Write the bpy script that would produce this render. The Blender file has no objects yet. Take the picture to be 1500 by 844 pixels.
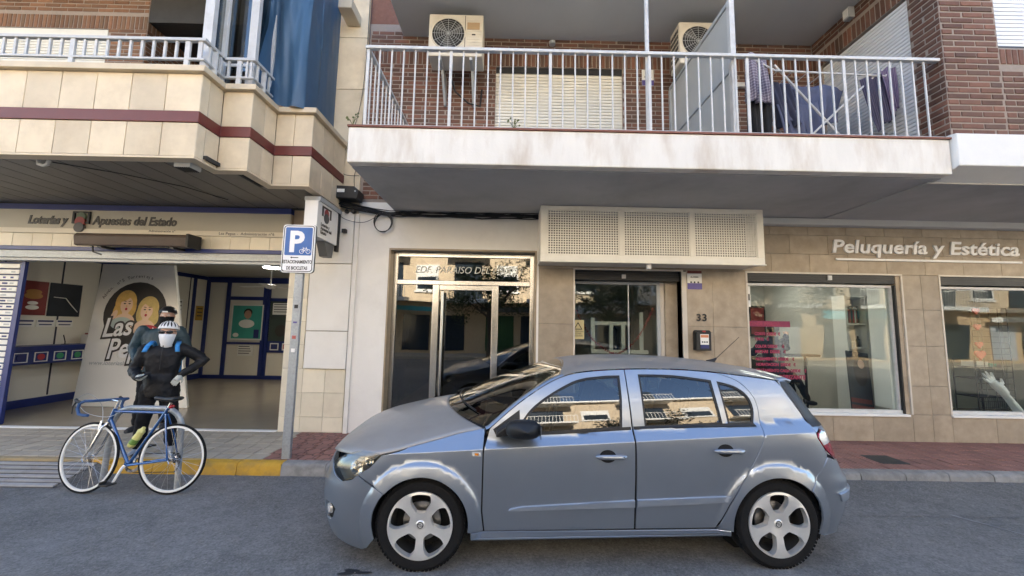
import bpy, bmesh, math, random
from mathutils import Vector, Matrix
from mathutils.geometry import delaunay_2d_cdt
random.seed(7)
R = math.radians
scene = bpy.context.scene
col = scene.collection

# ------------------------------------------------------------------ camera, sky, sun, exposure
def set_camera():
    pitch, roll, yaw = R(5.8), R(1.03), R(0.4)
    F = Vector((math.sin(yaw)*math.cos(pitch), math.cos(yaw)*math.cos(pitch), math.sin(pitch)))
    R0 = Vector((math.cos(yaw), -math.sin(yaw), 0)); U0 = R0.cross(F)
    X = R0*math.cos(roll) + U0*math.sin(roll); Y = U0*math.cos(roll) - R0*math.sin(roll)
    cam = bpy.data.objects.new('camera', bpy.data.cameras.new('camera'))
    cam.data.sensor_width = 36; cam.data.lens = 563/1500*36
    cam.data.clip_start = 0.05; cam.data.clip_end = 600
    m = Matrix((X, Y, -F)).transposed().to_4x4(); m.translation = (0, -5.85, 1.72)
    cam.matrix_world = m
    col.objects.link(cam); scene.camera = cam
set_camera()
SUN_EL = R(38)
world = bpy.data.worlds.new('World'); scene.world = world; world.use_nodes = True
wn = world.node_tree.nodes; wl = world.node_tree.links
sky = wn.new('ShaderNodeTexSky'); sky.sky_type = 'NISHITA'; sky.sun_disc = False
sky.sun_elevation = SUN_EL; sky.sun_rotation = 0.0; sky.air_density = 1.0; sky.dust_density = .6; sky.ozone_density = 2.0
wl.new(sky.outputs[0], wn['Background'].inputs[0]); wn['Background'].inputs[1].default_value = 0.1
sl = bpy.data.lights.new('sun', 'SUN'); sl.energy = 5.0; sl.angle = R(0.5); sl.color = (1, .93, .82)
so = bpy.data.objects.new('sun', sl); so.rotation_euler = (-(math.pi/2 - SUN_EL), 0, 0); col.objects.link(so)
scene.view_settings.view_transform = 'Standard'; scene.view_settings.look = 'None'
scene.view_settings.exposure = 2.95; scene.view_settings.gamma = 1
scene.cycles.max_bounces = 8; scene.cycles.diffuse_bounces = 4; scene.cycles.transparent_max_bounces = 16
scene.cycles.use_denoising = True

# ------------------------------------------------------------------ materials
M = {}
def nd(nt, t, **kw):
    n = nt.nodes.new(t)
    for k, v in kw.items(): setattr(n, k, v)
    return n
def mat(name, c, rough=.6, metal=0., var=.12, scale=4., bump=0., bscale=90., rnd=0., dirt=0., dscale=1.2,
        dcol=(.12, .09, .06), coat=0., spec=.5, coatr=.04, stretch=None, emit=0., speck=0., speckscale=220., hue=None, aniso=None):
    m = bpy.data.materials.new(name); m.use_nodes = True; nt = m.node_tree; L = nt.links
    b = nt.nodes['Principled BSDF']
    b.inputs['Roughness'].default_value = rough; b.inputs['Metallic'].default_value = metal
    b.inputs['Coat Weight'].default_value = coat; b.inputs['Coat Roughness'].default_value = coatr
    b.inputs['Specular IOR Level'].default_value = spec
    geo = nd(nt, 'ShaderNodeNewGeometry')
    def noise(s, det=4, st=None, off=0):
        mp = nd(nt, 'ShaderNodeMapping'); L.new(geo.outputs['Position'], mp.inputs[0])
        mp.inputs[1].default_value = (off, off*.7, off*1.3)
        if st: mp.inputs[3].default_value = st
        n = nd(nt, 'ShaderNodeTexNoise'); n.inputs['Scale'].default_value = s; n.inputs['Detail'].default_value = det
        n.inputs['Roughness'].default_value = .62
        L.new(mp.outputs[0], n.inputs['Vector']); return n.outputs[0]
    def mth(op, a, b_=None, cl=False):
        n = nd(nt, 'ShaderNodeMath', operation=op, use_clamp=cl)
        for i, v in enumerate((a, b_)):
            if v is None: continue
            if isinstance(v, (int, float)): n.inputs[i].default_value = v
            else: L.new(v, n.inputs[i])
        return n.outputs[0]
    # brightness multiplier around 1
    k = mth('ADD', mth('MULTIPLY', mth('SUBTRACT', noise(scale, 5, stretch), .5), 2.6*var), 1.0)
    if speck:
        sp = noise(speckscale, 2, None, 3.3)
        k = mth('ADD', k, mth('MULTIPLY', mth('SUBTRACT', sp, .5), 3*speck))
    if rnd:
        oi = nd(nt, 'ShaderNodeObjectInfo')
        r_ = mth('FRACT', mth('ADD', oi.outputs['Random'], geo.outputs['Random Per Island']))
        k = mth('MULTIPLY', k, mth('ADD', mth('MULTIPLY', r_, 2*rnd), 1-rnd))
    mx = nd(nt, 'ShaderNodeMix', data_type='RGBA', blend_type='MULTIPLY'); mx.inputs[0].default_value = 1
    mx.inputs[6].default_value = (*c, 1); L.new(k, mx.inputs[7])
    out = mx.outputs[2]
    if hue:   # second colour, chosen per piece / in blotches
        m2 = nd(nt, 'ShaderNodeMix', data_type='RGBA'); m2.inputs[7].default_value = (*hue, 1)
        L.new(out, m2.inputs[6])
        oi2 = nd(nt, 'ShaderNodeObjectInfo')
        r2 = mth('FRACT', mth('MULTIPLY', mth('ADD', oi2.outputs['Random'], geo.outputs['Random Per Island']), 7.31))
        L.new(mth('MULTIPLY', mth('POWER', r2, 2.5), .75), m2.inputs[0]); out = m2.outputs[2]
    if dirt:
        cr = nd(nt, 'ShaderNodeValToRGB'); cr.color_ramp.elements[0].position = .48; cr.color_ramp.elements[1].position = .75
        L.new(noise(dscale, 6, stretch, 9.1), cr.inputs[0])
        m3 = nd(nt, 'ShaderNodeMix', data_type='RGBA'); m3.inputs[7].default_value = (*dcol, 1)
        L.new(out, m3.inputs[6]); L.new(mth('MULTIPLY', cr.outputs[0], dirt), m3.inputs[0]); out = m3.outputs[2]
    L.new(out, b.inputs['Base Color'])
    if rough > .12:
        L.new(mth('ADD', mth('MULTIPLY', mth('SUBTRACT', noise(scale*2.3, 4, None, 5.), .5), .35*rough), rough), b.inputs['Roughness'])
    if bump:
        bp = nd(nt, 'ShaderNodeBump'); bp.inputs['Strength'].default_value = min(1, bump); bp.inputs['Distance'].default_value = .004
        L.new(noise(bscale, 5, None, 1.7), bp.inputs['Height']); L.new(bp.outputs[0], b.inputs['Normal'])
    if emit:
        b.inputs['Emission Color'].default_value = (*c, 1); b.inputs['Emission Strength'].default_value = emit
    M[name] = m; return m
def glass(name, tint=(.9, .95, .93), boost=1.5, base=.03, rough=0.):
    m = bpy.data.materials.new(name); m.use_nodes = True; nt = m.node_tree; L = nt.links
    nt.nodes.remove(nt.nodes['Principled BSDF']); o = nt.nodes['Material Output']
    t = nd(nt, 'ShaderNodeBsdfTransparent'); t.inputs[0].default_value = (*tint, 1)
    g = nd(nt, 'ShaderNodeBsdfGlossy'); g.inputs['Roughness'].default_value = rough; g.inputs[0].default_value = (1, 1, 1, 1)
    fr = nd(nt, 'ShaderNodeFresnel'); fr.inputs[0].default_value = 1.5
    geo = nd(nt, 'ShaderNodeNewGeometry')
    io = nd(nt, 'ShaderNodeMath', operation='MULTIPLY_ADD'); io.inputs[1].default_value = 1/1.5-1.5; io.inputs[2].default_value = 1.5   # same reflectance from both faces of a pane
    L.new(geo.outputs['Backfacing'], io.inputs[0]); L.new(io.outputs[0], fr.inputs[0])
    n = nd(nt, 'ShaderNodeTexNoise'); n.inputs['Scale'].default_value = 1.1; n.inputs['Detail'].default_value = 1
    L.new(geo.outputs['Position'], n.inputs['Vector'])
    bp = nd(nt, 'ShaderNodeBump'); bp.inputs['Strength'].default_value = .25; bp.inputs['Distance'].default_value = .01
    L.new(n.outputs[0], bp.inputs['Height']); L.new(bp.outputs[0], g.inputs['Normal'])
    a = nd(nt, 'ShaderNodeMath', operation='MULTIPLY_ADD', use_clamp=True); a.inputs[1].default_value = boost; a.inputs[2].default_value = base
    L.new(fr.outputs[0], a.inputs[0])
    mx = nd(nt, 'ShaderNodeMixShader'); L.new(a.outputs[0], mx.inputs[0]); L.new(t.outputs[0], mx.inputs[1]); L.new(g.outputs[0], mx.inputs[2])
    L.new(mx.outputs[0], o.inputs[0]); M[name] = m; return m

mat('travertine', (.67, .56, .395), .55, var=.16, scale=3, bump=.15, rnd=.12, dirt=.42, dscale=2.2, dcol=(.36, .26, .15))
mat('travertine_side', (.62, .52, .38), .55, var=.1, scale=3, bump=.15, rnd=.07, dirt=.2, dscale=2.2, dcol=(.36, .26, .15))
mat('maroon', (.135, .026, .02), .45, var=.15)
mat('grout', (.38, .3, .22), .9)
mat('plaster', (.75, .725, .68), .8, var=.06, scale=2, bump=.5, bscale=40, dirt=.3, dscale=1.4, dcol=(.42, .38, .33))
mat('white_slab', (.74, .71, .66), .6, var=.04, scale=3, bump=.25, bscale=60, dirt=.25, dscale=1.8, dcol=(.5, .46, .4))
mat('cream_tile', (.72, .65, .51), .35, var=.08, scale=5, rnd=.07, dirt=.25, dscale=3, dcol=(.4, .33, .24))
mat('porcelain', (.33, .268, .195), .5, var=.3, scale=6, bump=.15, rnd=.14, dirt=.45, dscale=5, dcol=(.2, .15, .1), speck=.04)
mat('tile_trim', (.55, .5, .43), .4)
mat('brick', (.155, .071, .047), .85, var=.25, scale=14, bump=.8, bscale=120, rnd=.36, hue=(.10, .068, .052), speck=.08)
mat('brick_tan', (.19, .093, .05), .85, var=.25, scale=14, bump=.8, bscale=120, rnd=.3, hue=(.14, .09, .055), speck=.08)
mat('mortar', (.30, .25, .212), .95, var=.15, scale=20, bump=.5)
mat('fascia', (.74, .71, .65), .75, var=.10, scale=2.5, bump=.3, bscale=35, dirt=.55, dscale=1.3, dcol=(.36, .25, .15), stretch=(2.6, 2.6, .7))
mat('bay_white', (.76, .76, .74), .7, var=.04, scale=2, bump=.2, bscale=40, dirt=.12)
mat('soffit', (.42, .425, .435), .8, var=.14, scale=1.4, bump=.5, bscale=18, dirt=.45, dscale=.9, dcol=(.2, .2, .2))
mat('ceiling_grey', (.52, .53, .53), .8, var=.08, scale=1.2, bump=.4, bscale=16)
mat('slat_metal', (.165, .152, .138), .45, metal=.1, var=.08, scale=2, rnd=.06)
mat('white_paint', (.56, .56, .55), .45, var=.1, scale=12, dirt=.4, dscale=7, dcol=(.35, .3, .25))
mat('grey_paint', (.42, .44, .45), .4, var=.07, scale=10)
mat('aluminium', (.5, .495, .48), .5, metal=.1, var=.06, scale=9)
mat('steel', (.56, .55, .53), .24, metal=1., var=.16, scale=7, stretch=(6, 6, .6))
mat('shutter_white', (.72, .69, .6), .45, var=.05, scale=4, rnd=.03, dirt=.12, dscale=6)
mat('shutter_pvc', (.74, .74, .74), .4, var=.05, scale=4, rnd=.03)
mat('navy', (.015, .03, .16), .35, var=.12)
mat('black', (.014, .014, .015), .5, var=.2)
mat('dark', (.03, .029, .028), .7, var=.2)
mat('red_coping', (.2, .075, .05), .7, var=.25, scale=9)
mat('galvanised', (.36, .38, .39), .5, metal=.45, var=.25, scale=38, dirt=.18, dscale=14)
mat('kerb_concrete', (.235, .225, .21), .9, var=.3, scale=11, bump=.9, bscale=50, rnd=.14, dirt=.65, dscale=6, dcol=(.09, .085, .08))
mat('kerb_worn', (.34, .26, .14), .85, var=.2, scale=9, bump=.7, dirt=.5, dscale=5, dcol=(.14, .13, .12))
mat('kerb_yellow', (.52, .29, .025), .75, var=.25, scale=9, bump=.7, bscale=55, dirt=.7, dscale=7, dcol=(.2, .14, .07))
mat('paver_grey', (.39, .34, .265), .85, var=.16, scale=7, bump=.5, bscale=90, rnd=.1, dirt=.3, dscale=2.5, dcol=(.16, .145, .125), speck=.05)
mat('ramp_stone', (.3, .295, .29), .9, var=.2, scale=9, bump=.6, rnd=.08, dirt=.35, dscale=4, dcol=(.12, .12, .12))
mat('joint_dark', (.07, .062, .055), .95, var=.2)
mat('interior_white', (.75, .74, .70), .6, var=.03)
mat('interior_floor', (.31, .265, .20), .22, var=.1, scale=2)
mat('shop_wall_panel', (.72, .69, .61), .5, var=.03)
mat('warm_sign', (.47, .43, .34), .45, var=.05)
mat('strip_cream', (.72, .66, .54), .5, var=.05)
mat('brown_awning', (.075, .052, .04), .6, var=.15, scale=8, bump=.2)
mat('letter_dark', (.05, .045, .04), .4, var=.1)
mat('letter_white', (.8, .8, .8), .35, var=.02)
mat('paper', (.78, .77, .73), .6, var=.03)
mat('blue_sign', (.02, .11, .36), .4, var=.06)
glass('shop_glass', (.88, .91, .89), .45, .0)
glass('dark_glass', (.45, .45, .41), 1.9, .03)
glass('mid_glass', (.8, .83, .8), 1.3, .02)
glass('clear_glass', (.93, .95, .94), 1.2, .02)
glass('car_glass', (.36, .40, .40), 1.5, .03)

# ------------------------------------------------------------------ mesh helpers
class MB:
    def __init__(s): s.v = []; s.f = []; s.m = []
    def add(s, vs, fs, mi=0):
        n = len(s.v); s.v += [tuple(v) for v in vs]; s.f += [tuple(i+n for i in f) for f in fs]; s.m += [mi]*len(fs); return s
    def box(s, x0, x1, y0, y1, z0, z1, mi=0, mtx=None):
        vs = [Vector((x, y, z)) for z in (z0, z1) for y in (y0, y1) for x in (x0, x1)]
        if mtx: vs = [mtx @ v for v in vs]
        return s.add(vs, [(0, 2, 3, 1), (4, 5, 7, 6), (0, 1, 5, 4), (2, 6, 7, 3), (0, 4, 6, 2), (1, 3, 7, 5)], mi)
    def prism(s, poly, axis, d0, d1, mi=0, mtx=None):
        """poly: 2-D points; axis 'x': (y,z) 'y': (x,z) 'z': (x,y)"""
        def P(a, b, d): return {'x': (d, a, b), 'y': (a, d, b), 'z': (a, b, d)}[axis]
        n = len(poly); vs = [P(a, b, d0) for a, b in poly] + [P(a, b, d1) for a, b in poly]
        if mtx: vs = [mtx @ Vector(v) for v in vs]
        return s.add(vs, [tuple(range(n))[::-1], tuple(range(n, 2*n))] + [(i, (i+1) % n, n+(i+1) % n, n+i) for i in range(n)], mi)
    def tube(s, pts, r, n=8, mi=0, caps=True, closed=False):
        pts = [Vector(p) for p in pts]; N = len(pts); rs = r if isinstance(r, (list, tuple)) else [r]*N
        vs = []; fs = []; up = None
        for i, p in enumerate(pts):
            a = pts[i-1] if (i or closed) else p; b = pts[(i+1) % N] if (i < N-1 or closed) else p
            d = (b-a); d = d.normalized() if d.length > 1e-9 else Vector((0, 0, 1))
            if up is None: up = Vector((0, 0, 1)) if abs(d.z) < .9 else Vector((0, 1, 0))
            x = d.cross(up)
            if x.length < 1e-6: x = d.orthogonal()
            x.normalize(); y = x.cross(d).normalized(); up = y
            for k in range(n):
                t = 2*math.pi*k/n; vs.append(p + (x*math.cos(t) + y*math.sin(t))*rs[i])
        M_ = N if closed else N-1
        for i in range(M_):
            for k in range(n):
                j = (i+1) % N; fs.append((i*n+k, i*n+(k+1) % n, j*n+(k+1) % n, j*n+k))
        if caps and not closed: fs += [tuple(range(n))[::-1], tuple((N-1)*n+k for k in range(n))]
        return s.add(vs, fs, mi)
    def cyl(s, p0, p1, r0, r1=None, n=16, mi=0): return s.tube([p0, p1], [r0, r0 if r1 is None else r1], n, mi)
    def lathe(s, prof, c=(0, 0, 0), axis='z', n=24, mi=0, mtx=None, cap=True):
        vs = []; fs = []
        for r, h in prof:
            for k in range(n):
                t = 2*math.pi*k/n; a, b = r*math.cos(t), r*math.sin(t)
                v = {'z': (a, b, h), 'y': (a, h, b), 'x': (h, a, b)}[axis]
                v = Vector(v) + Vector(c); vs.append(mtx @ v if mtx else v)
        for i in range(len(prof)-1):
            for k in range(n): fs.append((i*n+k, i*n+(k+1) % n, (i+1)*n+(k+1) % n, (i+1)*n+k))
        if cap and prof[0][0] > 1e-6 and abs(prof[0][1]-prof[1][1]) > 1e-9: fs.append(tuple(range(n))[::-1])
        if cap and prof[-1][0] > 1e-6 and abs(prof[-1][1]-prof[-2][1]) > 1e-9: fs.append(tuple((len(prof)-1)*n+k for k in range(n)))
        return s.add(vs, fs, mi)
    def grid(s, f, nu, nv, mi=0, closeu=False):
        vs = [f(u/nu, v/nv) for v in range(nv+1) for u in range(nu+1)]
        w = nu+1
        return s.add(vs, [(v*w+u, v*w+u+1, (v+1)*w+u+1, (v+1)*w+u) for v in range(nv) for u in range(nu)], mi)
    def ball(s, c, r, n=12, m=8, mi=0, mtx=None):
        rx, ry, rz = r if isinstance(r, (list, tuple)) else (r, r, r); vs = []; fs = []
        for j in range(m+1):
            ph = math.pi*j/m
            for k in range(n):
                t = 2*math.pi*k/n; v = Vector((c[0]+rx*math.sin(ph)*math.cos(t), c[1]+ry*math.sin(ph)*math.sin(t), c[2]-rz*math.cos(ph)))
                vs.append(mtx @ v if mtx else v)
        for j in range(m):
            for k in range(n): fs.append((j*n+k, j*n+(k+1) % n, (j+1)*n+(k+1) % n, (j+1)*n+k))
        return s.add(vs, fs, mi)
    def mesh(s, name, mats, smooth=False, angle=35, fix=True):
        me = bpy.data.meshes.new(name); me.from_pydata(s.v, [], s.f)
        mats = mats if isinstance(mats, (list, tuple)) else [mats]
        for m_ in mats: me.materials.append(M[m_] if isinstance(m_, str) else m_)
        if len(mats) > 1: me.polygons.foreach_set('material_index', s.m)
        if fix:
            bm = bmesh.new(); bm.from_mesh(me); bmesh.ops.recalc_face_normals(bm, faces=bm.faces); bm.to_mesh(me); bm.free()
        if smooth:
            me.shade_smooth(); me.set_sharp_from_angle(angle=R(angle))
        me.update(); return me
    def build(s, name, mats, parent=None, smooth=False, angle=35, bevel=0., fix=True):
        o = link(name, s.mesh(name, mats, smooth, angle, fix), parent)
        if bevel:
            b = o.modifiers.new('edge', 'BEVEL'); b.width = bevel; b.segments = 2; b.limit_method = 'ANGLE'; b.angle_limit = R(40)
        return o
def WM(o):
    m = o.matrix_basis.copy()
    return m if o.parent is None else WM(o.parent) @ o.matrix_parent_inverse @ m
def par(o, p):
    o.parent = p
    if p is not None: o.matrix_parent_inverse = WM(p).inverted()
    return o
def link(name, data, parent=None):
    o = bpy.data.objects.new(name, data); col.objects.link(o)
    if parent is not None: par(o, parent)
    return o
def tag(o, label=None, cat=None, group=None, kind=None):
    if label: o['label'] = label
    if cat: o['category'] = cat
    if group: o['group'] = group
    if kind: o['kind'] = kind
    return o
def thing(name, loc, label, cat, group=None, rz=0.):
    o = bpy.data.objects.new(name, None); o.location = loc; o.rotation_euler = (0, 0, rz); o.empty_display_size = .1
    col.objects.link(o); o.matrix_basis; return tag(o, label, cat, group)
def copy_tree(o, delta, parent=None, label=None):
    """copy of a thing with copies of its parts; delta: world translation for the root"""
    c = o.copy(); col.objects.link(c)
    if parent is not None: c.parent = parent
    else:
        c.location = Vector(o.location) + Vector(delta)
        if label: c['label'] = label
    for ch in list(o.children): copy_tree(ch, delta, c)
    return c
# shared bevelled block, unit size, front towards -y; instances are scaled
def block_mesh(name, sx, sy, sz, c, m):
    """block centred in x,z; front at y=0, back at y=sy; front edges chamfered by c"""
    b = MB(); x, z = sx/2, sz/2
    vs = [(-x, sy, -z), (x, sy, -z), (x, sy, z), (-x, sy, z), (-x, c, -z), (x, c, -z), (x, c, z), (-x, c, z),
          (-x+c, 0, -z+c), (x-c, 0, -z+c), (x-c, 0, z-c), (-x+c, 0, z-c)]
    fs = [(8, 9, 10, 11)] + [(4+i, 4+(i+1) % 4, 8+(i+1) % 4, 8+i) for i in range(4)] + [(i, (i+1) % 4, 4+(i+1) % 4, 4+i) for i in range(4)]
    return b.add(vs, fs).mesh(name, m)
def place(name, me, loc, parent, rot=(0, 0, 0), sc=(1, 1, 1)):
    o = bpy.data.objects.new(name, me); o.location = loc; o.rotation_euler = rot; o.scale = sc
    col.objects.link(o); return par(o, parent)
def text(name, s, size, mtx, m, parent=None, ext=.002, shear=0., bold=0., align='LEFT', space=1., sx=1., resol=3):
    cu = bpy.data.curves.new(name, 'FONT'); cu.body = s; cu.size = size; cu.extrude = ext; cu.shear = shear; cu.offset = bold
    cu.align_x = align; cu.space_character = space; cu.resolution_u = resol
    tmp = bpy.data.objects.new('tmp', cu); col.objects.link(tmp)
    me = bpy.data.meshes.new_from_object(tmp); bpy.data.objects.remove(tmp); bpy.data.curves.remove(cu)
    me.materials.clear(); me.materials.append(M[m])
    me.transform(mtx @ Matrix.Diagonal((sx, 1, 1, 1))); me.name = name
    return link(name, me, parent)
def facing(x, y, z, rz=0., tilt=0.):   # text plane facing -y (towards the street)
    return Matrix.Translation((x, y, z)) @ Matrix.Rotation(rz, 4, 'Z') @ Matrix.Rotation(R(90)+tilt, 4, 'X')
# ------------------------------------------------------------------ ground
def asphalt():
    m = mat('asphalt', (.135, .130, .122), .88, var=.22, scale=1.6, bump=1., bscale=120, dirt=.7, dscale=.7, dcol=(.21, .205, .198), speck=.5, speckscale=95)
    nt = m.node_tree; L = nt.links; b = nt.nodes['Principled BSDF']
    src = b.inputs['Base Color'].links[0].from_socket
    geo = nd(nt, 'ShaderNodeNewGeometry')
    for sc_, am_, dt_ in ((9., .55, 5), (42., .75, 3)):      # aggregate and mottling at two sizes
        nz = nd(nt, 'ShaderNodeTexNoise'); nz.inputs['Scale'].default_value = sc_; nz.inputs['Detail'].default_value = dt_; nz.inputs['Roughness'].default_value = .7
        L.new(geo.outputs['Position'], nz.inputs['Vector'])
        ma = nd(nt, 'ShaderNodeMath', operation='MULTIPLY_ADD'); ma.inputs[1].default_value = 2*am_; ma.inputs[2].default_value = 1-am_; L.new(nz.outputs[0], ma.inputs[0])
        mm = nd(nt, 'ShaderNodeMix', data_type='RGBA', blend_type='MULTIPLY'); mm.inputs[0].default_value = 1; L.new(src, mm.inputs[6]); L.new(ma.outputs[0], mm.inputs[7]); src = mm.outputs[2]
    # dark oily spots and fine cracks
    mp = nd(nt, 'ShaderNodeMapping'); L.new(geo.outputs['Position'], mp.inputs[0])
    n1 = nd(nt, 'ShaderNodeTexNoise'); n1.inputs['Scale'].default_value = 2.6; n1.inputs['Detail'].default_value = 7; n1.inputs['Roughness'].default_value = .7
    L.new(mp.outputs[0], n1.inputs['Vector'])
    cr = nd(nt, 'ShaderNodeValToRGB'); cr.color_ramp.elements[0].position = .62; cr.color_ramp.elements[1].position = .74
    L.new(n1.outputs[0], cr.inputs[0])
    m1 = nd(nt, 'ShaderNodeMix', data_type='RGBA'); m1.inputs[7].default_value = (.03, .03, .032, 1)
    L.new(src, m1.inputs[6])
    k = nd(nt, 'ShaderNodeMath', operation='MULTIPLY'); k.inputs[1].default_value = .35; L.new(cr.outputs[0], k.inputs[0]); L.new(k.outputs[0], m1.inputs[0])
    vo = nd(nt, 'ShaderNodeTexVoronoi', feature='DISTANCE_TO_EDGE'); vo.inputs['Scale'].default_value = .55
    n2 = nd(nt, 'ShaderNodeTexNoise'); n2.inputs['Scale'].default_value = 3; n2.inputs['Detail'].default_value = 5
    L.new(geo.outputs['Position'], n2.inputs['Vector'])
    ad = nd(nt, 'ShaderNodeMix', data_type='RGBA', blend_type='LINEAR_LIGHT'); ad.inputs[0].default_value = .35
    L.new(geo.outputs['Position'], ad.inputs[6]); L.new(n2.outputs[1], ad.inputs[7]); L.new(ad.outputs[2], vo.inputs['Vector'])
    lt = nd(nt, 'ShaderNodeMath', operation='LESS_THAN'); lt.inputs[1].default_value = .004; L.new(vo.outputs['Distance'], lt.inputs[0])
    m2 = nd(nt, 'ShaderNodeMix', data_type='RGBA'); m2.inputs[7].default_value = (.035, .035, .037, 1)
    L.new(m1.outputs[2], m2.inputs[6]); k2 = nd(nt, 'ShaderNodeMath', operation='MULTIPLY'); k2.inputs[1].default_value = .12
    L.new(lt.outputs[0], k2.inputs[0]); L.new(k2.outputs[0], m2.inputs[0])
    L.new(m2.outputs[2], b.inputs['Base Color'])
asphalt()
def red_pavers(name, loops):
    m = mat(name, (.285, .135, .105), .85, var=.22, scale=6, bump=.4, bscale=80, rnd=.12, dirt=.35, dscale=3, dcol=(.12, .075, .065), speck=.06)
    nt = m.node_tree; L = nt.links; b = nt.nodes['Principled BSDF']; src = b.inputs['Base Color'].links[0].from_socket
    geo = nd(nt, 'ShaderNodeNewGeometry'); sp = nd(nt, 'ShaderNodeSeparateXYZ'); L.new(geo.outputs['Position'], sp.inputs[0])
    def mth(op, a, b_=None, c=None):
        n = nd(nt, 'ShaderNodeMath', operation=op)
        for i, v in enumerate((a, b_, c)):
            if v is None: continue
            if isinstance(v, (int, float)): n.inputs[i].default_value = v
            else: L.new(v, n.inputs[i])
        return n.outputs[0]
    if loops:   # pressed pattern of rounded squares joined by lines
        def cell(s, off): return mth('ABSOLUTE', mth('SUBTRACT', mth('FRACT', mth('ADD', mth('DIVIDE', s, .2), off)), .5))
        u, v = cell(sp.outputs[0], 100.0), cell(sp.outputs[1], 100.25)
        d = mth('POWER', mth('ADD', mth('POWER', u, 3.5), mth('POWER', v, 3.5)), 1/3.5)
        ring = mth('LESS_THAN', mth('ABSOLUTE', mth('SUBTRACT', d, .27)), .035)
        cross = mth('MULTIPLY', mth('LESS_THAN', mth('MINIMUM', u, v), .03), mth('GREATER_THAN', d, .27))
        g = mth('MAXIMUM', ring, cross)
    else:       # four pressed bars to a tile
        g = mth('LESS_THAN', mth('ABSOLUTE', mth('SUBTRACT', mth('FRACT', mth('DIVIDE', mth('ADD', sp.outputs[0], 100), .05)), .5)), .1)
    mx = nd(nt, 'ShaderNodeMix', data_type='RGBA'); mx.inputs[7].default_value = (.06, .035, .03, 1); L.new(src, mx.inputs[6])
    L.new(mth('MULTIPLY', g, .75), mx.inputs[0]); L.new(mx.outputs[2], b.inputs['Base Color'])
    bp = nd(nt, 'ShaderNodeBump', invert=True); bp.inputs['Distance'].default_value = .006; L.new(g, bp.inputs['Height'])
    old = b.inputs['Normal'].links[0].from_socket; L.new(old, bp.inputs['Normal']); L.new(bp.outputs[0], b.inputs['Normal'])
red_pavers('paver_red_loops', True); red_pavers('paver_red_bars', False)

b = MB(); n = 40
b.grid(lambda u, v: (-150+300*u, -150+150*v - (1.28 if v == 1 else 0), 0), 30, 30)
road = tag(b.build('road', 'asphalt', fix=False), kind='structure')
b = MB(); b.grid(lambda u, v: (-150+300*u, 14+136*v, .0), 4, 4)
tag(b.build('ground', 'asphalt', fix=False), kind='structure')
b = MB(); b.box(-30, 30, -1.16, .06, -.1, .122)
pavement = tag(b.build('pavement', 'joint_dark'), kind='structure')
def edge_x(y):   # border between grey and red paving
    return -2.8 - .115*(y+1.35)/.66 if y < -.69 else -2.87 - .16*(y+.69)/.69
pm = {}
def tile_piece(x0, x1, y0, y1, mname, pn, ztop=.131):
    o = link(pn, pm.setdefault((round(x1-x0, 3), round(y1-y0, 3), mname), None) or bpy.data.meshes.new('t'), pavement)
    key = (round(x1-x0, 3), round(y1-y0, 3), mname)
    if pm[key] is None:
        old = o.data; w, d = x1-x0, y1-y0; c = .004
        vs = [(-w/2, -d/2, -.03), (w/2, -d/2, -.03), (w/2, d/2, -.03), (-w/2, d/2, -.03), (-w/2, -d/2, -c), (w/2, -d/2, -c), (w/2, d/2, -c), (-w/2, d/2, -c),
              (-w/2+c, -d/2+c, 0), (w/2-c, -d/2+c, 0), (w/2-c, d/2-c, 0), (-w/2+c, d/2-c, 0)]
        fs = [(8, 9, 10, 11)] + [(4+i, 4+(i+1) % 4, 8+(i+1) % 4, 8+i) for i in range(4)] + [(i, (i+1) % 4, 4+(i+1) % 4, 4+i) for i in range(4)]
        pm[key] = MB().add(vs, fs).mesh('paver', mname); o.data = pm[key]; bpy.data.meshes.remove(old)
    o.location = ((x0+x1)/2, (y0+y1)/2, ztop + random.uniform(-.0018, .0018))
    o.rotation_euler = (random.uniform(-.006, .006), random.uniform(-.006, .006), random.uniform(-.006, .006))
rest = MB()
rows = [(-1.155+.1945*i, -1.155+.1945*(i+1)) for i in range(6)]
S = .2; g = .005
for y0, y1 in rows:
    ym = (y0+y1)/2; ex = edge_x(ym); k = 0
    x = ex
    while x > -8.6:
        tile_piece(x-S+g, x-g, y0+g, y1-g, 'paver_grey', 'grey_paver'); x -= S
    rest_g = MB()
    x = ex
    while x < 9.2:
        if x < -1.55: tile_piece(x+g, x+S-g, y0+g, y1-g, 'paver_red_loops', 'red_paver')
        elif x > 3.7: tile_piece(x+g, x+S-g, y0+g, y1-g, 'paver_red_bars', 'ribbed_red_paver')
        else: rest.box(x+g, x+S-g, y0+g, y1-g, .1, .131+random.uniform(-.0015, .0015))
        x += S
tag(rest.build('paver_field', 'paver_red_bars', pavement), kind='stuff')
b = MB()
for y0, y1 in rows:
    for x in [9.3+.2*i for i in range(100)] : b.box(x+g, x+.2-g, y0+g, y1-g, .1, .131)
tag(b.build('paver_field', 'paver_red_bars', pavement), kind='stuff')
b = MB()
for y0, y1 in rows:
    for x in [-8.8-.2*i for i in range(100)]: b.box(x-.2+g, x-g, y0+g, y1-g, .1, .131)
tag(b.build('paver_field', 'paver_grey', pavement), kind='stuff')
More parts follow.
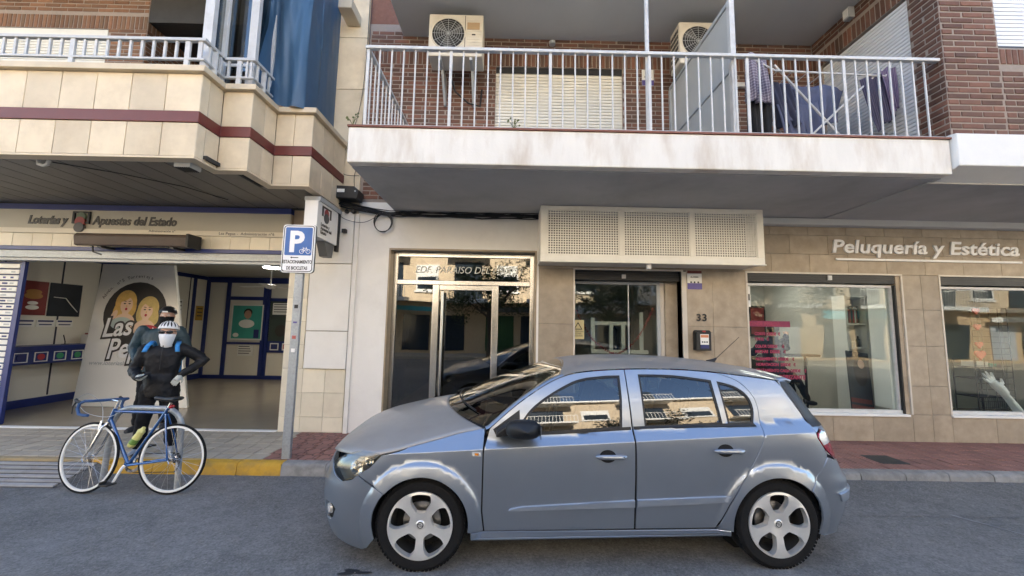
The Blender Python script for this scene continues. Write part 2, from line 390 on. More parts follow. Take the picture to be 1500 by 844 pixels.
# kerb stones
kerb = tag(MB().box(-30, 30, -1.24, -1.165, -.1, .02).build('kerb', 'joint_dark'), kind='structure')
def kerbstone(x0, x1, m, h=.132, dy=0.):
    c = .035; pr = [(-1.162, -.05), (-1.162, h), (-1.29+c+dy, h), (-1.29+c*.35+dy, h-c*.3), (-1.29+dy, h-c), (-1.3+dy, -.05)]
    b = MB(); N = 7; vs = []; rnd_ = [[random.uniform(-.006, .006) for _ in pr] for _ in range(N+1)]
    for i in range(N+1):
        x = x0+.004+(x1-x0-.008)*i/N
        for j, (y, z) in enumerate(pr):
            e = rnd_[i][j]*(1 if j > 1 else .2); vs.append((x, y+e, z+e*.7 if 0 < j < 5 else z))
    n = len(pr); fs = [tuple(range(n)), tuple(N*n+k for k in range(n))[::-1]]
    for i in range(N):
        for k in range(n): fs.append((i*n+k, i*n+(k+1) % n, (i+1)*n+(k+1) % n, (i+1)*n+k))
    b.add(vs, fs); return b.build('kerbstone', m, kerb, smooth=True, angle=50)
x = -2.55
for i, w in enumerate([.5, .42, .52, .48]):
    kerbstone(x-w, x, 'kerb_yellow'); x -= w
x = -2.55
while x < 10: w = .5+.02*random.random(); kerbstone(x, x+w, 'kerb_concrete'); x += w
# dropped kerb: turned yellow end stone, sloped ribbed ramp to its left
b = MB(); b.prism([(-4.47, -1.2), (-4.47, -1.295), (-4.62, -1.26), (-4.78, -1.2), (-4.78, -1.165), (-4.47, -1.165)], 'z', -.02, .131)
b.build('kerbstone', 'kerb_yellow', kerb, bevel=.012)
b = MB(); b.box(-12, -4.785, -1.24, -1.163, -.02, .129); b.build('kerb_lip', 'kerb_worn', kerb, bevel=.012)
ramp = tag(MB().prism([(-1.70, -.03), (-1.70, .004), (-1.243, .1), (-1.243, -.03)], 'x', -12, -4.62).build('ramp', 'joint_dark'), kind='structure')
MB().add([(-4.619, -1.70, .006), (-4.619, -1.243, .101), (-4.46, -1.298, .005), (-4.5, -1.52, .005)], [(0, 1, 2, 3)]).build('ramp_flank', 'asphalt', ramp, fix=False)
for i in range(6):
    y0 = -1.69+.0755*i; y1 = y0+.038 if i else y0+.046
    zz = lambda y: .004+(y+1.70)/.457*.096
    x = -4.63
    while x > -12:
        MB().prism([(y0, zz(y0)-.01), (y0, zz(y0)+.014), (y1, zz(y1)+.014), (y1, zz(y1)-.01)], 'x', x-.6+.003, x-.003).build('ramp_bar', 'ramp_stone', ramp, bevel=.004); x -= .6

# asphalt swept up against the kerb at the right
def edge_h(x): return .047*min(1, max(0, (x-.6)/3.0))
b = MB(); b.grid(lambda u, v: (.6+30*u**1.8, -1.292-.75*v, .0035+edge_h(.6+30*u**1.8)*(1-v)**1.5), 40, 8); tag(b.build('road_edge', 'asphalt', None, smooth=True, angle=180, fix=False), kind='structure')
# loose grit along the kerb and over the road
mat('grit', (.2, .19, .17), .9, var=.3, rnd=.5)
rg = random.Random(21); b = MB()
for i in range(2600):
    if i < 1500: x = rg.uniform(-4.4, 8.5); y = -1.31-abs(rg.gauss(0, .16)); h = edge_h(x)*max(0, 1-(-1.292-y)/.75)**1.5
    else: x = rg.uniform(-5, 7); y = rg.uniform(-4.2, -1.6); h = edge_h(x)*max(0, 1-(-1.292-y)/.75)**1.5
    s = rg.uniform(.0025, .008); c = Vector((x, y, h+.003)); a = rg.uniform(0, 6.28)
    vs = [c+Vector((s*math.cos(a+t)*rg.uniform(.7, 1.2), s*math.sin(a+t)*rg.uniform(.7, 1.2), 0)) for t in (0, 2.1, 4.2)]+[c+Vector((0, 0, s*rg.uniform(.5, .9)))]
    b.add(vs, [(0, 1, 3), (1, 2, 3), (2, 0, 3)])
tag(b.build('grit', 'grit', None, fix=False), 'loose grit scattered on the asphalt and along the kerb', 'grit', kind='stuff')

# ------------------------------------------------------------------ bricks
BW, BH, PU, PZ = .235, .053, .25, .071
BRICK = block_mesh('brick', BW, .09, BH, .004, 'brick')
BRICK_T = [block_mesh('brick', w, .09, BH, .004, 'brick') for w in (.11,)]
class Bricks:
    def __init__(s, m='brick', base=None): s.items = []; s.m = m; s.base = base or BRICK
    def wall(s, P0, rz, width, z0, z1, openings=(), soldiers=(), pri=0.):
        mt = Matrix.Translation(P0) @ Matrix.Rotation(rz, 4, 'Z')
        nrow = int((z1-z0)/PZ)
        def free(a, c, za, zb):
            segs = [(a, c)]
            for (u0, u1, w0, w1) in list(openings)+[(q[0], q[1], q[2], q[3]) for q in soldiers]:
                if zb <= w0+.01 or za >= w1-.01: continue
                ns = []
                for p, q in segs:
                    if q <= u0 or p >= u1: ns.append((p, q)); continue
                    if p < u0-.03: ns.append((p, u0-.006))
                    if q > u1+.03: ns.append((u1+.006, q))
                segs = ns
            return segs
        for r in range(nrow):
            za = z0+r*PZ; off = (PU/2 if r % 2 else 0) + random.uniform(-.006, .006); u = -off
            while u < width:
                a, c = max(u, 0)+.007, min(u+PU, width)-.007
                if random.random() < .12: a += random.uniform(0, .02)
                for p, q in free(a, c, za, za+PZ):
                    if q-p > .03: s.items.append((mt, (p+q)/2, q-p, za+PZ/2, BH, 0, pri))
                u += PU
        for (u0, u1, w0, w1) in soldiers:
            nn = max(1, round((u1-u0)/PZ)); st = (u1-u0)/nn
            for i in range(nn): s.items.append((mt, u0+(i+.5)*st, st-.016, (w0+w1)/2, w1-w0-.016, 0, pri+.2))
    def build(s, root, limit=300):
        cam = Vector((0, -5.85, 1.72))
        def key(it):
            p = it[0] @ Vector((it[1], 0, it[3])); d = (p-cam).length
            X = (p.x)/(p.y+5.85)*563; Z = 422+60-(p.z-1.72)/(p.y+5.85)*563
            vis = abs(X) < 745 and -4 < Z < 844
            return (0 if vis else 1, d+it[6])
        s.items.sort(key=key); st = MB()
        for i, (mt, u, w, z, h, _, p) in enumerate(s.items):
            dy = random.uniform(-.008, -.003); r3 = random.uniform(-.008, .008)
            if i < limit:
                o = bpy.data.objects.new('brick', s.base); col.objects.link(o); par(o, root)
                o.matrix_basis = WM(root) @ Matrix.Identity(4) if False else o.matrix_basis
                m4 = mt @ Matrix.Translation((u, dy, z)) @ Matrix.Rotation(r3, 4, 'Y') @ Matrix.Diagonal((w/BW, 1, h/BH, 1))
                o.matrix_basis = m4
            else:
                n = len(st.v); m4 = mt @ Matrix.Translation((u, dy, z)); x, zz, c = w/2, h/2, .004
                vs = [(-x, .03, -zz), (x, .03, -zz), (x, .03, zz), (-x, .03, zz), (-x, c, -zz), (x, c, -zz), (x, c, zz), (-x, c, zz), (-x+c, 0, -zz+c), (x-c, 0, -zz+c), (x-c, 0, zz-c), (-x+c, 0, zz-c)]
                st.add([m4 @ Vector(v) for v in vs], [(8, 9, 10, 11)] + [(4+k, 4+(k+1) % 4, 8+(k+1) % 4, 8+k) for k in range(4)] + [(k, (k+1) % 4, 4+(k+1) % 4, 4+k) for k in range(4)])
        if st.v: tag(st.build('brickwork', s.m, root), kind='stuff')
def slat_shutter(root, P0, rz, w, z0, z1, pitch, m, housing=0.):
    """roller shutter: P0 left bottom corner on the outer face, slats run along local x"""
    mt = Matrix.Translation(P0) @ Matrix.Rotation(rz, 4, 'Z')
    base = MB().box(0, w, .02, .05, z0, z1, mtx=mt).build('roller_shutter', m, root)
    h = pitch-.004
    pr = [(.018, 0), (.003, .004), (0, h*.5), (.003, h-.004), (.018, h)]
    me = MB().prism([(y, z) for y, z in pr], 'x', 0, w).mesh('slat', m, smooth=True, angle=60)
    n = int((z1-z0)/pitch)
    for i in range(n):
        o = bpy.data.objects.new('slat', me); col.objects.link(o); par(o, base); o.matrix_basis = mt @ Matrix.Translation((0, 0, z0+i*pitch))
    return base
# ------------------------------------------------------------------ brick apartment building (middle and right)
bb = thing('apartment_building', (1.3, 0, .13), 'red brick apartment building with white railed balcony over the glazed entrance and hair salon', 'building')
# masses
MB().box(-2.36, 14, .16, 14, 3.66, 15.6).build('upper_storeys', 'mortar', bb)
MB().box(-2.36, 14, 0, .16, 6.62, 15.6).build('upper_wall', 'brick', bb)
MB().box(-2.36, 14, .005, 14, 3.46, 3.655).build('floor_slab', 'interior_white', bb)
MB().box(5.55, 14, -1.79, .155, 7.2, 15.6).box(4.91, 5.545, -1.79, .155, 7.2, 15.6).build('bay_wall', 'brick', bb)
# ground floor shell: partitions and back
mat('salon_wall', (.46, .45, .41), .7, var=.05)
b = MB(); b.box(-2.36, -2.28, .12, 6, .02, 3.455); b.box(.47, .57, .3, 6, .02, 3.455)
b.box(-2.28, .47, 5.5, 5.6, .02, 3.455); b.box(.57, 3.2, 4.0, 4.1, .02, 3.455); b.box(3.2, 3.3, .3, 4.1, .02, 3.455)
b.box(6.32, 6.42, .3, 4.0, .02, 3.455); b.box(3.3, 6.32, 3.6, 3.7, .02, 3.455); b.box(6.42, 11, 2.7, 2.8, .02, 3.455); b.box(11, 11.1, .3, 2.8, .02, 3.455)
b.build('partition', 'salon_wall', bb)
mat('room_grey', (.27, .29, .26), .7, var=.04); mat('lobby_stone', (.12, .1, .075), .25, var=.3, scale=3)
MB().box(6.43, 11, 2.66, 2.695, .14, 2.9).build('room_wall', 'room_grey', bb)
MB().box(-2.27, .465, 5.44, 5.49, .14, 3.4).box(-2.275, -2.24, .3, 5.44, .14, 3.4).box(.43, .465, .3, 5.44, .14, 3.4).build('lobby_wall', 'lobby_stone', bb)
MB().box(-2.3, 11, .02, 6, .0, .14).build('shop_floor', 'interior_floor', bb)
MB().box(3.3, 6.32, .2, 3.6, 2.86, 2.9).box(6.42, 11, .2, 2.7, 2.86, 2.9).box(.57, 3.2, .5, 4, 2.86, 2.9).build('shop_ceiling', 'interior_white', bb)
# plaster wall with the entrance opening
b = MB(); b.box(-2.36, -1.86, 0, .3, .1, 3.455); b.box(.415, .45, 0, .3, .1, 2.9); b.box(-1.86, .45, 0, .3, 2.9, 3.455)
b.build('plaster_wall', 'plaster', bb)
MB().box(-2.40, -2.335, -.035, .0, .12, 3.42).build('corner_strip', 'white_slab', bb, bevel=.006)
mat('jamb_stone', (.3, .23, .15), .4, var=.3, scale=6)
b = MB(); b.box(-1.86, -1.835, -.004, .26, .12, 2.897); b.box(.39, .417, -.004, .26, .12, 2.897); b.box(-1.835, .39, -.004, .26, 2.873, 2.899); b.build('door_jamb', 'jamb_stone', bb)
MB().box(-1.86, .42, -.12, .3, .12, .155).build('doorstep', 'jamb_stone', bb, bevel=.006)
# entrance door set in polished steel
door = MB()
y0, y1 = .17, .23
door.box(-1.835, -1.765, y0, y1, .155, 2.872); door.box(.325, .39, y0, y1, .155, 2.872); door.box(-1.765, .325, y0, y1, 2.80, 2.872); door.box(-1.765, .325, y0-.01, y1, 2.36, 2.43)
for x in (-1.2, -.27): door.box(x, x+.1, y0-.012, y1, .155, 2.36)
door.box(-1.765, -1.2, y0, y1, .155, .26); door.box(-.17, .325, y0, y1, .155, .26); door.box(-1.1, -.27, y0+.005, y1, .155, .25); door.box(-1.1, -.27, y0+.005, y1, 2.28, 2.36)
door = door.build('entrance_door', 'steel', bb, bevel=.006)
for x0, x1, z0, z1 in ((-1.765, -1.2, .26, 2.36), (-1.1, -.27, .25, 2.28), (-.17, .325, .26, 2.36), (-1.765, .325, 2.43, 2.80)):
    MB().box(x0, x1, .195, .205, z0, z1).build('pane', 'dark_glass', door)
b = MB(); b.tube([(-1.03, .08, .5), (-1.03, .08, 2.25)], .021, 12)
for z in (.7, 2.05): b.tube([(-1.03, .08, z), (-1.03, .17, z)], .012, 8)
b.build('handle', 'steel', door, smooth=True)
mat('etched', (.55, .55, .5), .6)
text('lettering', 'EDF. PARAISO DEL MAR 33', .155, facing(-1.5, .188, 2.55), 'etched', door, ext=.0015, shear=.25, sx=.93)
# porcelain tiled piers, base and band; openings: middle window and the two salon windows
zt, zb = 2.63, .525
OP = [(.992, 2.66, .13, zt), (3.653, 6.06, zb, zt), (6.652, 9.3, zb, zt)]
b = MB()
def back(x0, x1, z0, z1): b.box(x0, x1, .016, .3, z0, z1)
back(.45, .992, .1, zt); back(2.66, 3.653, .1, zt); back(6.06, 6.652, .1, zt); back(9.3, 14, .1, zt); back(3.653, 6.06, .1, zb); back(6.652, 9.3, .1, zb); back(.45, 14, zt, 3.455)
b.build('tiled_wall', 'joint_dark', bb)
TW, TH = .6, .6
tile_cache = {}
def wall_tile(x0, x1, z0, z1):
    if x1-x0 < .02 or z1-z0 < .02: return
    k = (round(x1-x0, 3), round(z1-z0, 3))
    if k not in tile_cache: tile_cache[k] = block_mesh('wall_tile', x1-x0-.003, .016, z1-z0-.003, .002, 'porcelain')
    place('wall_tile', tile_cache[k], ((x0+x1)/2, random.uniform(-.001, .001), (z0+z1)/2), bb)
xs = [.45]; x = 0.992
zrows = [.13, zb, .525+.42, 1.54, 2.09, zt]
for (x0, x1) in ((.45, .992), (2.72, 3.12), (3.12, 3.653), (6.06, 6.36), (6.36, 6.652), (9.3, 9.9)):
    zz = zrows if x0 > 5 else [.13, .62, 1.2, 1.78, zt]
    for a, c in zip(zz, zz[1:]): wall_tile(x0, x1, a, c)
for seg in ((3.653, 6.06), (6.652, 9.3)):
    n = round((seg[1]-seg[0])/.6)
    for i in range(n): wall_tile(seg[0]+(seg[1]-seg[0])*i/n, seg[0]+(seg[1]-seg[0])*(i+1)/n, .13, zb)
for za, zc, off in ((zt, 2.93, 0), (2.93, 3.23, .3), (3.23, 3.44, 0)):
    x = .45-off
    while x < 9.9: wall_tile(max(x, .45), min(x+.6, 9.9), za, zc); x += .6
# slim pale trims round the openings
b = MB()
for (x0, x1, z0, z1) in OP:
    b.box(x0-.012, x0+.012, -.006, .02, z0, z1+.012)
    if x1 < 9: b.box(x1-.012, x1+.012, -.006, .02, z0, z1+.012)
    b.box(x0+.012, x1-.012, -.006, .02, z1-.012, z1+.012)
b.box(2.66, 2.72, -.003, .3, .13, zt-.013)
b.build('opening_trim', 'tile_trim', bb)
# reveals
MB().box(5.985, 6.06, .0165, .3, zb+.001, zt-.013).build('reveal', 'porcelain', bb)
# salon windows: shutter box, frame, glass, sill
def shop_window(x0, x1, z0, z1, jamb):
    f = MB(); f.box(x0, x1, .05, .12, z0, z0+.05); f.box(x0, x0+.035, .07, .13, z0+.05, z1-.16); f.box(x1-.05, x1, .07, .13, z0+.05, z1-.16)
    f.box(x0+.035, x1-.05, .07, .13, z1-.2, z1-.16)
    fr = f.build('shop_window', 'white_paint', bb, bevel=.004)
    MB().box(x0+.035, x1-.05, .098, .104, z0+.05, z1-.2).build('pane', 'shop_glass', fr)
    s = MB().box(x0+.012, x1-.012, .03, .25, z1-.14, z1-.013)
    for i in range(4): s.box(x0+.012, x1-.012, .02, .03, z1-.135+i*.03, z1-.135+i*.03+.022)
    s.build('shutter_box', 'black', fr)
    g_ = MB().box(x1-.02, x1+.03, .022, .07, z0, z1-.16); g_.build('shutter_guide', 'black', fr)
    MB().box((x0+x1)/2+.1, (x0+x1)/2+.16, -.0, .02, z1-.1, z1-.03).build('shutter_lock', 'white_paint', fr)
    MB().box(x0-.02, x1+.02, -.03, .05, z0-.03, z0+.002).build('sill', 'bay_white', fr, bevel=.004)
    return fr
w1 = shop_window(3.665, 5.985, zb, zt, .25); w2 = shop_window(6.664, 9.29, zb, zt, .25)
MB().box(5.90, 5.984, .131, .42, zb+.05, zt-.17).build('inner_jamb', 'interior_white', bb)
# price list in red foil lettering on the first salon window
mat('foil_red', (.27, .012, .06), .5, var=.05)
lines = [('TIENDE INGLESA', 1.815, .075, 3.72), ('CORTE DESDE  €', 1.665, .06, 3.80), ('TINTE   €', 1.585, .06, 3.80), ('COLOR DESDE     €', 1.475, .06, 3.80), ('MECHAS  DESDE    €', 1.395, .06, 3.80),
         ('ALISAMIENTO  DESDE    €', 1.285, .06, 3.80), ('HIDRATACION  DESDE   €', 1.2, .06, 3.80), ('TRATAMIENTO CADA DESDE    €', 1.11, .06, 3.80), ('ALISADO - DEIRIZANTE', 1.005, .085, 3.78), ('RECOGIDO       €', .87, .06, 3.9)]
for s, z, h, x in lines: text('lettering', s, h, facing(x, .094, z), 'foil_red', w1, ext=.0006, bold=.0035, sx=.86)
mat('foil_band', (.2, .015, .06), .6)
MB().box(3.72, 4.36, .0945, .0965, 1.795, 1.885).build('window_band', 'foil_band', w1)
# middle window with dark shutter box, inner pier
f = MB(); f.box(1.0, 1.03, .25, .32, .13, 2.5); f.box(2.36, 2.41, .25, .32, .13, 2.5); f.box(1.03, 2.36, .25, .32, 2.43, 2.47); f.box(1.03, 2.36, .25, .32, .13, .2); f.box(1.9, 1.915, .26, .31, .2, 2.43)
mw = f.build('middle_window', 'grey_paint', bb, bevel=.004)
MB().box(1.03, 1.9, .28, .288, .2, 2.43).build('pane', 'mid_glass', mw); MB().box(1.915, 2.36, .28, .288, .2, 2.43).build('pane', 'mid_glass', mw)
s = MB().box(1.004, 2.64, .06, .3, 2.472, 2.617)
for i in range(4): s.box(1.004, 2.64, .05, .06, 2.48+i*.033, 2.48+i*.033+.025)
s.build('shutter_box', 'black', mw); MB().box(1.74, 1.80, .03, .05, 2.5, 2.56).build('shutter_lock', 'white_paint', mw)
MB().box(2.47, 2.66, .2, .34, .13, 2.47).build('inner_pier', 'porcelain', bb); MB().box(2.41, 2.468, .24, .34, .13, 2.47).build('pier_trim', 'tile_trim', bb)
# white gutter strip under the balcony at right
b = MB(); b.box(3.66, 12, -.14, -.001, 3.36, 3.462); b.build('gutter_strip', 'ceiling_grey', bb, bevel=.01)

# ---- first floor: balcony
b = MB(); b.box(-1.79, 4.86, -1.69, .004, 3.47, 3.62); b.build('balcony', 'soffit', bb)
f = MB(); f.box(-1.80, 4.86, -1.81, -1.692, 3.478, 3.878); f.box(-1.80, -1.692, -1.69, .0, 3.479, 3.877)
f.build('balcony_fascia', 'fascia', bb, bevel=.012)
MB().box(-1.81, 4.87, -1.825, -1.68, 3.88, 3.9).box(-1.81, -1.68, -1.678, -.002, 3.88, 3.9).build('balcony_coping', 'red_coping', bb)
MB().box(-1.8, 4.95, -1.86, .15, 6.41, 6.6).build('upper_balcony', 'ceiling_grey', bb)
rail = MB(); Z0, Z1 = 3.9, 4.86
rail.box(-1.68, 4.88, -1.785, -1.73, Z1-.025, Z1+.012); rail.box(-1.69, -1.635, -1.735, -.0, Z1-.026, Z1+.011)
rail.box(-1.66, 4.87, -1.765, -1.75, 3.925, 3.94)
railing = rail.build('railing', 'white_paint', bb, bevel=.006)
posts = [-1.65, -.71, .42, 1.55, 2.67, 3.78]
pme = MB().box(-.016, .016, -.007, .007, Z0, Z1-.026).mesh('post', 'white_paint')
bme = MB().box(-.0075, .0075, -.0075, .0075, Z0, Z1-.026).mesh('baluster', 'white_paint')
for x in posts: place('post', pme, (x, -1.757, 0), railing)
allx = posts + [4.84]
for a, c in zip(allx, allx[1:]):
    n = 7 if c-a > 1 else 6
    if a > 3.7: n = 7
    for i in range(n): place('baluster', bme, (a+(c-a)*(i+1)/(n+1), -1.757, 0), railing, rot=(0, 0, random.uniform(-.04, .04)))
for i in range(12): place('baluster', bme, (-1.66, -1.62+.135*i, 0), railing)
# brick wall behind the balcony
bk = Bricks()
b = MB(); SH = (-.28, 1.77)   # balcony shutter
b.box(-2.36, SH[0], .002, .16, 3.62, 6.62); b.box(SH[1], 4.9, .002, .16, 3.62, 6.62); b.box(SH[0], SH[1], .002, .16, 5.93, 6.62)
b.box(SH[0], SH[1], .11, .16, 3.62, 5.93)
# bay: pillar front and side
b.box(4.902, 5.545, -1.798, -1.7, 3.93, 7.2); b.box(4.902, 4.99, -1.7, -1.47, 3.62, 7.2); b.box(4.902, 4.99, -.16, .0, 3.62, 7.2); b.box(4.902, 4.99, -1.47, -.16, 5.93, 7.2)
b.box(5.545, 9.5, -1.798, -1.7, 3.93, 5.0); b.box(5.0, 5.05, -1.47, -.16, 3.62, 5.93); b.box(5.545, 9.5, -1.74, -1.69, 5.0, 7.2)
b.build('mortar_bed', 'mortar', bb)
bk.wall((-2.33, 0, 3.66), 0, 7.22, 0, 2.9, openings=[(SH[0]+2.33, SH[1]+2.33, 0, 2.27)], soldiers=[(0, 7.22, 2.27, 2.51)])
bk.wall((4.9, .0, 3.66), R(-90), 1.8, 0, 3.4, openings=[(.16, 1.47, 0, 2.27)], soldiers=[(0, 1.5, 2.27, 2.51)], pri=-.8)
bk.wall((4.9, -1.8, 3.94), 0, .64, 0, 3.2, pri=-2.5)
bk.wall((5.545, -1.8, 3.94), 0, 2.2, 0, .85, soldiers=[], pri=-1.5)
bk.wall((5.545, -1.8, 3.94+.852), 0, 2.2, 0, .21, openings=[(0, 2.2, 0, .3)], soldiers=[(0, 2.2, 0, .195)], pri=-1.5)
bk.build(bb)
slat_shutter(bb, (SH[0], .03, 3.9), 0, SH[1]-SH[0], 0, 2.0, .052, 'shutter_white')
b = MB(); b.box(SH[0], SH[1], .02, .1, 5.83, 5.925); b.build('shutter_lintel', 'black', bb)
slat_shutter(bb, (4.93, -.16, 3.66), R(-90), 1.31, 0, 2.26, .05, 'shutter_pvc')
slat_shutter(bb, (5.55, -1.775, 5.03), 0, 2.2, 0, 2.2, .05, 'shutter_pvc')
b = MB(); b.box(5.55, 7.6, -1.79, -1.745, 4.985, 5.03); b.build('window_sill', 'black', bb)
# white painted base of the bay
b = MB(); b.prism([(-1.87, 3.56), (-1.87, 3.925), (-1.80, 3.938), (0, 3.938), (0, 3.47), (-1.6, 3.47)], 'x', 4.872, 14)
b.build('bay_base', 'bay_white', bb, bevel=.01)
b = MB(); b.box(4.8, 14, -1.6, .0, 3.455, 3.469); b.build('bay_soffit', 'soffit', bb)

# ------------------------------------------------------------------ things on the brick building
# perforated casing over the middle window
t = thing('air_conditioning_casing', (2.03, -.25, 2.66), 'cream metal casing with three perforated panels above the middle window', 'vent casing')
mat('casing', (.74, .71, .63), .45, var=.05, scale=6, dirt=.2, dscale=4, dcol=(.4, .33, .25)); mat('casing_in', (.05, .045, .04), .8)
x0, x1, z0, z1, yf = .43, 3.62, 2.665, 3.462, -.50
f = MB()
f.box(x0, x1, yf, yf+.03, z0, z0+.09); f.box(x0, x1, yf, yf+.03, z1-.055, z1)
sections = [(x0+.1, 1.55), (1.62, 2.56), (2.63, x1-.1)]
edges = [x0, sections[0][0], sections[0][1], sections[1][0], sections[1][1], sections[2][0], sections[2][1], x1]
for a, c in ((0, 1), (2, 3), (4, 5), (6, 7)): f.box(edges[a], edges[c], yf, yf+.03, z0+.09, z1-.055)
f.box(x0, x0+.02, yf+.03, -.002, z0, z1); f.box(x1-.02, x1, yf+.03, -.002, z0, z1); f.box(x0+.02, x1-.02, yf+.03, -.002, z0+.005, z0+.02)
f.box(x0-.012, x1+.012, yf-.015, yf+.03, z0-.02, z0-.001)
f.build('frame', 'casing', t, bevel=.005)
for a, c in sections:
    nz = 18; pt_ = (z1-.145-z0)/(nz+.4); nx = round((c-a)/pt_-.4)
    def cuts(o_, l_, n_): q = l_/(n_+.42); return [o_+q*(i//2)+(q*.42 if i % 2 else 0) for i in range(2*n_+2)]
    xs_ = cuts(a, c-a, nx); zs_ = cuts(z0+.09, z1-.145-z0, nz)
    p = MB(); W_ = len(xs_)
    for yy in (yf+.012, yf+.018):
        vs = [(x, yy, z) for z in zs_ for x in xs_]
        p.add(vs, [(j*W_+i, j*W_+i+1, (j+1)*W_+i+1, (j+1)*W_+i) for j in range(2*nz+1) for i in range(2*nx+1) if not (i % 2 == 1 and j % 2 == 1)])
    p.build('perforated_panel', 'casing', t, fix=False)
MB().box(x0+.03, x1-.03, -.12, -.1, z0+.03, z1-.01).build('inner_box', 'casing_in', t)
b = MB(); b.box(1.95, 2.01, -.47, -.42, z0-.09, z0-.02); b.build('clip', 'white_paint', t)

# salon lettering
t = thing('salon_sign', (6.5, -.02, 2.85), 'raised white salon lettering with underline on the brown tiled band', 'sign')
text('lettering', 'Peluquería y Estética C', .285, facing(4.99, -.012, 2.965, 0), 'letter_white', t, ext=.012, shear=.14, bold=.006, sx=1.235)
MB().box(5.05, 7.95, -.03, -.006, 2.84, 2.872).build('underline', 'letter_white', t, bevel=.003)
# house number
t = thing('house_number', (2.93, 0, 1.86), 'black metal house number 33 on the tiled pier', 'house number')
text('numeral', '3', .15, facing(2.855, -.008, 1.865), 'black', t, ext=.006, bold=.003); text('numeral', '3', .15, facing(2.945, -.008, 1.865), 'black', t, ext=.006, bold=.003)
# black letter box with printed label
t = thing('letter_box', (2.905, -.06, 1.43), 'small black box with a printed label under the number 33', 'letter box')
MB().box(2.795, 3.015, -.12, -.003, 1.425, 1.69).prism([(2.79, 1.69), (3.02, 1.69), (2.99, 1.725), (2.82, 1.725)], 'y', -.125, -.003).build('body', 'black', t, bevel=.006)
mat('label_orange', (.6, .22, .1), .5); mat('label_navy', (.02, .03, .14), .5); mat('red_print', (.5, .03, .03), .5)
MB().box(2.85, 2.975, -.124, -.12, 1.51, 1.665).build('label', 'paper', t); MB().box(2.855, 2.97, -.126, -.1235, 1.615, 1.655).build('label_band', 'label_orange', t); MB().box(2.85, 2.975, -.126, -.1235, 1.455, 1.51).build('label_base', 'label_navy', t)
for i in range(3): MB().cyl((2.88+.033*i, -.1268, 1.55), (2.88+.033*i, -.1238, 1.55), .012, n=10).build('label_mark', 'black', t)
text('lettering', 'VSB', .03, facing(2.88, -.1262, 1.696), 'red_print', t, ext=.0005, bold=.001)
# alarm plaques
def plaque(name, x, z, w, h, y, label, extra=None):
    t = thing(name, (x, y, z), label, 'plaque')
    MB().box(x-w/2, x+w/2, y-.006, y, z-h/2, z+h/2).build('plate', 'paper', t)
    MB().box(x-w/2, x+w/2, y-.0085, y-.0055, z-h/2, z-h/2+h*.33).build('print_block', 'label_violet', t)
    return t
mat('label_violet', (.09, .07, .25), .5)
t = plaque('alarm_plaque', 2.845, 2.49, .225, .29, -.002, 'alarm company plaque with dark red top on the pier beside the middle window')
MB().box(2.733, 2.957, -.0095, -.0065, 2.59, 2.634).build('print_block', 'maroon', t)
for i in range(3): MB().cyl((2.79+.055*i, -.0095, 2.455), (2.79+.055*i, -.0065, 2.455), .014, n=10).build('mark', 'black', t)
text('lettering', 'ALARMA', .032, facing(2.845, -.0085, 2.525), 'letter_dark', t, ext=.0005, align='CENTER', bold=.001)
t = plaque('alarm_plaque', 2.18, 5.78, .19, .27, -.012, 'white and violet alarm plaque on the brick wall behind the balcony railing')
text('lettering', 'ALARMA', .03, facing(2.18, -.0185, 5.78), 'letter_dark', t, ext=.0005, align='CENTER', bold=.001)
MB().cyl((2.18, -.021, 5.87), (2.18, -.0175, 5.87), .02, n=10).build('mark', 'black', t)
# warning sign inside the middle window edge
t = thing('warning_sign', (1.1, .24, 1.62), 'yellow warning sign with a black triangle at the left edge of the middle window', 'sign')
mat('pale_yellow', (.6, .5, .25), .5)
MB().box(1.0, 1.19, .235, .24, 1.55, 1.85).build('plate', 'pale_yellow', t)
tr = [(1.095, 1.82), (1.165, 1.70), (1.025, 1.70)]; ti = [(1.095, 1.795), (1.145, 1.712), (1.045, 1.712)]
b = MB(); vs = [(x, .2335, z) for x, z in tr+ti]; b.add(vs, [(0, 1, 4, 3), (1, 2, 5, 4), (2, 0, 3, 5)]); b.build('triangle', 'black', t, fix=False)
[text('lettering', q_, .033, facing(1.095, .2345, 1.66-.034*i_), 'letter_dark', t, ext=.0005, align='CENTER') for i_, q_ in enumerate(('ATENCION', 'ZONA', 'VIGILADA'))]
# small white sticker strip on the first salon window
t = thing('notice_strip', (3.72, .09, 2.2), 'narrow white notice stuck to the left edge of the first salon window', 'notice')
MB().box(3.70, 3.76, .092, .096, 2.1, 2.42).build('paper', 'paper', t); MB().box(3.71, 3.75, .0905, .0925, 2.2, 2.3).build('print', 'letter_dark', t)
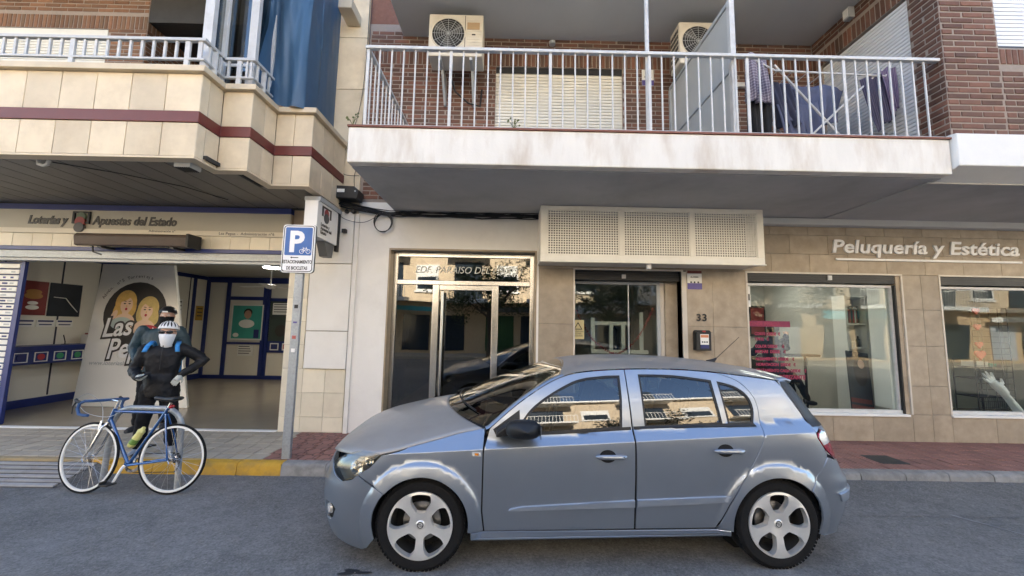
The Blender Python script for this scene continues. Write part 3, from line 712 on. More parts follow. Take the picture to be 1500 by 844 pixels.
# outdoor air conditioners
def ac_unit(x0, x1, y0, y1, z0, z1, label):
    t = thing('air_conditioner', ((x0+x1)/2, (y0+y1)/2, z0), label, 'air conditioner', 'outdoor air conditioners above the balcony')
    MB().box(x0, x1, y0, y1, z0, z1).build('casing', 'ac_cream', t, bevel=.015)
    cx, cz, r = x0+(x1-x0)*.36, (z0+z1)/2+.02, min(.235, (z1-z0)*.37)
    MB().lathe([(r, y0-.004), (r+.012, y0-.012), (r+.02, y0-.001)], (cx, 0, cz), 'y', 36, cap=False).build('fan_ring', 'ac_cream', t, smooth=True)
    MB().lathe([(1e-7, y0-.0025), (r, y0-.0025)], (cx, 0, cz), 'y', 36).build('fan_recess', 'black', t)
    g_ = MB()
    for k in range(1, 7): g_.tube([(cx+r*k/7*math.cos(a), y0-.01, cz+r*k/7*math.sin(a)) for a in [2*math.pi*i/24 for i in range(24)]], .0025, 4, closed=True)
    for k in range(6): a = math.pi*k/6; g_.tube([(cx-r*math.cos(a), y0-.009, cz-r*math.sin(a)), (cx+r*math.cos(a), y0-.009, cz+r*math.sin(a))], .003, 4)
    g_.build('fan_grille', 'grey_paint', t)
    fb = MB()
    for k in range(3):
        a = 2*math.pi*k/3+.4; c_, s_ = math.cos(a), math.sin(a)
        fb.add([(cx+.03*c_, y0-.004, cz+.03*s_), (cx+r*.9*c_-.09*s_, y0-.004, cz+r*.9*s_+.09*c_), (cx+r*.95*c_+.02*s_, y0-.006, cz+r*.95*s_-.02*c_), (cx+r*.6*c_+.07*s_, y0-.006, cz+r*.6*s_-.07*c_)], [(0, 1, 2, 3)])
    fb.build('fan_blade', 'grey_dark', t, fix=False)
    xs_ = x0+(x1-x0)*.67
    g2 = MB(); g2.box(xs_-.004, xs_+.004, y0-.003, y0+.001, z0+.02, z1-.02); g2.build('seam', 'black', t)
    for i in range(14):
        z = z0+.05+(z1-z0-.1)*i/13
        MB().box(xs_+.02, x1-.03, y0-.005, y0, z-.004, z+.004).build('louvre', 'ac_cream', t)
    MB().box(xs_+.03, x1-.05, y0-.007, y0-.0045, z1-.24, z1-.13).build('label', 'pale_brown', t)
    MB().box(xs_+.1, x1-.11, y0-.007, y0-.0045, z1-.33, z1-.31).build('badge', 'black', t)
    sd = MB()
    for i in range(5):
        for j in range(6):
            z = z0+.07+(z1-z0-.12)*j/6; y = y0+.04+(y1-y0-.06)*i/5; sd.box(x0-.003, x0+.002, y, y+.04, z, z+.055)
    sd.build('side_grille', 'black', t)
    for x in (x0+.17, x1-.17):
        MB().box(x-.02, x+.02, y0+.02, -.0, z0-.045, z0-.002).prism([(y0+.25, z0-.045), (-.0, z0-.045), (-.0, z0-.42), (-.05, z0-.42)], 'x', x-.018, x+.018).build('bracket', 'grey_paint', t)
    for k in range(3): pass
    return t
mat('grey_dark', (.1, .1, .1), .5); mat('ac_cream', (.66, .61, .51), .5, var=.06, scale=4, dirt=.2, dscale=4); mat('pale_brown', (.42, .29, .16), .5)
ac_unit(-1.25, -.455, -.62, -.28, 5.63, 6.285, 'cream outdoor air conditioner at left, its grille and brackets above the railing')
ac_unit(2.44, 3.22, -.60, -.28, 5.62, 6.27, 'cream outdoor air conditioner at right, half hidden by the balcony divider')
# hose under the left unit
b = MB(); b.tube([(-.98, -.3, 5.6), (-.9, -.2, 5.35), (-.7, -.1, 5.22), (-.52, -.06, 5.2), (-.5, -.03, 5.5)], .014, 8); tag(b.build('pipe', 'black', None, smooth=True), 'black hose looping under the left air conditioner', 'pipe')
# balcony divider panel
t = thing('balcony_divider', (2.55, -.85, 3.65), 'grey framed privacy panel dividing the balcony beside the drying rack', 'divider')
MB().box(2.535, 2.555, -1.66, -.02, 3.66, 5.56).build('panel', 'grey_panel', t) if mat('grey_panel', (.45, .46, .45), .5, var=.05) else None
b = MB(); b.box(2.515, 2.575, -1.655, -.02, 5.56, 5.61); b.box(2.515, 2.575, -1.655, -.02, 4.72, 4.77); b.box(2.515, 2.575, -.06, -.0, 3.66, 5.56); b.build('frame', 'grey_paint', t, bevel=.004)
MB().box(2.515, 2.575, -1.72, -1.66, 3.65, 5.615).build('post', 'white_paint', t, bevel=.004)
# white awning pole from the rail to the ceiling
b = MB(); b.cyl((1.54, -1.72, 3.9), (1.54, -1.72, 6.408), .024, n=14); tag(b.build('awning_pole', 'white_paint', None, smooth=True), 'white round pole rising from the balcony railing to the ceiling', 'pole')
# wall lantern on the bay side
t = thing('wall_lamp', (4.88, -.75, 6.3), 'small square wall lamp on the brick side wall under the ceiling', 'lamp')
MB().box(4.80, 4.89, -.8, -.7, 6.24, 6.40).build('body', 'grey_paint', t, bevel=.006); MB().box(4.792, 4.8, -.79, -.71, 6.26, 6.38).build('diffuser', 'paper', t)
b = MB(); b.lathe([(.0, 0), (.05, 0), (.05, .05), (.035, .06)], (.62, -.06, 6.28), 'z', 14); tag(b.build('ceiling_hook', 'grey_paint', None), 'small metal fitting on the brick just above the railing and white shutter', 'fitting')
# ------------------------------------------------------------------ travertine clad building (left) with the lottery shop
tb = thing('apartment_building', (-5.5, 0, .13), 'cream stone clad building with maroon banded stepped balcony over the lottery shop', 'building')
MB().box(-14, -2.365, .3, 14, 6.62, 15.6).box(-14, -2.365, 1.35, 14, 3.62, 6.62).box(-2.9, -2.365, .05, 1.35, 3.6, 6.62).build('upper_storeys', 'mortar', tb)
MB().box(-14, -3.0, -1.5, .3, 7.3, 7.5).box(-14, -2.365, 0, .3, 7.1, 15.6).build('upper_wall', 'travertine', tb)
MB().box(-14, -2.365, .02, 14, 3.52, 3.62).build('floor_slab', 'interior_white', tb)
# stepped balcony outline (front edge), clockwise from far left
ZG = [(-9.6, -1.82), (-3.44, -1.82), (-3.44, -1.5), (-3.09, -1.5), (-3.09, -1.03), (-2.61, -1.03), (-2.61, -.06)]
def off_poly(pts, d):   # offset of an axis-aligned stepped line outward by d
    out = []
    for i, (x, y) in enumerate(pts):
        dx = dy = 0
        for j in (i-1, i):
            if 0 <= j < len(pts)-1:
                a, b_ = pts[j], pts[j+1]
                if abs(a[1]-b_[1]) < 1e-6: dy = -d
                else: dx = d
        out.append((x+dx, y+dy))
    return out
def band(name, m, d_out, z0, z1, d_in=-.09):
    o, i_ = off_poly(ZG, d_out), off_poly(ZG, d_in)
    poly = o + i_[::-1]
    return MB().prism(poly, 'z', z0, z1).build(name, m, tb, bevel=.004)
par_core = band('parapet', 'grout', -.02, 3.5, 4.46)
band('maroon_band', 'maroon', .012, 3.884, 4.01, -.03)
band('coping', 'travertine', .055, 4.452, 4.52, -.14)
band('drip_edge', 'travertine_side', .004, 3.475, 3.499, -.12)
cache = {}
def clad(a, b_, z0, z1):
    w = math.hypot(b_[0]-a[0], b_[1]-a[1]); rz = math.atan2(b_[1]-a[1], b_[0]-a[0]); m = 'travertine'
    k = (round(w, 3), round(z1-z0, 3), m)
    if k not in cache: cache[k] = block_mesh('parapet_tile', w-.007, .03, z1-z0-.005, .003, m)
    o = place('parapet_tile', cache[k], ((a[0]+b_[0])/2, (a[1]+b_[1])/2, (z0+z1)/2), tb, rot=(random.uniform(-.004, .004), random.uniform(-.003, .003), rz))
for i in range(len(ZG)-1):
    a, b_ = Vector(ZG[i]), Vector(ZG[i+1]); L_ = (b_-a).length
    if i == 0:
        cut = [0]+[L_-.385*k for k in range(15, -1, -1)]
    else: cut = [0, L_/2, L_] if L_ > .4 or i == 1 else [0, L_]
    if i == 5: cut = [0, .3, .62, L_]
    if i == 1: cut = [0, .12, L_]
    for c, d in zip(cut, cut[1:]):
        if d-c < .03: continue
        u = (b_-a)/L_; clad(a+u*c, a+u*d, 4.012, 4.45); clad(a+u*c, a+u*d, 3.5, 3.882)
# soffit planks
def front_y(x):
    return -1.73 if x < -3.54 else (-1.41 if x < -3.19 else (-.94 if x < -2.7 else -.02))
x = -9.3
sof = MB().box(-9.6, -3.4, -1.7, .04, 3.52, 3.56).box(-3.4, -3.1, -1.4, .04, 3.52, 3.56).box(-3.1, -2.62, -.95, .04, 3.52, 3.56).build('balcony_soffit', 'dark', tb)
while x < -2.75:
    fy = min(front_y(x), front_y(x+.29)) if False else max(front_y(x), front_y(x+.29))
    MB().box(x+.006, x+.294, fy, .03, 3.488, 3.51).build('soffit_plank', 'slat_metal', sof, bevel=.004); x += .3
# railing on the parapet
rl = MB(); RL = [(-9.6, -1.80), (-3.47, -1.80), (-3.47, -1.49), (-3.12, -1.49), (-3.12, -1.1)]
def seg(b, a, c, z0, z1, w):
    if abs(a[1]-c[1]) < 1e-6: b.box(min(a[0], c[0])-w, max(a[0], c[0])+w, a[1]-w, a[1]+w, z0, z1)
    else: b.box(a[0]-w, a[0]+w, min(a[1], c[1])+w, max(a[1], c[1])-w, z0+.001, z1-.001)
for a, c in zip(RL, RL[1:]): seg(rl, a, c, 4.845, 4.88, .024); seg(rl, a, c, 4.62, 4.645, .016)
rail2 = rl.build('railing', 'aluminium', tb, bevel=.004)
pm2 = MB().box(-.026, .026, -.013, .013, 4.52, 4.844).mesh('post', 'white_paint'); bm2 = MB().box(-.012, .012, -.01, .01, 4.646, 4.844).mesh('baluster', 'white_paint')
for x in (-8.77, -7.49, -6.21, -4.93, -3.65): place('post', pm2, (x, -1.80, 0), rail2)
x = -4.93-1.28
for k in range(-24, 12):
    x = -4.93+.128*k
    if -9 < x < -3.5 and abs((x+3.65)/1.28-round((x+3.65)/1.28)) > .05: place('baluster', bm2, (x, -1.80, 0), rail2)
for (x, y, p) in ((-3.47, -1.64, 1), (-3.29, -1.49, 1), (-3.12, -1.3, 1)): place('post', pm2, (x, y, 0), rail2)
for (x, y) in ((-3.5, -1.80), (-3.47, -1.72), (-3.47, -1.56), (-3.42, -1.49), (-3.2, -1.49), (-3.15, -1.49), (-3.12, -1.42), (-3.12, -1.2)): place('baluster', bm2, (x, y, 0), rail2)
# glazed enclosure (white aluminium)
en = MB()
for (x, y, w) in ((-3.60, -1.60, .055), (-3.60, -1.38, .045), (-3.24, -1.36, .05), (-3.24, -1.02, .045)): en.box(x-w, x+w, y-w*.6, y+w*.6, 4.52, 7.2)
en.box(-3.64, -3.56, -1.58, -1.40, 4.521, 4.6); en.box(-3.56, -3.28, -1.39, -1.33, 4.521, 4.60); en.box(-3.56, -3.28, -1.375, -1.345, 4.86, 4.9)
en = en.build('balcony_glazing', 'white_paint', tb, bevel=.004)
MB().box(-3.605, -3.595, -1.57, -1.41, 4.6, 7.2).build('pane', 'dark_glass', en); MB().box(-3.555, -3.285, -1.365, -1.36, 4.6, 7.2).build('pane', 'dark_glass', en); MB().box(-3.245, -3.235, -1.32, -1.06, 4.6, 7.2).build('pane', 'dark_glass', en)
# things behind: dark interior of the glazed balcony
MB().box(-5.97, -2.9, 1.28, 1.34, 3.62, 6.62).build('recess_wall', 'mortar', tb)
MB().box(-5.965, -2.9, .005, 1.3, 6.56, 7.28).build('recess_ceiling', 'dark', tb)
MB().box(-9.6, -3.55, -1.72, 1.3, 3.625, 3.68).box(-3.55, -3.2, -1.4, 1.3, 3.625, 3.68).box(-3.2, -2.72, -.93, 1.3, 3.625, 3.68).build('balcony_floor', 'grout', tb)
# brick wall of the first floor
bk = Bricks('brick_tan', block_mesh('brick', BW, .09, BH, .004, 'brick_tan'))
b = MB(); b.box(-9.6, -9.2, .002, .3, 3.62, 7.1); b.box(-9.2, -6.59, .002, .3, 6.42, 7.1); b.box(-6.59, -5.99, .002, .3, 3.62, 7.1); b.box(-5.99, -5.972, .002, 1.3, 3.62, 7.1); b.box(-9.2, -6.59, .12, .3, 3.62, 6.42)
b.build('mortar_bed', 'mortar', tb)
bk.wall((-9.3, 0, 4.3), 0, 3.33, 0, 2.8, openings=[(0, 2.71, 0, 2.12)], soldiers=[(0, 3.33, 2.12, 2.36)])
bk.wall((-5.97, 0, 4.3), R(90), 1.3, 0, 2.8, soldiers=[(0, 1.3, 2.12, 2.36)])
bk.wall((-5.97, 1.275, 4.3), 0, 2.9, 0, 2.3, soldiers=[(0, 2.9, 1.9, 2.14)])
bk.build(tb)
slat_shutter(tb, (-9.2, .03, 4.3), 0, 2.61, 0, 1.95, .05, 'shutter_white')
MB().box(-9.2, -6.6, .0, .09, 6.26, 6.41).build('shutter_casing', 'shutter_white', tb, bevel=.006)
# plain stone strip between the two buildings, upper part
MB().box(-2.99, -2.365, .012, .05, 3.4, 7.1).build('stone_strip', 'grout', tb)
zc = [3.47, 4.57, 5.47, 6.36, 7.1]
for za, zb_ in zip(zc, zc[1:]): place('stone_panel', block_mesh('stone_panel', .615, .03, zb_-za-.008, .003, 'travertine'), (-2.68, -.012, (za+zb_)/2), tb)
# ground floor pillar
MB().box(-3.37, -2.362, .02, .3, .1, 3.49).build('pillar', 'grout', tb)
b_ = None
cz = [.13, .35, .70, 1.05]
for za, zb_ in zip(cz, cz[1:]):
    for xa, xb in ((-3.365, -3.05), (-3.05, -2.72), (-2.72, -2.42)):
        place('pillar_tile', block_mesh('pillar_tile', xb-xa-.004, .02, zb_-za-.004, .002, 'cream_tile'), ((xa+xb)/2, .0, (za+zb_)/2), tb)
cz = [1.05, 1.4, 1.75, 2.1, 2.45, 2.8, 3.15]
for za, zb_ in zip(cz, cz[1:]): place('pillar_tile', block_mesh('pillar_tile', .3, .02, zb_-za-.004, .002, 'cream_tile'), (-3.213, .0, (za+zb_)/2), tb)
for za, zb_ in ((1.05, 1.61), (1.61, 2.63), (2.63, 3.45)):
    place('pillar_slab', block_mesh('pillar_slab', .625, .05, zb_-za-.01, .006, 'white_slab'), (-2.72, -.045, (za+zb_)/2), tb)
# shop front: beams, sign board, tiles, shutter housing
MB().box(-9.6, -3.375, -.06, .1, 3.385, 3.47).build('blue_beam', 'navy', tb, bevel=.006)
MB().box(-9.6, -3.0, -.03, .1, 3.47, 3.52).build('cable_trough', 'black', tb)
MB().box(-9.6, -3.372, -.02, .1, 2.74, 3.384).build('lintel', 'grout', tb)
x = -3.38
while x > -9.4:
    place('lintel_tile', cache.setdefault('lt', block_mesh('lintel_tile', .296, .02, .2, .002, 'cream_tile')), (x-.15, -.036, 2.92), tb); x -= .3
MB().box(-9.6, -3.375, -.07, -.021, 2.755, 2.815).build('blue_trim', 'navy', tb, bevel=.004)
b = MB(); b.box(-9.6, -3.374, -.05, .12, 2.64, 2.754); b.build('shutter_housing', 'galvanised', tb, bevel=.008)
MB().box(-9.6, -3.374, -.02, .1, 2.60, 2.638).build('shutter_edge', 'grey_paint', tb)
# shop room
mat('panel_line', (.03, .03, .05), .6)
b = MB(); b.box(-8.72, -8.66, .1, 5.3, .0, 3.5); b.box(-3.37, -3.3, .3, 5.3, .0, 3.5); b.box(-8.72, -3.3, 5.21, 5.3, .0, 3.5); b.box(-9.6, -8.66, .1, .3, .0, 2.64)
b.build('shop_wall', 'shop_wall_panel', tb)
MB().box(-8.7, -3.3, .13, 5.3, 3.02, 3.06).build('shop_ceiling', 'salon_wall', tb)
MB().box(-9.6, -3.36, .02, 5.3, .02, .138).build('shop_floor', 'interior_floor', tb)
MB().box(-7.6, -3.38, -.02, .06, .1, .142).build('threshold', 'bay_white', tb)
b = MB()
for y in (.75, 1.62, 2.3, 2.8, 3.25, 3.7, 4.15, 4.6): b.box(-8.662, -8.652, y-.012, y+.012, .3, 2.99)
b.build('panel_joint', 'panel_line', tb)
for y in (2.9, 3.85, 4.75): MB().box(-8.661, -8.64, y-.05, y+.05, .14, 3.0).build('blue_stile', 'navy', tb)
MB().box(-8.66, -8.63, .14, 5.2, .14, .28).build('blue_skirting', 'navy', tb); MB().box(-8.66, -8.64, .14, 5.2, 2.9, 3.0).build('blue_cornice', 'navy', tb); MB().box(-8.63, -3.4, 5.18, 5.21, .14, .24).build('blue_skirting', 'navy', tb)
# back wall with blue framed door and counter window
b = MB()
for x in (-8.62, -8.02, -6.97, -6.9): b.box(x-.05 if x != -6.9 else x, x+.05 if x != -6.9 else x+.08, 5.16, 5.2, .24, 3.0)
b.box(-8.57, -3.4, 5.165, 5.2, 2.84, 3.0); b.box(-7.97, -7.02, 5.165, 5.2, 2.35, 2.45); b.box(-6.8, -3.4, 5.165, 5.2, 2.33, 2.42); b.box(-6.8, -3.4, 5.165, 5.2, .88, 1.2); b.box(-7.97, -7.02, 5.165, 5.2, 1.1, 1.16)
b.build('back_frame', 'navy', tb)
mat('counter_dark', (.05, .07, .06), .3)
MB().box(-6.8, -3.42, 5.17, 5.19, 1.2, 2.33).build('counter_window', 'counter_dark', tb)
for i, c in enumerate(('label_navy', 'print_red', 'label_navy', 'print_green')) if mat('print_red', (.45, .04, .05), .5) and mat('print_green', (.05, .3, .14), .5) else ():
    x = -6.72+.34*i; MB().box(x, x+.24, 5.155, 5.162, .95, 1.15).build('game_print', 'paper', tb); MB().box(x+.03, x+.21, 5.15, 5.157, .98, 1.12).build('game_mark', c, tb)

# ------------------------------------------------------------------ things on and in the left building
t = thing('lottery_sign', (-6, -.05, 3.2), 'beige lottery fascia board with dark lettering and framed emblem over the shop opening', 'sign')
MB().box(-9.5, -3.378, -.05, -.021, 3.095, 3.384).build('board', 'warm_sign', t)
MB().box(-9.5, -3.378, -.07, -.021, 3.02, 3.093).build('strip', 'strip_cream', t, bevel=.003)
text('lettering', 'Loterías y', .175, facing(-7.36, -.055, 3.165), 'letter_dark', t, ext=.004, shear=.2, bold=.008, sx=.83)
text('lettering', 'Apuestas del Estado', .185, facing(-6.38, -.055, 3.165), 'letter_dark', t, ext=.004, shear=.2, bold=.006, sx=.84)
text('lettering', 'Las Pepas -  Administración nº6', .06, facing(-4.44, -.073, 3.038), 'letter_dark', t, ext=.001, sx=1.1)
text('lettering', 'Administración nº', .05, facing(-5.5, -.073, 3.06), 'letter_dark', t, ext=.001, sx=1.1)
e = MB(); x0, x1, z0, z1 = -6.68, -6.42, 3.12, 3.36
e.box(x0, x0+.03, -.075, -.05, z0+.05, z1); e.box(x1-.03, x1, -.075, -.05, z0+.05, z1); e.box(x0+.03, x1-.03, -.075, -.05, z1-.025, z1); e.box(x0+.03, x0+.06, -.075, -.05, z0+.05, z0+.08); e.box(x1-.06, x1-.03, -.075, -.05, z0+.05, z0+.08)
e.build('emblem_frame', 'black', t)
mat('emb_green', (.12, .16, .1), .5); mat('emb_red', (.3, .05, .05), .5); mat('emb_grey', (.07, .07, .075), .5)
for i, (m, z, r) in enumerate((('emb_green', 3.275, .07), ('emb_red', 3.2, .075), ('emb_grey', 3.11, .075))):
    MB().lathe([(1e-6, -.078-.006*i), (r, -.078-.006*i), (r, -.05)], (-6.55+.0*i, 0, z), 'y', 24).build('emblem_disc', m, t)
# folded awning case
t = thing('awning_case', (-5.5, -.2, 2.82), 'folded brown fabric awning on brackets under the lottery lettering', 'awning')
b = MB(); b.prism([(-.09, 3.0), (-.30, 2.975), (-.33, 2.93), (-.31, 2.80), (-.27, 2.79), (-.09, 2.86)], 'x', -6.34, -4.70); b.build('fabric_roll', 'brown_awning', t, bevel=.015)
for x in (-6.0, -4.95): MB().box(x-.03, x+.03, -.28, -.04, 2.77, 2.80).build('bracket', 'black', t)
MB().box(-4.71, -4.67, -.335, -.09, 2.785, 2.985).build('end_cap', 'dark', t, bevel=.006)
b = MB(); b.tube([(-6.1, -.27, 2.79), (-6.05, -.3, 2.7), (-5.93, -.3, 2.66)], .011, 6); b.build('crank_eye', 'black', t, smooth=True)
# projecting light box
t = thing('light_box_sign', (-2.69, -.45, 2.88), 'white projecting light box of the lottery shop on the pillar', 'sign')
MB().box(-2.78, -2.60, -.78, -.16, 2.885, 3.38).build('box', 'letter_white', t, bevel=.008)
MB().box(-2.80, -2.58, -.76, -.10, 3.382, 3.44).build('top_cap', 'grey_paint', t); MB().box(-2.64, -2.596, -.16, -.09, 2.80, 3.40).build('bracket', 'black', t)
b = MB(); b.prism([(-.50, 2.884), (-.20, 2.884), (-.25, 2.68), (-.38, 2.68)], 'x', -2.74, -2.62); b.build('lamp_foot', 'grey_dark', t) if mat('grey_dark', (.1, .1, .1), .5) else None
sd = Matrix.Translation((-2.596, -.70, 3.08)) @ Matrix.Rotation(R(90), 4, 'Z') @ Matrix.Rotation(R(90), 4, 'X')
e = MB(); yy = -2.595
e.box(-2.601, yy, -.66, -.62, 3.2, 3.345); e.box(-2.601, yy, -.43, -.39, 3.2, 3.345); e.box(-2.601, yy, -.62, -.43, 3.32, 3.345); e.build('emblem_frame', 'letter_dark', t)
MB().lathe([(1e-6, -2.592), (.07, -2.592), (.07, -2.601)], (0, -.53, 3.19), 'x', 20).build('emblem_disc', 'emb_grey', t)
MB().lathe([(1e-6, -2.5935), (.06, -2.5935), (.06, -2.601)], (0, -.53, 3.26), 'x', 20).build('emblem_disc', 'emb_red', t)
for i, s in enumerate(('Loterías y', 'Apuestas del', 'Estado')):
    text('lettering', s, .062, sd @ Matrix.Translation((.02, -.02-.055*i, .001)), 'letter_dark', t, ext=.0008, bold=.002)
# small camera box on the pillar
b = MB(); b.box(-2.56, -2.5, -.12, -.05, 3.10, 3.16); tag(b.build('camera_box', 'black', None, bevel=.005), 'tiny black camera box on the white pillar beside the light box', 'camera')
# telecom box, cables, coil
t = thing('junction_box', (-2.52, -.2, 3.6), 'black telecom junction box on the stone strip between the buildings', 'junction box')
MB().prism([(-2.77, 3.6), (-2.30, 3.585), (-2.28, 3.72), (-2.36, 3.78), (-2.70, 3.79), (-2.78, 3.73)], 'y', -.26, -.04).build('body', 'black', t, bevel=.012)
MB().box(-2.60, -2.49, -.265, -.259, 3.68, 3.73).build('label', 'paper', t)
for x in (-2.74, -2.33): MB().cyl((x, -.268, 3.7), (x, -.255, 3.7), .012, n=8).build('screw', 'grey_paint', t)
rng = random.Random(3); cbt = thing('cable_bundle', (-1, -.05, 3.4), 'bundle of black cables running along the wall under the balcony', 'cables')
for k in range(9):
    z = 3.40+.018*(k % 4)+rng.uniform(-.006, .006); pts = []; y = -.03-.014*(k//4)-.012*(k % 2)
    for i in range(26):
        x = -2.75+(.45+2.75)*i/25
        zz = z + (.16*max(0, 1-(x+2.75)/.9)**1.3) + rng.uniform(-.006, .006) + .015*math.sin(x*3+k)
        pts.append((x, y-.02*rng.random()-(.1 if x < -2.0 else 0)*max(0, 1-(x+2.75)/.75), min(zz, 3.62)))
    MB().tube(pts, .007+.004*rng.random(), 6).build('cable', 'black', cbt, smooth=True)
b = MB()
for k in range(4):
    r = .125+.006*k; c = (-1.965+.004*k, -.04-.012*k, 3.275+.005*k)
    b.tube([(c[0]+r*math.cos(a), c[1]+.01*math.sin(3*a+k), c[2]+r*1.08*math.sin(a)) for a in [2*math.pi*i/36 for i in range(36)]], .006, 6, closed=True)
tag(b.build('cable_coil', 'black', None, smooth=True), 'coil of spare black cable hanging from the bundle on the white wall', 'cable coil')
for k, x in enumerate((-2.52, -2.42)):
    b = MB(); b.lathe([(.0, -.1), (.022, -.1), (.03, -.085), (.03, -.05)], (x, 0, 3.44), 'y', 14); b.tube([(x, -.07, 3.44), (x, -.07, 3.5)], .008, 6)
    tag(b.build('cable_clip', 'black', None), ('left' if k == 0 else 'right')+' one of the two round black cable clips at the top of the white pillar', 'clip', 'cable clips on the pillar')
for k, pts in enumerate(([(-2.72, -.16, 3.6), (-2.62, -.2, 3.4), (-2.5, -.12, 3.3), (-2.25, -.06, 3.28), (-2.0, -.05, 3.42)], [(-2.42, -.05, 3.75), (-2.45, -.04, 4.0), (-2.40, -.05, 4.3), (-2.37, -.04, 5.0), (-2.34, -.04, 6.0), (-2.33, -.04, 7.2)], [(-2.37, -.05, 4.02), (-2.62, -.04, 4.05), (-2.68, -.04, 4.25), (-2.5, -.04, 4.8), (-2.4, -.04, 5.4), (-2.37, -.04, 6.2), (-2.37, -.04, 7.2)])):
    P = [Vector(p) for p in pts]; sm = []
    for i in range(len(P)-1):
        p0, p1, p2, p3 = P[max(i-1, 0)], P[i], P[i+1], P[min(i+2, len(P)-1)]
        for j in range(6):
            u = j/6; sm.append(.5*((2*p1)+(p2-p0)*u+(2*p0-5*p1+4*p2-p3)*u*u+(3*p1-p0-3*p2+p3)*u**3))
    sm.append(P[-1])
    tag(MB().tube(sm, .0045, 6).build('loose_cable', 'black', None, smooth=True), ('thin cable sagging from the junction box across the white pillar', 'thin cable running straight up the stone strip at the brick edge', 'thin cable looping out over the upper stone strip')[k], 'cable')
# soffit fittings
t = thing('vent_grille', (-3.67, -1.62, 3.45), 'small metal vent grille under the balcony corner at the left building', 'vent')
MB().box(-3.76, -3.58, -1.7, -1.54, 3.43, 3.488).build('frame', 'grey_paint', t, bevel=.004)
for i in range(7): MB().box(-3.75+.024*i, -3.74+.024*i, -1.69, -1.55, 3.422, 3.431).build('slat', 'black', t)
b = MB(); b.tube([(-5.3, -1.66, 3.49), (-5.3, -1.66, 3.44), (-5.24, -1.66, 3.425), (-5.2, -1.66, 3.44), (-5.19, -1.66, 3.49)], .018, 8); tag(b.build('ceiling_hook', 'grey_paint', None, smooth=True), 'grey curved hook fixed under the left balcony soffit', 'hook')
b = MB(); b.tube([(-5.2, -1.62, 3.483), (-4.75, -1.35, 3.48), (-4.3, -.9, 3.482), (-4.1, -.4, 3.48)], .005, 6); tag(b.build('soffit_cable', 'black', None), 'thin black cable lying along the left balcony soffit', 'cable')
# blue tarpaulin over the end of the balcony glazing
mat('tarp', (.036, .09, .165), .5, var=.25, scale=2.5, bump=.3, bscale=60, dirt=.3, dscale=3, dcol=(.09, .13, .16), stretch=(1, 1, .35))
path = [(-3.26, -1.28), (-3.2, -1.06), (-3.04, -1.07), (-2.85, -1.08), (-2.71, -1.05), (-2.70, -.8), (-2.705, -.5), (-2.72, -.25)]
cum = [0]
for a, c in zip(path, path[1:]): cum.append(cum[-1]+math.hypot(c[0]-a[0], c[1]-a[1]))
def tarp(u, v):
    s = u*cum[-1]; i = max(k for k in range(len(cum)) if cum[k] <= s+1e-9); i = min(i, len(path)-2)
    f_ = (s-cum[i])/(cum[i+1]-cum[i]); x = path[i][0]+(path[i+1][0]-path[i][0])*f_; y = path[i][1]+(path[i+1][1]-path[i][1])*f_
    z = 4.535+2.75*v
    fold = .06*math.sin(s*9+v*3.2+2.2*math.sin(v*2.6+s))+.032*math.sin(s*23-v*6+1.5*math.sin(v*5))+.018*math.sin(v*11+s*7)+.012*math.sin(s*47+v*9)
    fold *= .75*(.4+1.0*v if v < .6 else 1.0)
    drape = .06*math.exp(-((u-.45-.25*(v-.2))/.07)**2)
    return (x+(.3*fold if i < 1 or i > 3 else .15*fold)+(-.15*fold if i > 3 else 0), y-(fold+drape if i <= 4 else .2*fold), z+.04*math.sin(s*7)*(v < .02))
b = MB(); b.grid(tarp, 110, 60); tag(b.build('tarpaulin', 'tarp', None, smooth=True, angle=180), 'blue tarpaulin draped over the end of the left balcony glazing', 'tarpaulin')
# slim lintel end beyond the tarpaulin
MB().box(-2.72, -2.5, -.4, -.02, 6.55, 6.72).build('cornice_end', 'travertine_side', tb, bevel=.01)

# ---- inside the lottery shop
def wall_x(y, z, s=1): return Matrix.Translation((-8.645, y, z)) @ Matrix.Rotation(R(90), 4, 'Z') @ Matrix.Rotation(R(90), 4, 'X')
mat('poster_red', (.2, .03, .03), .4, var=.4, scale=4); mat('poster_black', (.025, .03, .04), .3, var=.5, scale=3); mat('bun', (.4, .2, .06), .5); mat('poster_teal', (.05, .33, .27), .4, var=.15, scale=5); mat('poster_yellow', (.5, .3, .05), .5)
t = thing('poster', (-8.64, 1.2, 1.78), 'dark red poster with a round bun on the left shop wall', 'poster')
MB().box(-8.65, -8.64, .98, 1.40, 1.78, 2.4).build('sheet', 'poster_red', t)
for z, w in ((2.2, .12), (2.13, .14), (2.0, .08), (1.92, .1)): MB().lathe([(1e-6, -8.636), (w, -8.637), (w, -8.64)], (0, 0, 0), 'x', 18, mtx=Matrix.Translation((0, 1.19, z)) @ Matrix.Diagonal((1, 1, .42, 1))).build('picture', 'bun' if z > 2.1 else 'paper', t)
t = thing('poster', (-8.64, 1.68, 1.77), 'black poster with a pale road curve on the left shop wall', 'poster')
MB().box(-8.65, -8.64, 1.43, 1.97, 1.77, 2.4).build('sheet', 'poster_black', t)
b = MB(); b.tube([(-8.638, 1.5, 2.13), (-8.638, 1.7, 2.12), (-8.638, 1.8, 2.0), (-8.638, 1.93, 1.86)], .008, 6); b.build('picture', 'paper', t)
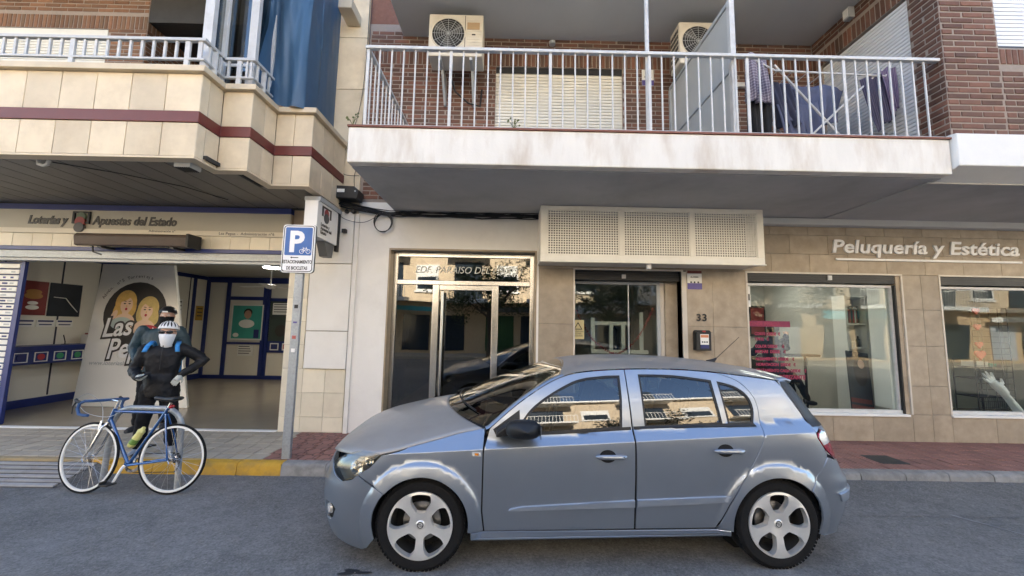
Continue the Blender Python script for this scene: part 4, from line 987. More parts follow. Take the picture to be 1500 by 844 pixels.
for i in range(3):
    y = .98+.31*i; t = thing('notice', (-8.64, y+.14, 1.63), ('left', 'middle', 'right')[i]+' one of three white notices in a row above the blue counter', 'notice', 'white notices above the blue counter')
    MB().box(-8.65, -8.642, y, y+.28, 1.57, 1.70).build('sheet', 'paper', t); MB().box(-8.643, -8.64, y+.02, y+.26, 1.66, 1.69).build('print', 'label_navy', t); MB().box(-8.643, -8.64, y+.04, y+.24, 1.6, 1.62).build('print', 'label_navy', t)
t = thing('blue_counter', (-8.5, 1.6, .9), 'blue wall counter shelf with small framed game logos in the lottery shop', 'counter')
MB().box(-8.655, -8.25, .55, 2.6, 1.16, 1.24).box(-8.655, -8.30, .56, 2.59, .92, 1.16).build('shelf', 'navy', t, bevel=.006)
for i, c in enumerate(('label_navy', 'print_red', 'print_green', 'print_green', 'print_red', 'label_navy')):
    y = .75+.29*i
    f = MB(); f.box(-8.298, -8.29, y, y+.2, .96, .975); f.box(-8.298, -8.29, y, y+.2, 1.115, 1.13); f.box(-8.298, -8.29, y, y+.015, .976, 1.114); f.box(-8.298, -8.29, y+.185, y+.2, .976, 1.114); f.build('logo_frame', 'paper', t)
    MB().lathe([(1e-6, -8.288), (.055, -8.288), (.055, -8.3)], (0, y+.1, 1.045), 'x', 14).build('logo', c, t)
for k in range(4): tag(MB().box(-8.52, -8.40, 1.95+.06*k, 1.985+.06*k, 1.241, 1.42+.03*(k % 2)).build('leaflet_pack', ['paper', 'emb_red', 'paper', 'label_violet'][k], None), ('white leaflet pack, nearest the street, standing on the blue counter', 'dark red leaflet pack standing on the blue counter', 'white leaflet pack beside the violet one on the blue counter', 'violet leaflet pack standing on the blue counter')[k], 'leaflets', 'leaflet packs on the counter')
b = MB(); b.tube([(-8.45, 1.62, 1.24), (-8.45, 1.62, 1.29), (-8.45, 1.58, 1.42)], .008, 6); b.box(-8.48, -8.42, 1.58, 1.66, 1.24, 1.25); tag(b.build('pen_holder', 'black', None), 'black pen on a stand on the blue counter', 'pen holder')
# lottery ticket display at the far left of the opening
t = thing('ticket_display', (-7.75, .2, .14), 'tall white rack of lottery tickets with a blue edge at the left', 'display rack')
MB().prism([(-7.56, 2.6), (-7.50, 2.6), (-7.54, .14), (-7.64, .14)], 'y', .10, .145).build('edge', 'navy', t)
MB().box(-8.6, -7.6, .16, .2, .14, 2.6).build('back_panel', 'navy', t)
for i in range(24):
    z = .42+.09*i; xr = -7.575-.035*(1-(z/2.6))
    p = MB().box(-8.6, xr, .10, .15, z, z+.066).build('ticket_strip', 'paper', t, bevel=.003)
    for k in range(8):
        if rng.random() < .75: MB().box(-8.5+.115*k, -8.5+.115*k+rng.uniform(.04, .09), .098, .1, z+.02, z+.046).build('ticket_print', rng.choice(['label_navy', 'grey_paint', 'label_violet']), p)
# fan and ceiling lamp
t = thing('ceiling_fan', (-5.3, 2.6, 2.5), 'white ceiling fan with blades hanging in the lottery shop', 'fan')
MB().cyl((-5.25, 2.6, 2.5), (-5.25, 2.6, 3.02), .015, n=8).build('rod', 'paper', t); MB().lathe([(.0, 2.45), (.09, 2.47), (.1, 2.54), (.0, 2.57)], (-5.25, 2.6, 0), 'z', 20).build('motor', 'paper', t, smooth=True)
for k in range(3): MB().box(.1, .72, -.06, .06, 2.50, 2.512, mtx=Matrix.Translation((-5.25, 2.6, 0)) @ Matrix.Rotation(R(170+120*k), 4, 'Z')).build('blade', 'paper', t)
mat('lamp_glow', (1, .95, .85), .5, emit=9)
t = thing('ceiling_lamp', (-5.35, 2.8, 2.98), 'round lit ceiling lamp in the lottery shop', 'lamp')
MB().lathe([(0, 2.975), (.16, 2.975), (.18, 3.0), (.18, 3.019)], (-5.5, 3.0, 0), 'z', 24).build('diffuser', 'lamp_glow', t); MB().lathe([(.181, 2.99), (.2, 2.99), (.2, 3.019)], (-5.5, 3.0, 0), 'z', 24).build('rim', 'paper', t)
# posters and notices at the back
t = thing('poster', (-7.42, 5.15, 1.2), 'teal poster of a boy with a phone on the back door of the lottery shop', 'poster')
MB().box(-7.86, -6.98, 5.15, 5.162, 1.22, 2.22).build('sheet', 'paper', t); MB().box(-7.83, -7.01, 5.146, 5.151, 1.26, 2.19).build('print', 'poster_teal', t)
def disc(x, y, z, rx, rz_, m, nm, parent): return MB().lathe([(1e-6, 0), (1, 0), (1, .004)], (0, 0, 0), 'y', 20, mtx=Matrix.Translation((x, y, z)) @ Matrix.Diagonal((rx, 1, rz_, 1))).build(nm, m, parent)
mat('skin', (.46, .27, .19), .55, var=.06); mat('hair_dark', (.018, .013, .011), .55)
disc(-7.4, 5.14, 1.94, .1, .12, 'skin', 'picture', t); disc(-7.4, 5.143, 2.0, .12, .11, 'hair_dark', 'picture', t); disc(-7.42, 5.142, 1.68, .22, .12, 'paper', 'picture', t)
MB().box(-7.2, -7.06, 5.14, 5.145, 1.28, 1.52).build('picture', 'label_navy', t); disc(-7.7, 5.14, 1.36, .08, .06, 'paper', 'picture', t)
def sheet(x0, x1, z0, z1, y, label, m='paper', pr=True):
    t = thing('notice', ((x0+x1)/2, y, z0), label, 'notice'); MB().box(x0, x1, y, y+.008, z0, z1).build('sheet', m, t)
    if pr:
        n = max(2, int((z1-z0)/.07))
        for i in range(n): MB().box(x0+.03, x1-.03-rng.random()*.08, y-.003, y+.001, z1-.05-(z1-z0-.05)*i/n, z1-.03-(z1-z0-.05)*i/n).build('print', 'letter_dark', t)
sheet(-7.62, -7.18, .78, 1.08, 5.155, 'white notice taped low on the back door of the shop')
sheet(-6.72, -6.1, 1.95, 2.28, 5.155, 'white ticket board at the top of the counter window')
disc(-6.45, 5.15, 1.5, .16, .17, 'letter_dark', 'cash_logo', tb)
def sheet_x(y0, y1, z0, z1, label, m='paper'):
    t = thing('notice', (-8.64, (y0+y1)/2, z0), label, 'notice'); MB().box(-8.648, -8.638, y0, y1, z0, z1).build('sheet', m, t)
    for i in range(3): MB().box(-8.639, -8.635, y0+.04, y1-.04, z1-.09-.1*i, z1-.06-.1*i).build('print', 'letter_dark', t)
sheet_x(3.35, 3.65, 1.55, 2.05, 'dark framed notice on the shop side wall', 'grey_dark'); sheet_x(3.72, 3.98, 1.6, 2.25, 'tall white notice beside the dark framed one'); sheet_x(4.2, 4.4, 1.8, 2.3, 'narrow white sheet on the shop side wall'); sheet_x(4.85, 5.1, 1.75, 2.15, 'yellow notice near the back corner of the shop', 'poster_yellow')
# big leaning advertising board
t = thing('advertising_board', (-6.9, 1.5, .14), 'tall white wedge shaped board with the shop logo of two blonde women', 'board')
bd = MB(); T = [(-7.95, .14), (-5.85, .14), (-6.54, 2.80), (-7.91, 2.80)]
bd.add([(T[0][0], 1.42, T[0][1]), (T[1][0], 1.42, T[1][1]), (T[2][0], 1.62, T[2][1]), (T[3][0], 1.62, T[3][1]), (T[0][0], 1.49, .14), (T[1][0]-.02, 1.49, .14), (T[2][0], 1.68, 2.8), (T[3][0], 1.68, 2.8)], [(0, 1, 2, 3), (4, 5, 6, 7), (0, 1, 5, 4), (1, 2, 6, 5), (2, 3, 7, 6), (3, 0, 4, 7)])
bd.build('panel', 'interior_white', t, bevel=.006)
tilt = math.atan2(.2, 2.66)
BM = Matrix.Translation((0, 1.42-.004, .14)) @ Matrix.Rotation(-tilt, 4, 'X') @ Matrix.Translation((0, 0, -.14))   # board frame: x, z on the face, y out
def bdisc(x, z, rx, rz_, m, nm, d, rot=0, n=28):
    return MB().lathe([(1e-6, -d), (1, -d), (1, -d+.0012)], (0, 0, 0), 'y', n, mtx=BM @ Matrix.Translation((x, 0, z)) @ Matrix.Rotation(rot, 4, 'Y') @ Matrix.Diagonal((rx, 1, rz_, 1))).build(nm, m, t)
def btext(s, size, x, z, m, d, rot=0, **k): return text('lettering', s, size, BM @ Matrix.Translation((x, -d, z)) @ Matrix.Rotation(-rot, 4, 'Y') @ Matrix.Rotation(R(90), 4, 'X'), m, t, ext=.0005, **k)
mat('disc_dark', (.045, .042, .04), .6); mat('blonde', (.62, .40, .12), .6, var=.25, scale=14); mat('blonde2', (.55, .42, .16), .6, var=.25, scale=14); mat('skin_print', (.72, .52, .38), .6); mat('dots_red', (.4, .03, .05), .6); mat('top_grey', (.42, .5, .48), .6)
bdisc(-7.12, 1.86, .59, .60, 'disc_dark', 'logo_disc', .002)
for (x, z, hm, s) in ((-7.32, 2.06, 'blonde', 1), (-6.88, 1.95, 'blonde2', -1)):
    bdisc(x, z, .20, .24, hm, 'hair', .004); bdisc(x-.1*s, z-.12, .11, .2, hm, 'hair', .0045, .3*s); bdisc(x+.13*s, z-.1, .08, .17, hm, 'hair', .0047)
    bdisc(x+.02*s, z-.38, .2, .17, 'skin_print', 'shoulder', .005); bdisc(x+.02*s, z-.2, .06, .12, 'skin_print', 'neck', .0055)
    bdisc(x+.02*s, z-.05, .115, .155, 'skin_print', 'face', .006)
    bdisc(x-.04*s, z+.1, .14, .07, hm, 'hair', .0065, -.5*s)
    for e in (-.04, .05): bdisc(x+.02*s+e, z-.02, .022, .012, 'letter_dark', 'eye', .007); bdisc(x+.02*s+e, z+.025, .03, .006, 'letter_dark', 'eyebrow', .007, .2*(1 if e < 0 else -1))
    bdisc(x+.025*s, z-.125, .022, .026, 'dots_red', 'mouth', .007); bdisc(x+.025*s, z-.07, .008, .02, 'blonde', 'nose', .007)
bdisc(-7.34, 1.66, .2, .12, 'top_grey', 'dress', .0075); bdisc(-6.82, 1.50, .22, .14, 'dots_red', 'dress', .0075)
for i in range(16): bdisc(-6.98+.085*(i % 4)+.04*((i//4) % 2), 1.58-.055*(i//4), .014, .014, 'paper', 'dot', .0085, n=8)
bdisc(-7.5, 1.82, .05, .1, 'skin_print', 'hand', .0078, .4)
for (m, bo, d) in (('letter_dark', .045, .0095), ('letter_white', .008, .0115)):
    btext('Las', .50, -7.66, 1.40, m, d, rot=.10, shear=.25, bold=bo, sx=.85); btext('Pepas', .52, -7.50, 1.0, m, d, rot=.10, shear=.25, bold=bo, sx=.78)
btext('www.loteriaslaspepas.es', .115, -7.80, .885, 'grey_paint', .003, shear=.15)
for i, ch in enumerate('Admón. nº5 Torrevieja'):
    a = R(158-4.2*i); btext(ch, .085, -7.12+.68*math.cos(a), 1.86+.69*math.sin(a), 'letter_dark', .003, rot=(a-R(90)))
# dark machine foot at the right of the shop
b = MB(); b.prism([(-3.9, .14), (-3.86, .14), (-3.72, .42), (-3.76, .42)], 'y', 1.1, 1.12); tag(b.build('door_wedge_strip', 'grey_paint', None), 'thin pale strip leaning on the shop floor near the sign post', 'strip')
# ------------------------------------------------------------------ the far side of the street (seen in the glass and the car paint)
mat('far_wall', (.62, .49, .33), .7, var=.08, scale=2, dirt=.15); mat('far_tile', (.55, .40, .24), .6, var=.12, scale=6); mat('far_white', (.8, .78, .72), .5)
mat('teal', (.03, .32, .36), .5); mat('far_window', (.03, .04, .05), .1); mat('far_green', (.03, .09, .03), .5)
ob = thing('apartment_building', (0, -16, 0), 'sunlit beige block with white balconies across the street, reflected in the shop glass', 'building')
FY = -16.0
MB().box(-34, 34, -28, FY, 3.1, 9.6).build('upper_wall', 'far_wall', ob)
MB().box(-34, 34, -28, FY-.35, 0, 3.1).build('ground_wall', 'far_tile', ob)
for i in range(15):
    x = -33+4.6*i
    for k in range(2):
        z = 3.75+3.0*k
        fr = MB().box(x, x+1.3, FY-.0, FY+.05, z, z+1.5).box(x-.1, x+1.4, FY-.0, FY+.08, z-.1, z-.0).build('window', 'far_white', ob)
        MB().box(x+.1, x+1.2, FY+.04, FY+.06, z+.1, z+.8).build('pane', 'far_window', fr); MB().box(x+.1, x+1.2, FY+.04, FY+.07, z+.82, z+1.4).build('shutter', 'far_white', fr)
    for k in range(3):
        z = 3.1+3.0*k
        bl = MB().box(x+1.75, x+4.2, FY, FY+1.1, z-.02, z+.18).box(x+1.75, x+4.2, FY+1.05, FY+1.1, z+1.0, z+1.06).build('balcony', 'far_white', ob)
        st = MB()
        for j in range(17): st.box(x+1.78+.15*j, x+1.80+.15*j, FY+1.06, FY+1.09, z+.18, z+1.0)
        tag(st.build('railing_bars', 'far_white', bl), kind='stuff')
        MB().box(x+2.2, x+3.8, FY, FY+.04, z+.2, z+2.3).build('balcony_door', 'far_window', bl)
for i in range(13):
    x = -31+4.9*i
    MB().box(x, x+[3.2, 4.1, 2.2][i % 3], FY-.02, FY+.12, 2.55, [2.85, 3.0, 2.8][i % 3]).build('shop_band', ['teal', 'far_white', 'far_wall', 'grey_dark', 'maroon'][i*3 % 5], ob)
    for j in range(2): MB().box(x+.3+2*j, x+1.9+2*j, FY-.36, FY-.3, .3, 2.35).build('shop_window', ['far_window', 'far_window', 'far_green', 'far_window', 'grey_paint'][(2*i+j) % 5], ob)
MB().box(-34, 34, -28, FY+.3, 9.6, 9.85).build('roof', 'far_white', ob)
tag(MB().box(-60, 60, FY-.4, -13.6, -.1, .13).build('pavement', 'paver_grey', None), kind='structure')
# street trees opposite
mat('leaf', (.045, .075, .022), .55, var=.35, scale=3, rnd=.35, hue=(.09, .11, .03)); mat('bark', (.12, .09, .065), .9, var=.3, scale=20, bump=.8)
def tree(x, y, h, label, seed):
    r = random.Random(seed); t = thing('street_tree', (x, y, .13), label, 'tree', 'trees across the street')
    b = MB(); b.tube([(x, y, .1), (x+.05, y, 1.0), (x-.03, y+.04, 2.2), (x+.02, y, h*.55)], [.16, .13, .12, .08], 10)
    tips = []
    for k in range(9):
        a = r.uniform(0, 6.28); l = r.uniform(.9, 1.9); z0 = r.uniform(1.9, h*.5)
        p = Vector((x+l*math.cos(a), y+l*math.sin(a), z0+r.uniform(.8, 1.9))); tips.append(p)
        b.tube([(x, y, z0), (x+.5*l*math.cos(a), y+.5*l*math.sin(a), z0+.5), p], [.06, .04, .015], 6)
    b.build('trunk', 'bark', t, smooth=True)
    cl = [Vector((x+r.gauss(0, 1.0), y+r.gauss(0, 1.0), h*.66+r.gauss(0, .75))) for _ in range(34)]+tips
    lf = MB()
    for i in range(5200):
        c = r.choice(cl); d = Vector((r.gauss(0, 1), r.gauss(0, 1), r.gauss(0, .8))); d = d.normalized()*(.52*r.random()**.4)
        p = c+d; s = r.uniform(.045, .085); u = Vector((r.gauss(0, 1), r.gauss(0, 1), r.gauss(0, .6))).normalized(); v = u.orthogonal().normalized()
        lf.add([p-u*s, p+v*s*.5, p+u*s, p-v*s*.5], [(0, 1, 2, 3)])
    tag(lf.build('crown', 'leaf', t, fix=False), kind='stuff')
tree(-.9, -12.6, 5.4, 'leafy street tree across the road, mirrored in the entrance door', 1)
tree(4.9, -12.4, 5.2, 'leafy street tree across the road, mirrored in the middle window', 2)
tree(-9.5, -12.6, 5.6, 'leafy street tree across the road at the far left', 4)
tree(12.5, -12.5, 5.5, 'leafy street tree across the road at the far right', 5)
# ------------------------------------------------------------------ the parked car (local frame: x rearwards from the front axle, -y towards the camera)
def paint():
    m = mat('car_paint', (.262, .295, .345), .33, metal=.72, var=.05, scale=3, coat=.65, coatr=.06, speck=.05, speckscale=900)
    return m
paint()
mat('car_dusty', (.30, .285, .265), .5, metal=.35, var=.12, scale=3, coat=.35, dirt=.35, dscale=3, dcol=(.27, .24, .2))
mat('car_trim', (.009, .0095, .0105), .5, spec=.4, var=.1, bump=.2, bscale=300); mat('car_gap', (.006, .006, .007), .9); mat('car_strip', (.30, .34, .40), .42, metal=.6, coat=.4)
mat('tyre', (.0085, .0085, .009), .85, var=.2, scale=20, spec=.25, bump=.3, bscale=80); mat('rim', (.74, .73, .70), .34, metal=.6, var=.12, scale=12); mat('rim_dark', (.02, .02, .02), .6, metal=.3); mat('disc_metal', (.25, .24, .23), .4, metal=.9)
mat('lamp_red', (.28, .012, .02), .12, coat=1.); mat('lamp_clear', (.62, .62, .60), .1, coat=1., metal=.3); mat('chrome', (.8, .8, .8), .08, metal=1.); mat('seat_cloth', (.035, .035, .04), .9); mat('seat_red', (.16, .03, .035), .9)
mat('lamp_amber', (.5, .18, .02), .2)
mat('lamp_inner', (.3, .28, .24), .35, metal=.6); glass('lamp_glass', (.75, .74, .68), 1.3, .04)
CAR = thing('parked_car', (-.6284, -2.103, 0), 'silver blue five door hatchback parked along the kerb before the entrance', 'car', rz=R(1.913))
def cpar(o, p): o.parent = p; o.matrix_parent_inverse = Matrix.Identity(4); return o
def spl(tab, x):
    if x <= tab[0][0]: return tab[0][1]
    if x >= tab[-1][0]: return tab[-1][1]
    for i in range(len(tab)-1):
        if x <= tab[i+1][0]:
            x0, y0 = tab[i]; x1, y1 = tab[i+1]; h = x1-x0; u = (x-x0)/h
            m0 = (y1-y0)/h if i == 0 else (y1-tab[i-1][1])/(x1-tab[i-1][0])
            m1 = (y1-y0)/h if i == len(tab)-2 else (tab[i+2][1]-y0)/(tab[i+2][0]-x0)
            return (2*u**3-3*u*u+1)*y0+(u**3-2*u*u+u)*h*m0+(-2*u**3+3*u*u)*y1+(u**3-u*u)*h*m1
S_T = [(-.75, .80), (-.62, .835), (-.5, .852), (-.4, .863), (-.3, .870), (-.2, .8745), (-.1, .874), (-.045, .8705), (0, .865)]
XN = [(.05, -.72), (.12, -.79), (.17, -.83), (.28, -.868), (.40, -.885), (.53, -.875), (.58, -.855), (.65, -.835), (.72, -.79), (.78, -.72), (.85, -.62)]
XR = [(.1, 3.30), (.24, 3.36), (.42, 3.405), (.585, 3.405), (.64, 3.36), (.70, 3.325), (.8, 3.275), (.95, 3.215), (1.05, 3.16), (1.2, 3.06), (1.3, 2.985), (1.42, 2.9)]
XS0, NF, NRr, LR = -.10, 3.0, 3.6, .62
def wside(x, z):
    xc = min(max(x, -.5), 3.1); zc = .807+.054*xc; zb = .858+.062*xc if xc > .44 else 9
    s = z-zc
    if s <= 0: return spl(S_T, s)
    if z <= zb: return .865-.88*s
    u = z-zb; return .865-.88*(zb-zc)-.008-.28*u-.28*u*u
def arcs(n, L, w, N=400):
    pts = [(1-math.cos(0), 0)]; out = [(0., 0.)]; px, py = 0., w; tot = 0
    for i in range(1, N+1):
        ph = math.pi/2*i/N; x = L*math.sin(ph)**(2/n); y = w*max(0, math.cos(ph))**(2/n)
        tot += math.hypot(x-px, y-py); out.append((tot, ph)); px, py = x, y
    return out
AF, AR = arcs(NF, .77, .86), arcs(NRr, LR, .85)
def arc_phi(tab, l):
    import bisect
    l = min(max(l, 0), tab[-1][0]); i = bisect.bisect_left(tab, (l, -1)); i = max(1, min(i, len(tab)-1))
    a, b = tab[i-1], tab[i]; return a[1]+(b[1]-a[1])*((l-a[0])/(b[0]-a[0]) if b[0] > a[0] else 0)
QF, QR = XS0-AF[-1][0], None
XSR = 2.76
QRc = XSR+AR[-1][0]
def q_of_x(x):      # panel coordinate for a side-view x
    if XS0 <= x <= XSR: return x
    if x < XS0:
        t = min(1, (XS0-x)/.77); ph = math.asin(min(1, t**(NF/2)))
        return XS0-next((l for l, p in AF if p >= ph), AF[-1][0])
    t = min(1, (x-XSR)/LR); ph = math.asin(min(1, t**(NRr/2)))
    return XSR+next((l for l, p in AR if p >= ph), AR[-1][0])
WC = ((0, .312), (2.614, .312)); RI, RO = .338, .432
def S0(q, z):
    """point of the body skin, near side (y<0)"""
    if q < XS0:
        ph = arc_phi(AF, XS0-q); Lx = XS0-spl(XN, z); x = XS0-Lx*math.sin(ph)**(2/NF); w = wside(x, z)*max(0, math.cos(ph))**(2/NF)
    elif q > XSR:
        ph = arc_phi(AR, q-XSR); xr = spl(XR, z); L = xr-XSR; x = XSR+L*math.sin(ph)**(2/NRr); w = wside(x, z)*max(0, math.cos(ph))**(2/NRr)
    else: x, w = q, wside(q, z)
    for cx, cz in WC:
        r = math.hypot(x-cx, z-cz)
        if r < RO+.004: w += .007*min(1, (RO+.004-r)/.008)+.030*(1-min(1, max(0, (r-RI)/(RO-RI))))**.9
    return Vector((x, -w, z))
def SN(q, z):
    e = .004; a = S0(q+e, z)-S0(q-e, z); b = S0(q, z+e)-S0(q, z-e); n = a.cross(b)
    if n.length < 1e-9: return Vector((0, -1, 0))
    n.normalize()
    return n if n.y < .3 or q < XS0 or q > XSR else n
def shrink(poly, d):
    n = len(poly); A = sum(poly[i][0]*poly[(i+1) % n][1]-poly[(i+1) % n][0]*poly[i][1] for i in range(n))
    if A < 0: poly = poly[::-1]
    out = []
    for i in range(n):
        p, a, c = Vector(poly[i]), Vector(poly[i-1]), Vector(poly[(i+1) % n])
        e1, e2 = (p-a).normalized(), (c-p).normalized(); n1, n2 = Vector((-e1.y, e1.x)), Vector((-e2.y, e2.x))
        m = n1+n2; m = m/max(m.length, 1e-6); k = max(m.dot(n1), .45); v = p+m*d/k; out.append((v.x, v.y))
    return out
def dens(poly, step):
    out = []
    for i in range(len(poly)):
        a, b = Vector(poly[i]), Vector(poly[(i+1) % len(poly)]); k = max(1, int((b-a).length/step))
        out += [tuple(a+(b-a)*j/k) for j in range(k)]
    return out
def inside(p, poly):
    c = False; x, y = p
    for i in range(len(poly)):
        x1, y1 = poly[i]; x2, y2 = poly[i-1]
        if (y1 > y) != (y2 > y) and x < (x2-x1)*(y-y1)/(y2-y1)+x1: c = not c
    return c
def smooth_poly(pts, n=5, closed=False):
    P = [Vector(p) for p in pts]; out = []
    N = len(P); rng_ = range(N) if closed else range(N-1)
    for i in rng_:
        g_ = lambda k: P[k % N] if closed else P[min(max(k, 0), N-1)]
        p0, p1, p2, p3 = g_(i-1), g_(i), g_(i+1), g_(i+2)
        for j in range(n):
            u = j/n; out.append(tuple(.5*((2*p1)+(p2-p0)*u+(2*p0-5*p1+4*p2-p3)*u*u+(3*p1-p0-3*p2+p3)*u**3)))
    if not closed: out.append(tuple(P[-1]))
    return out
def skin(name, poly, m, parent, holes=(), off=0., gap=.0025, fold=.014, step=.035, mirror=True, join=False, angle=180, crease=True):
    poly = shrink(dens(poly, step), gap); holes = [dens(shrink(h, -gap)[::1], step) for h in holes]
    pts = [Vector(p) for p in poly]; edges = [(i, (i+1) % len(poly)) for i in range(len(poly))]
    for h in holes:
        b0 = len(pts); pts += [Vector(p) for p in h]; edges += [(b0+i, b0+(i+1) % len(h)) for i in range(len(h))]
    if crease:
        for dz in (-.0035, .0035):
            run = None
            for k_ in range(121):
                xx = -.40+3.42*k_/120; p = (q_of_x(xx), .807+.054*min(xx, 3.1)+dz)
                if inside(p, poly) and not any(inside(p, h) for h in holes) and min((Vector(p)-q).length for q in pts) > .004:
                    pts.append(Vector(p))
                    if run is not None: edges.append((run, len(pts)-1))
                    run = len(pts)-1
                else: run = None
        for c_ in WC:
            run = None
            for p in arc(c_, RO-.004, -20, 200, 70)+[None]+arc(c_, RO+.004, -20, 200, 70):
                if p is None: run = None; continue
                p = (q_of_x(p[0]), p[1])
                if inside(p, poly) and not any(inside(p, h) for h in holes) and min((Vector(p)-q).length for q in pts) > .004:
                    pts.append(Vector(p))
                    if run is not None: edges.append((run, len(pts)-1))
                    run = len(pts)-1
                else: run = None
    x0, x1 = min(p[0] for p in poly), max(p[0] for p in poly); z0, z1 = min(p[1] for p in poly), max(p[1] for p in poly)
    nx, nz = max(1, int((x1-x0)/step)), max(1, int((z1-z0)/step)); bd = list(pts)
    for i in range(1, nx):
        for j in range(1, nz):
            p = (x0+(x1-x0)*i/nx, z0+(z1-z0)*j/nz)
            if inside(p, poly) and not any(inside(p, h) for h in holes) and min((q-Vector(p)).length for q in bd) > step*.45: pts.append(Vector(p))
    v2, e2, f2, *_ = delaunay_2d_cdt(pts, edges, [], 0, 1e-6)
    fs = []
    for f in f2:
        c = sum((v2[i] for i in f), Vector((0, 0)))/len(f)
        if inside(c, poly) and not any(inside(c, h) for h in holes): fs.append(tuple(f))
    V, Nn = [], []
    for p in v2: n = SN(p[0], p[1]); V.append(S0(p[0], p[1])+n*off); Nn.append(n)
    cnt = {}
    for f in fs:
        for i in range(len(f)): a, b = f[i], f[(i+1) % len(f)]; cnt[(a, b)] = 1
    bnd = [(a, b) for a, b in cnt if (b, a) not in cnt]
    tot = list(fs); V2, N2 = list(V), list(Nn)
    if fold:
        for a, b in bnd:
            k = len(V2); va, vb = V[a], V[b]; V2 += [va, vb, vb-Nn[b]*fold, va-Nn[a]*fold]
            e = (vb-va); t = e.cross(Nn[a]); t = t.normalized() if t.length > 1e-9 else Nn[a]
            na = (t+Nn[a]).normalized() if t.length else Nn[a]; N2 += [na, na, t, t]; tot.append((k+1, k, k+3, k+2))
    if join:
        k = len(V2); V2 += [Vector((v.x, -v.y, v.z)) for v in V2]; N2 += [Vector((n.x, -n.y, n.z)) for n in N2]; tot += [tuple(i+k for i in f[::-1]) for f in tot]
    def mk(V_, N_, F_):
        me = bpy.data.meshes.new(name); me.from_pydata([tuple(v) for v in V_], [], F_); me.materials.append(M[m]); me.shade_smooth()
        me.update(); me.normals_split_custom_set_from_vertices([tuple(n) for n in N_])
        o = bpy.data.objects.new(name, me); col.objects.link(o); return cpar(o, parent)
    # faces from the CDT are ccw in (q,z): seen from -y that is outward
    o = mk(V2, N2, tot)
    if mirror and not join: o2 = mk([(v[0], -v[1], v[2]) for v in V2], [Vector((n[0], -n[1], n[2])) for n in N2], [f[::-1] for f in tot]); return o, o2
    return o, None
def arc(c, r, a0, a1, n=18): return [(c[0]+r*math.cos(R(a0+(a1-a0)*i/n)), c[1]+r*math.sin(R(a0+(a1-a0)*i/n))) for i in range(n+1)]
def qp(pts): return [(q_of_x(x), z) for x, z in pts]
# --- outlines (side view metres)
rail = [(.46, .952), (.68, 1.128), (.90, 1.268), (1.03, 1.328), (1.18, 1.366), (1.46, 1.392), (1.75, 1.402), (2.03, 1.400), (2.3, 1.383), (2.6, 1.352), (2.80, 1.33)]
def rail_z(x): return spl(rail, x)
doorF_top = [(x, rail_z(x)-.004) for x in [.49+i*(1.555-.49)/16 for i in range(17)]]
winF = smooth_poly([(.70, .985), (.79, 1.095), (.93, 1.195), (1.12, 1.292), (1.24, 1.325)], 4)+[(1.40, 1.342), (1.508, 1.346), (1.502, 1.19), (1.478, .972), (1.1, .945), (.90, .93), (.72, .93)]
front_door = doorF_top+[(1.553, .95), (1.545, .47), (1.546, .268), (.452, .262), (.434, .405), (.436, .824), (.474, .955)]
fd, fd2 = skin('front_door', front_door[::-1], 'car_paint', CAR, holes=[winF])
doorR_top = [(x, rail_z(x)-.004) for x in [1.558+i*(2.30-1.558)/10 for i in range(11)]]
rear_edge = smooth_poly([(2.30, 1.378), (2.45, 1.325), (2.535, 1.24), (2.565, 1.15), (2.555, 1.02), (2.53, .92), (2.45, .76), (2.33, .59)], 4)
lowR = arc(WC[1], .402, 137, 178, 10)
lowR = [(2.33, .59)]+[p for p in arc(WC[1], .405, 138, 186, 12)]
winR = smooth_poly([(1.662, 1.356), (1.95, 1.353), (2.246, 1.321)], 4)+[(2.25, 1.2), (2.262, 1.008), (1.95, .99), (1.655, .978)]
winR2 = [(2.292, 1.314)]+smooth_poly([(2.30, 1.312), (2.42, 1.28), (2.505, 1.215), (2.53, 1.12), (2.50, 1.012)], 4)+[(2.40, 1.008), (2.305, 1.004)]
rear_door = doorR_top+rear_edge+[(2.245, .45), (2.16, .27), (1.556, .268), (1.557, .47), (1.562, .95)]
rd, rd2 = skin('rear_door', rear_door[::-1], 'car_paint', CAR, holes=[winR, winR2])
for p, hs in ((fd, [winF]), (rd, [winR, winR2])):
    for h in hs: skin('window_glass', shrink(h, -.006), 'car_glass', p, off=-.012, gap=0, fold=0, mirror=False)
for p, hs in ((fd2, [winF]), (rd2, [winR, winR2])):
    for h in hs:
        o, _ = skin('window_glass', shrink(h, -.006), 'car_glass', p, off=-.012, gap=0, fold=0, mirror=False)
        o.data.transform(Matrix.Diagonal((1, -1, 1, 1))); o.data.flip_normals()
# black seals round the glass (near side)
def ring_poly(h, w): return h, shrink(h, w)
for p, hs in ((fd, [winF]), (rd, [winR, winR2])):
    for h in hs: skin('window_seal', shrink(h, -.003), 'car_trim', p, holes=[shrink(h, .014)], off=-.004, gap=0, fold=.008, mirror=False)
skin('belt_moulding', [(.60, .908), (.60, .928), (1.0, .948), (1.545, .982), (1.545, .960), (1.0, .926)][::-1], 'car_trim', fd, off=.006, gap=0, mirror=False)
skin('belt_moulding', [(1.565, .960), (1.565, .984), (2.0, 1.004), (2.50, 1.018), (2.51, .998), (2.0, .980)][::-1], 'car_trim', rd, off=.006, gap=0, mirror=False)
skin('side_moulding', smooth_poly([(.625, .413), (.64, .425), (.72, .44)], 3)+[(1.541, .484), (1.541, .436), (.70, .412)], 'car_strip', fd, off=.018, gap=0, mirror=False, fold=.02)
skin('side_moulding', [(1.56, .486), (2.255, .512), (2.235, .47), (1.56, .438)], 'car_strip', rd, off=.018, gap=0, mirror=False, fold=.02)
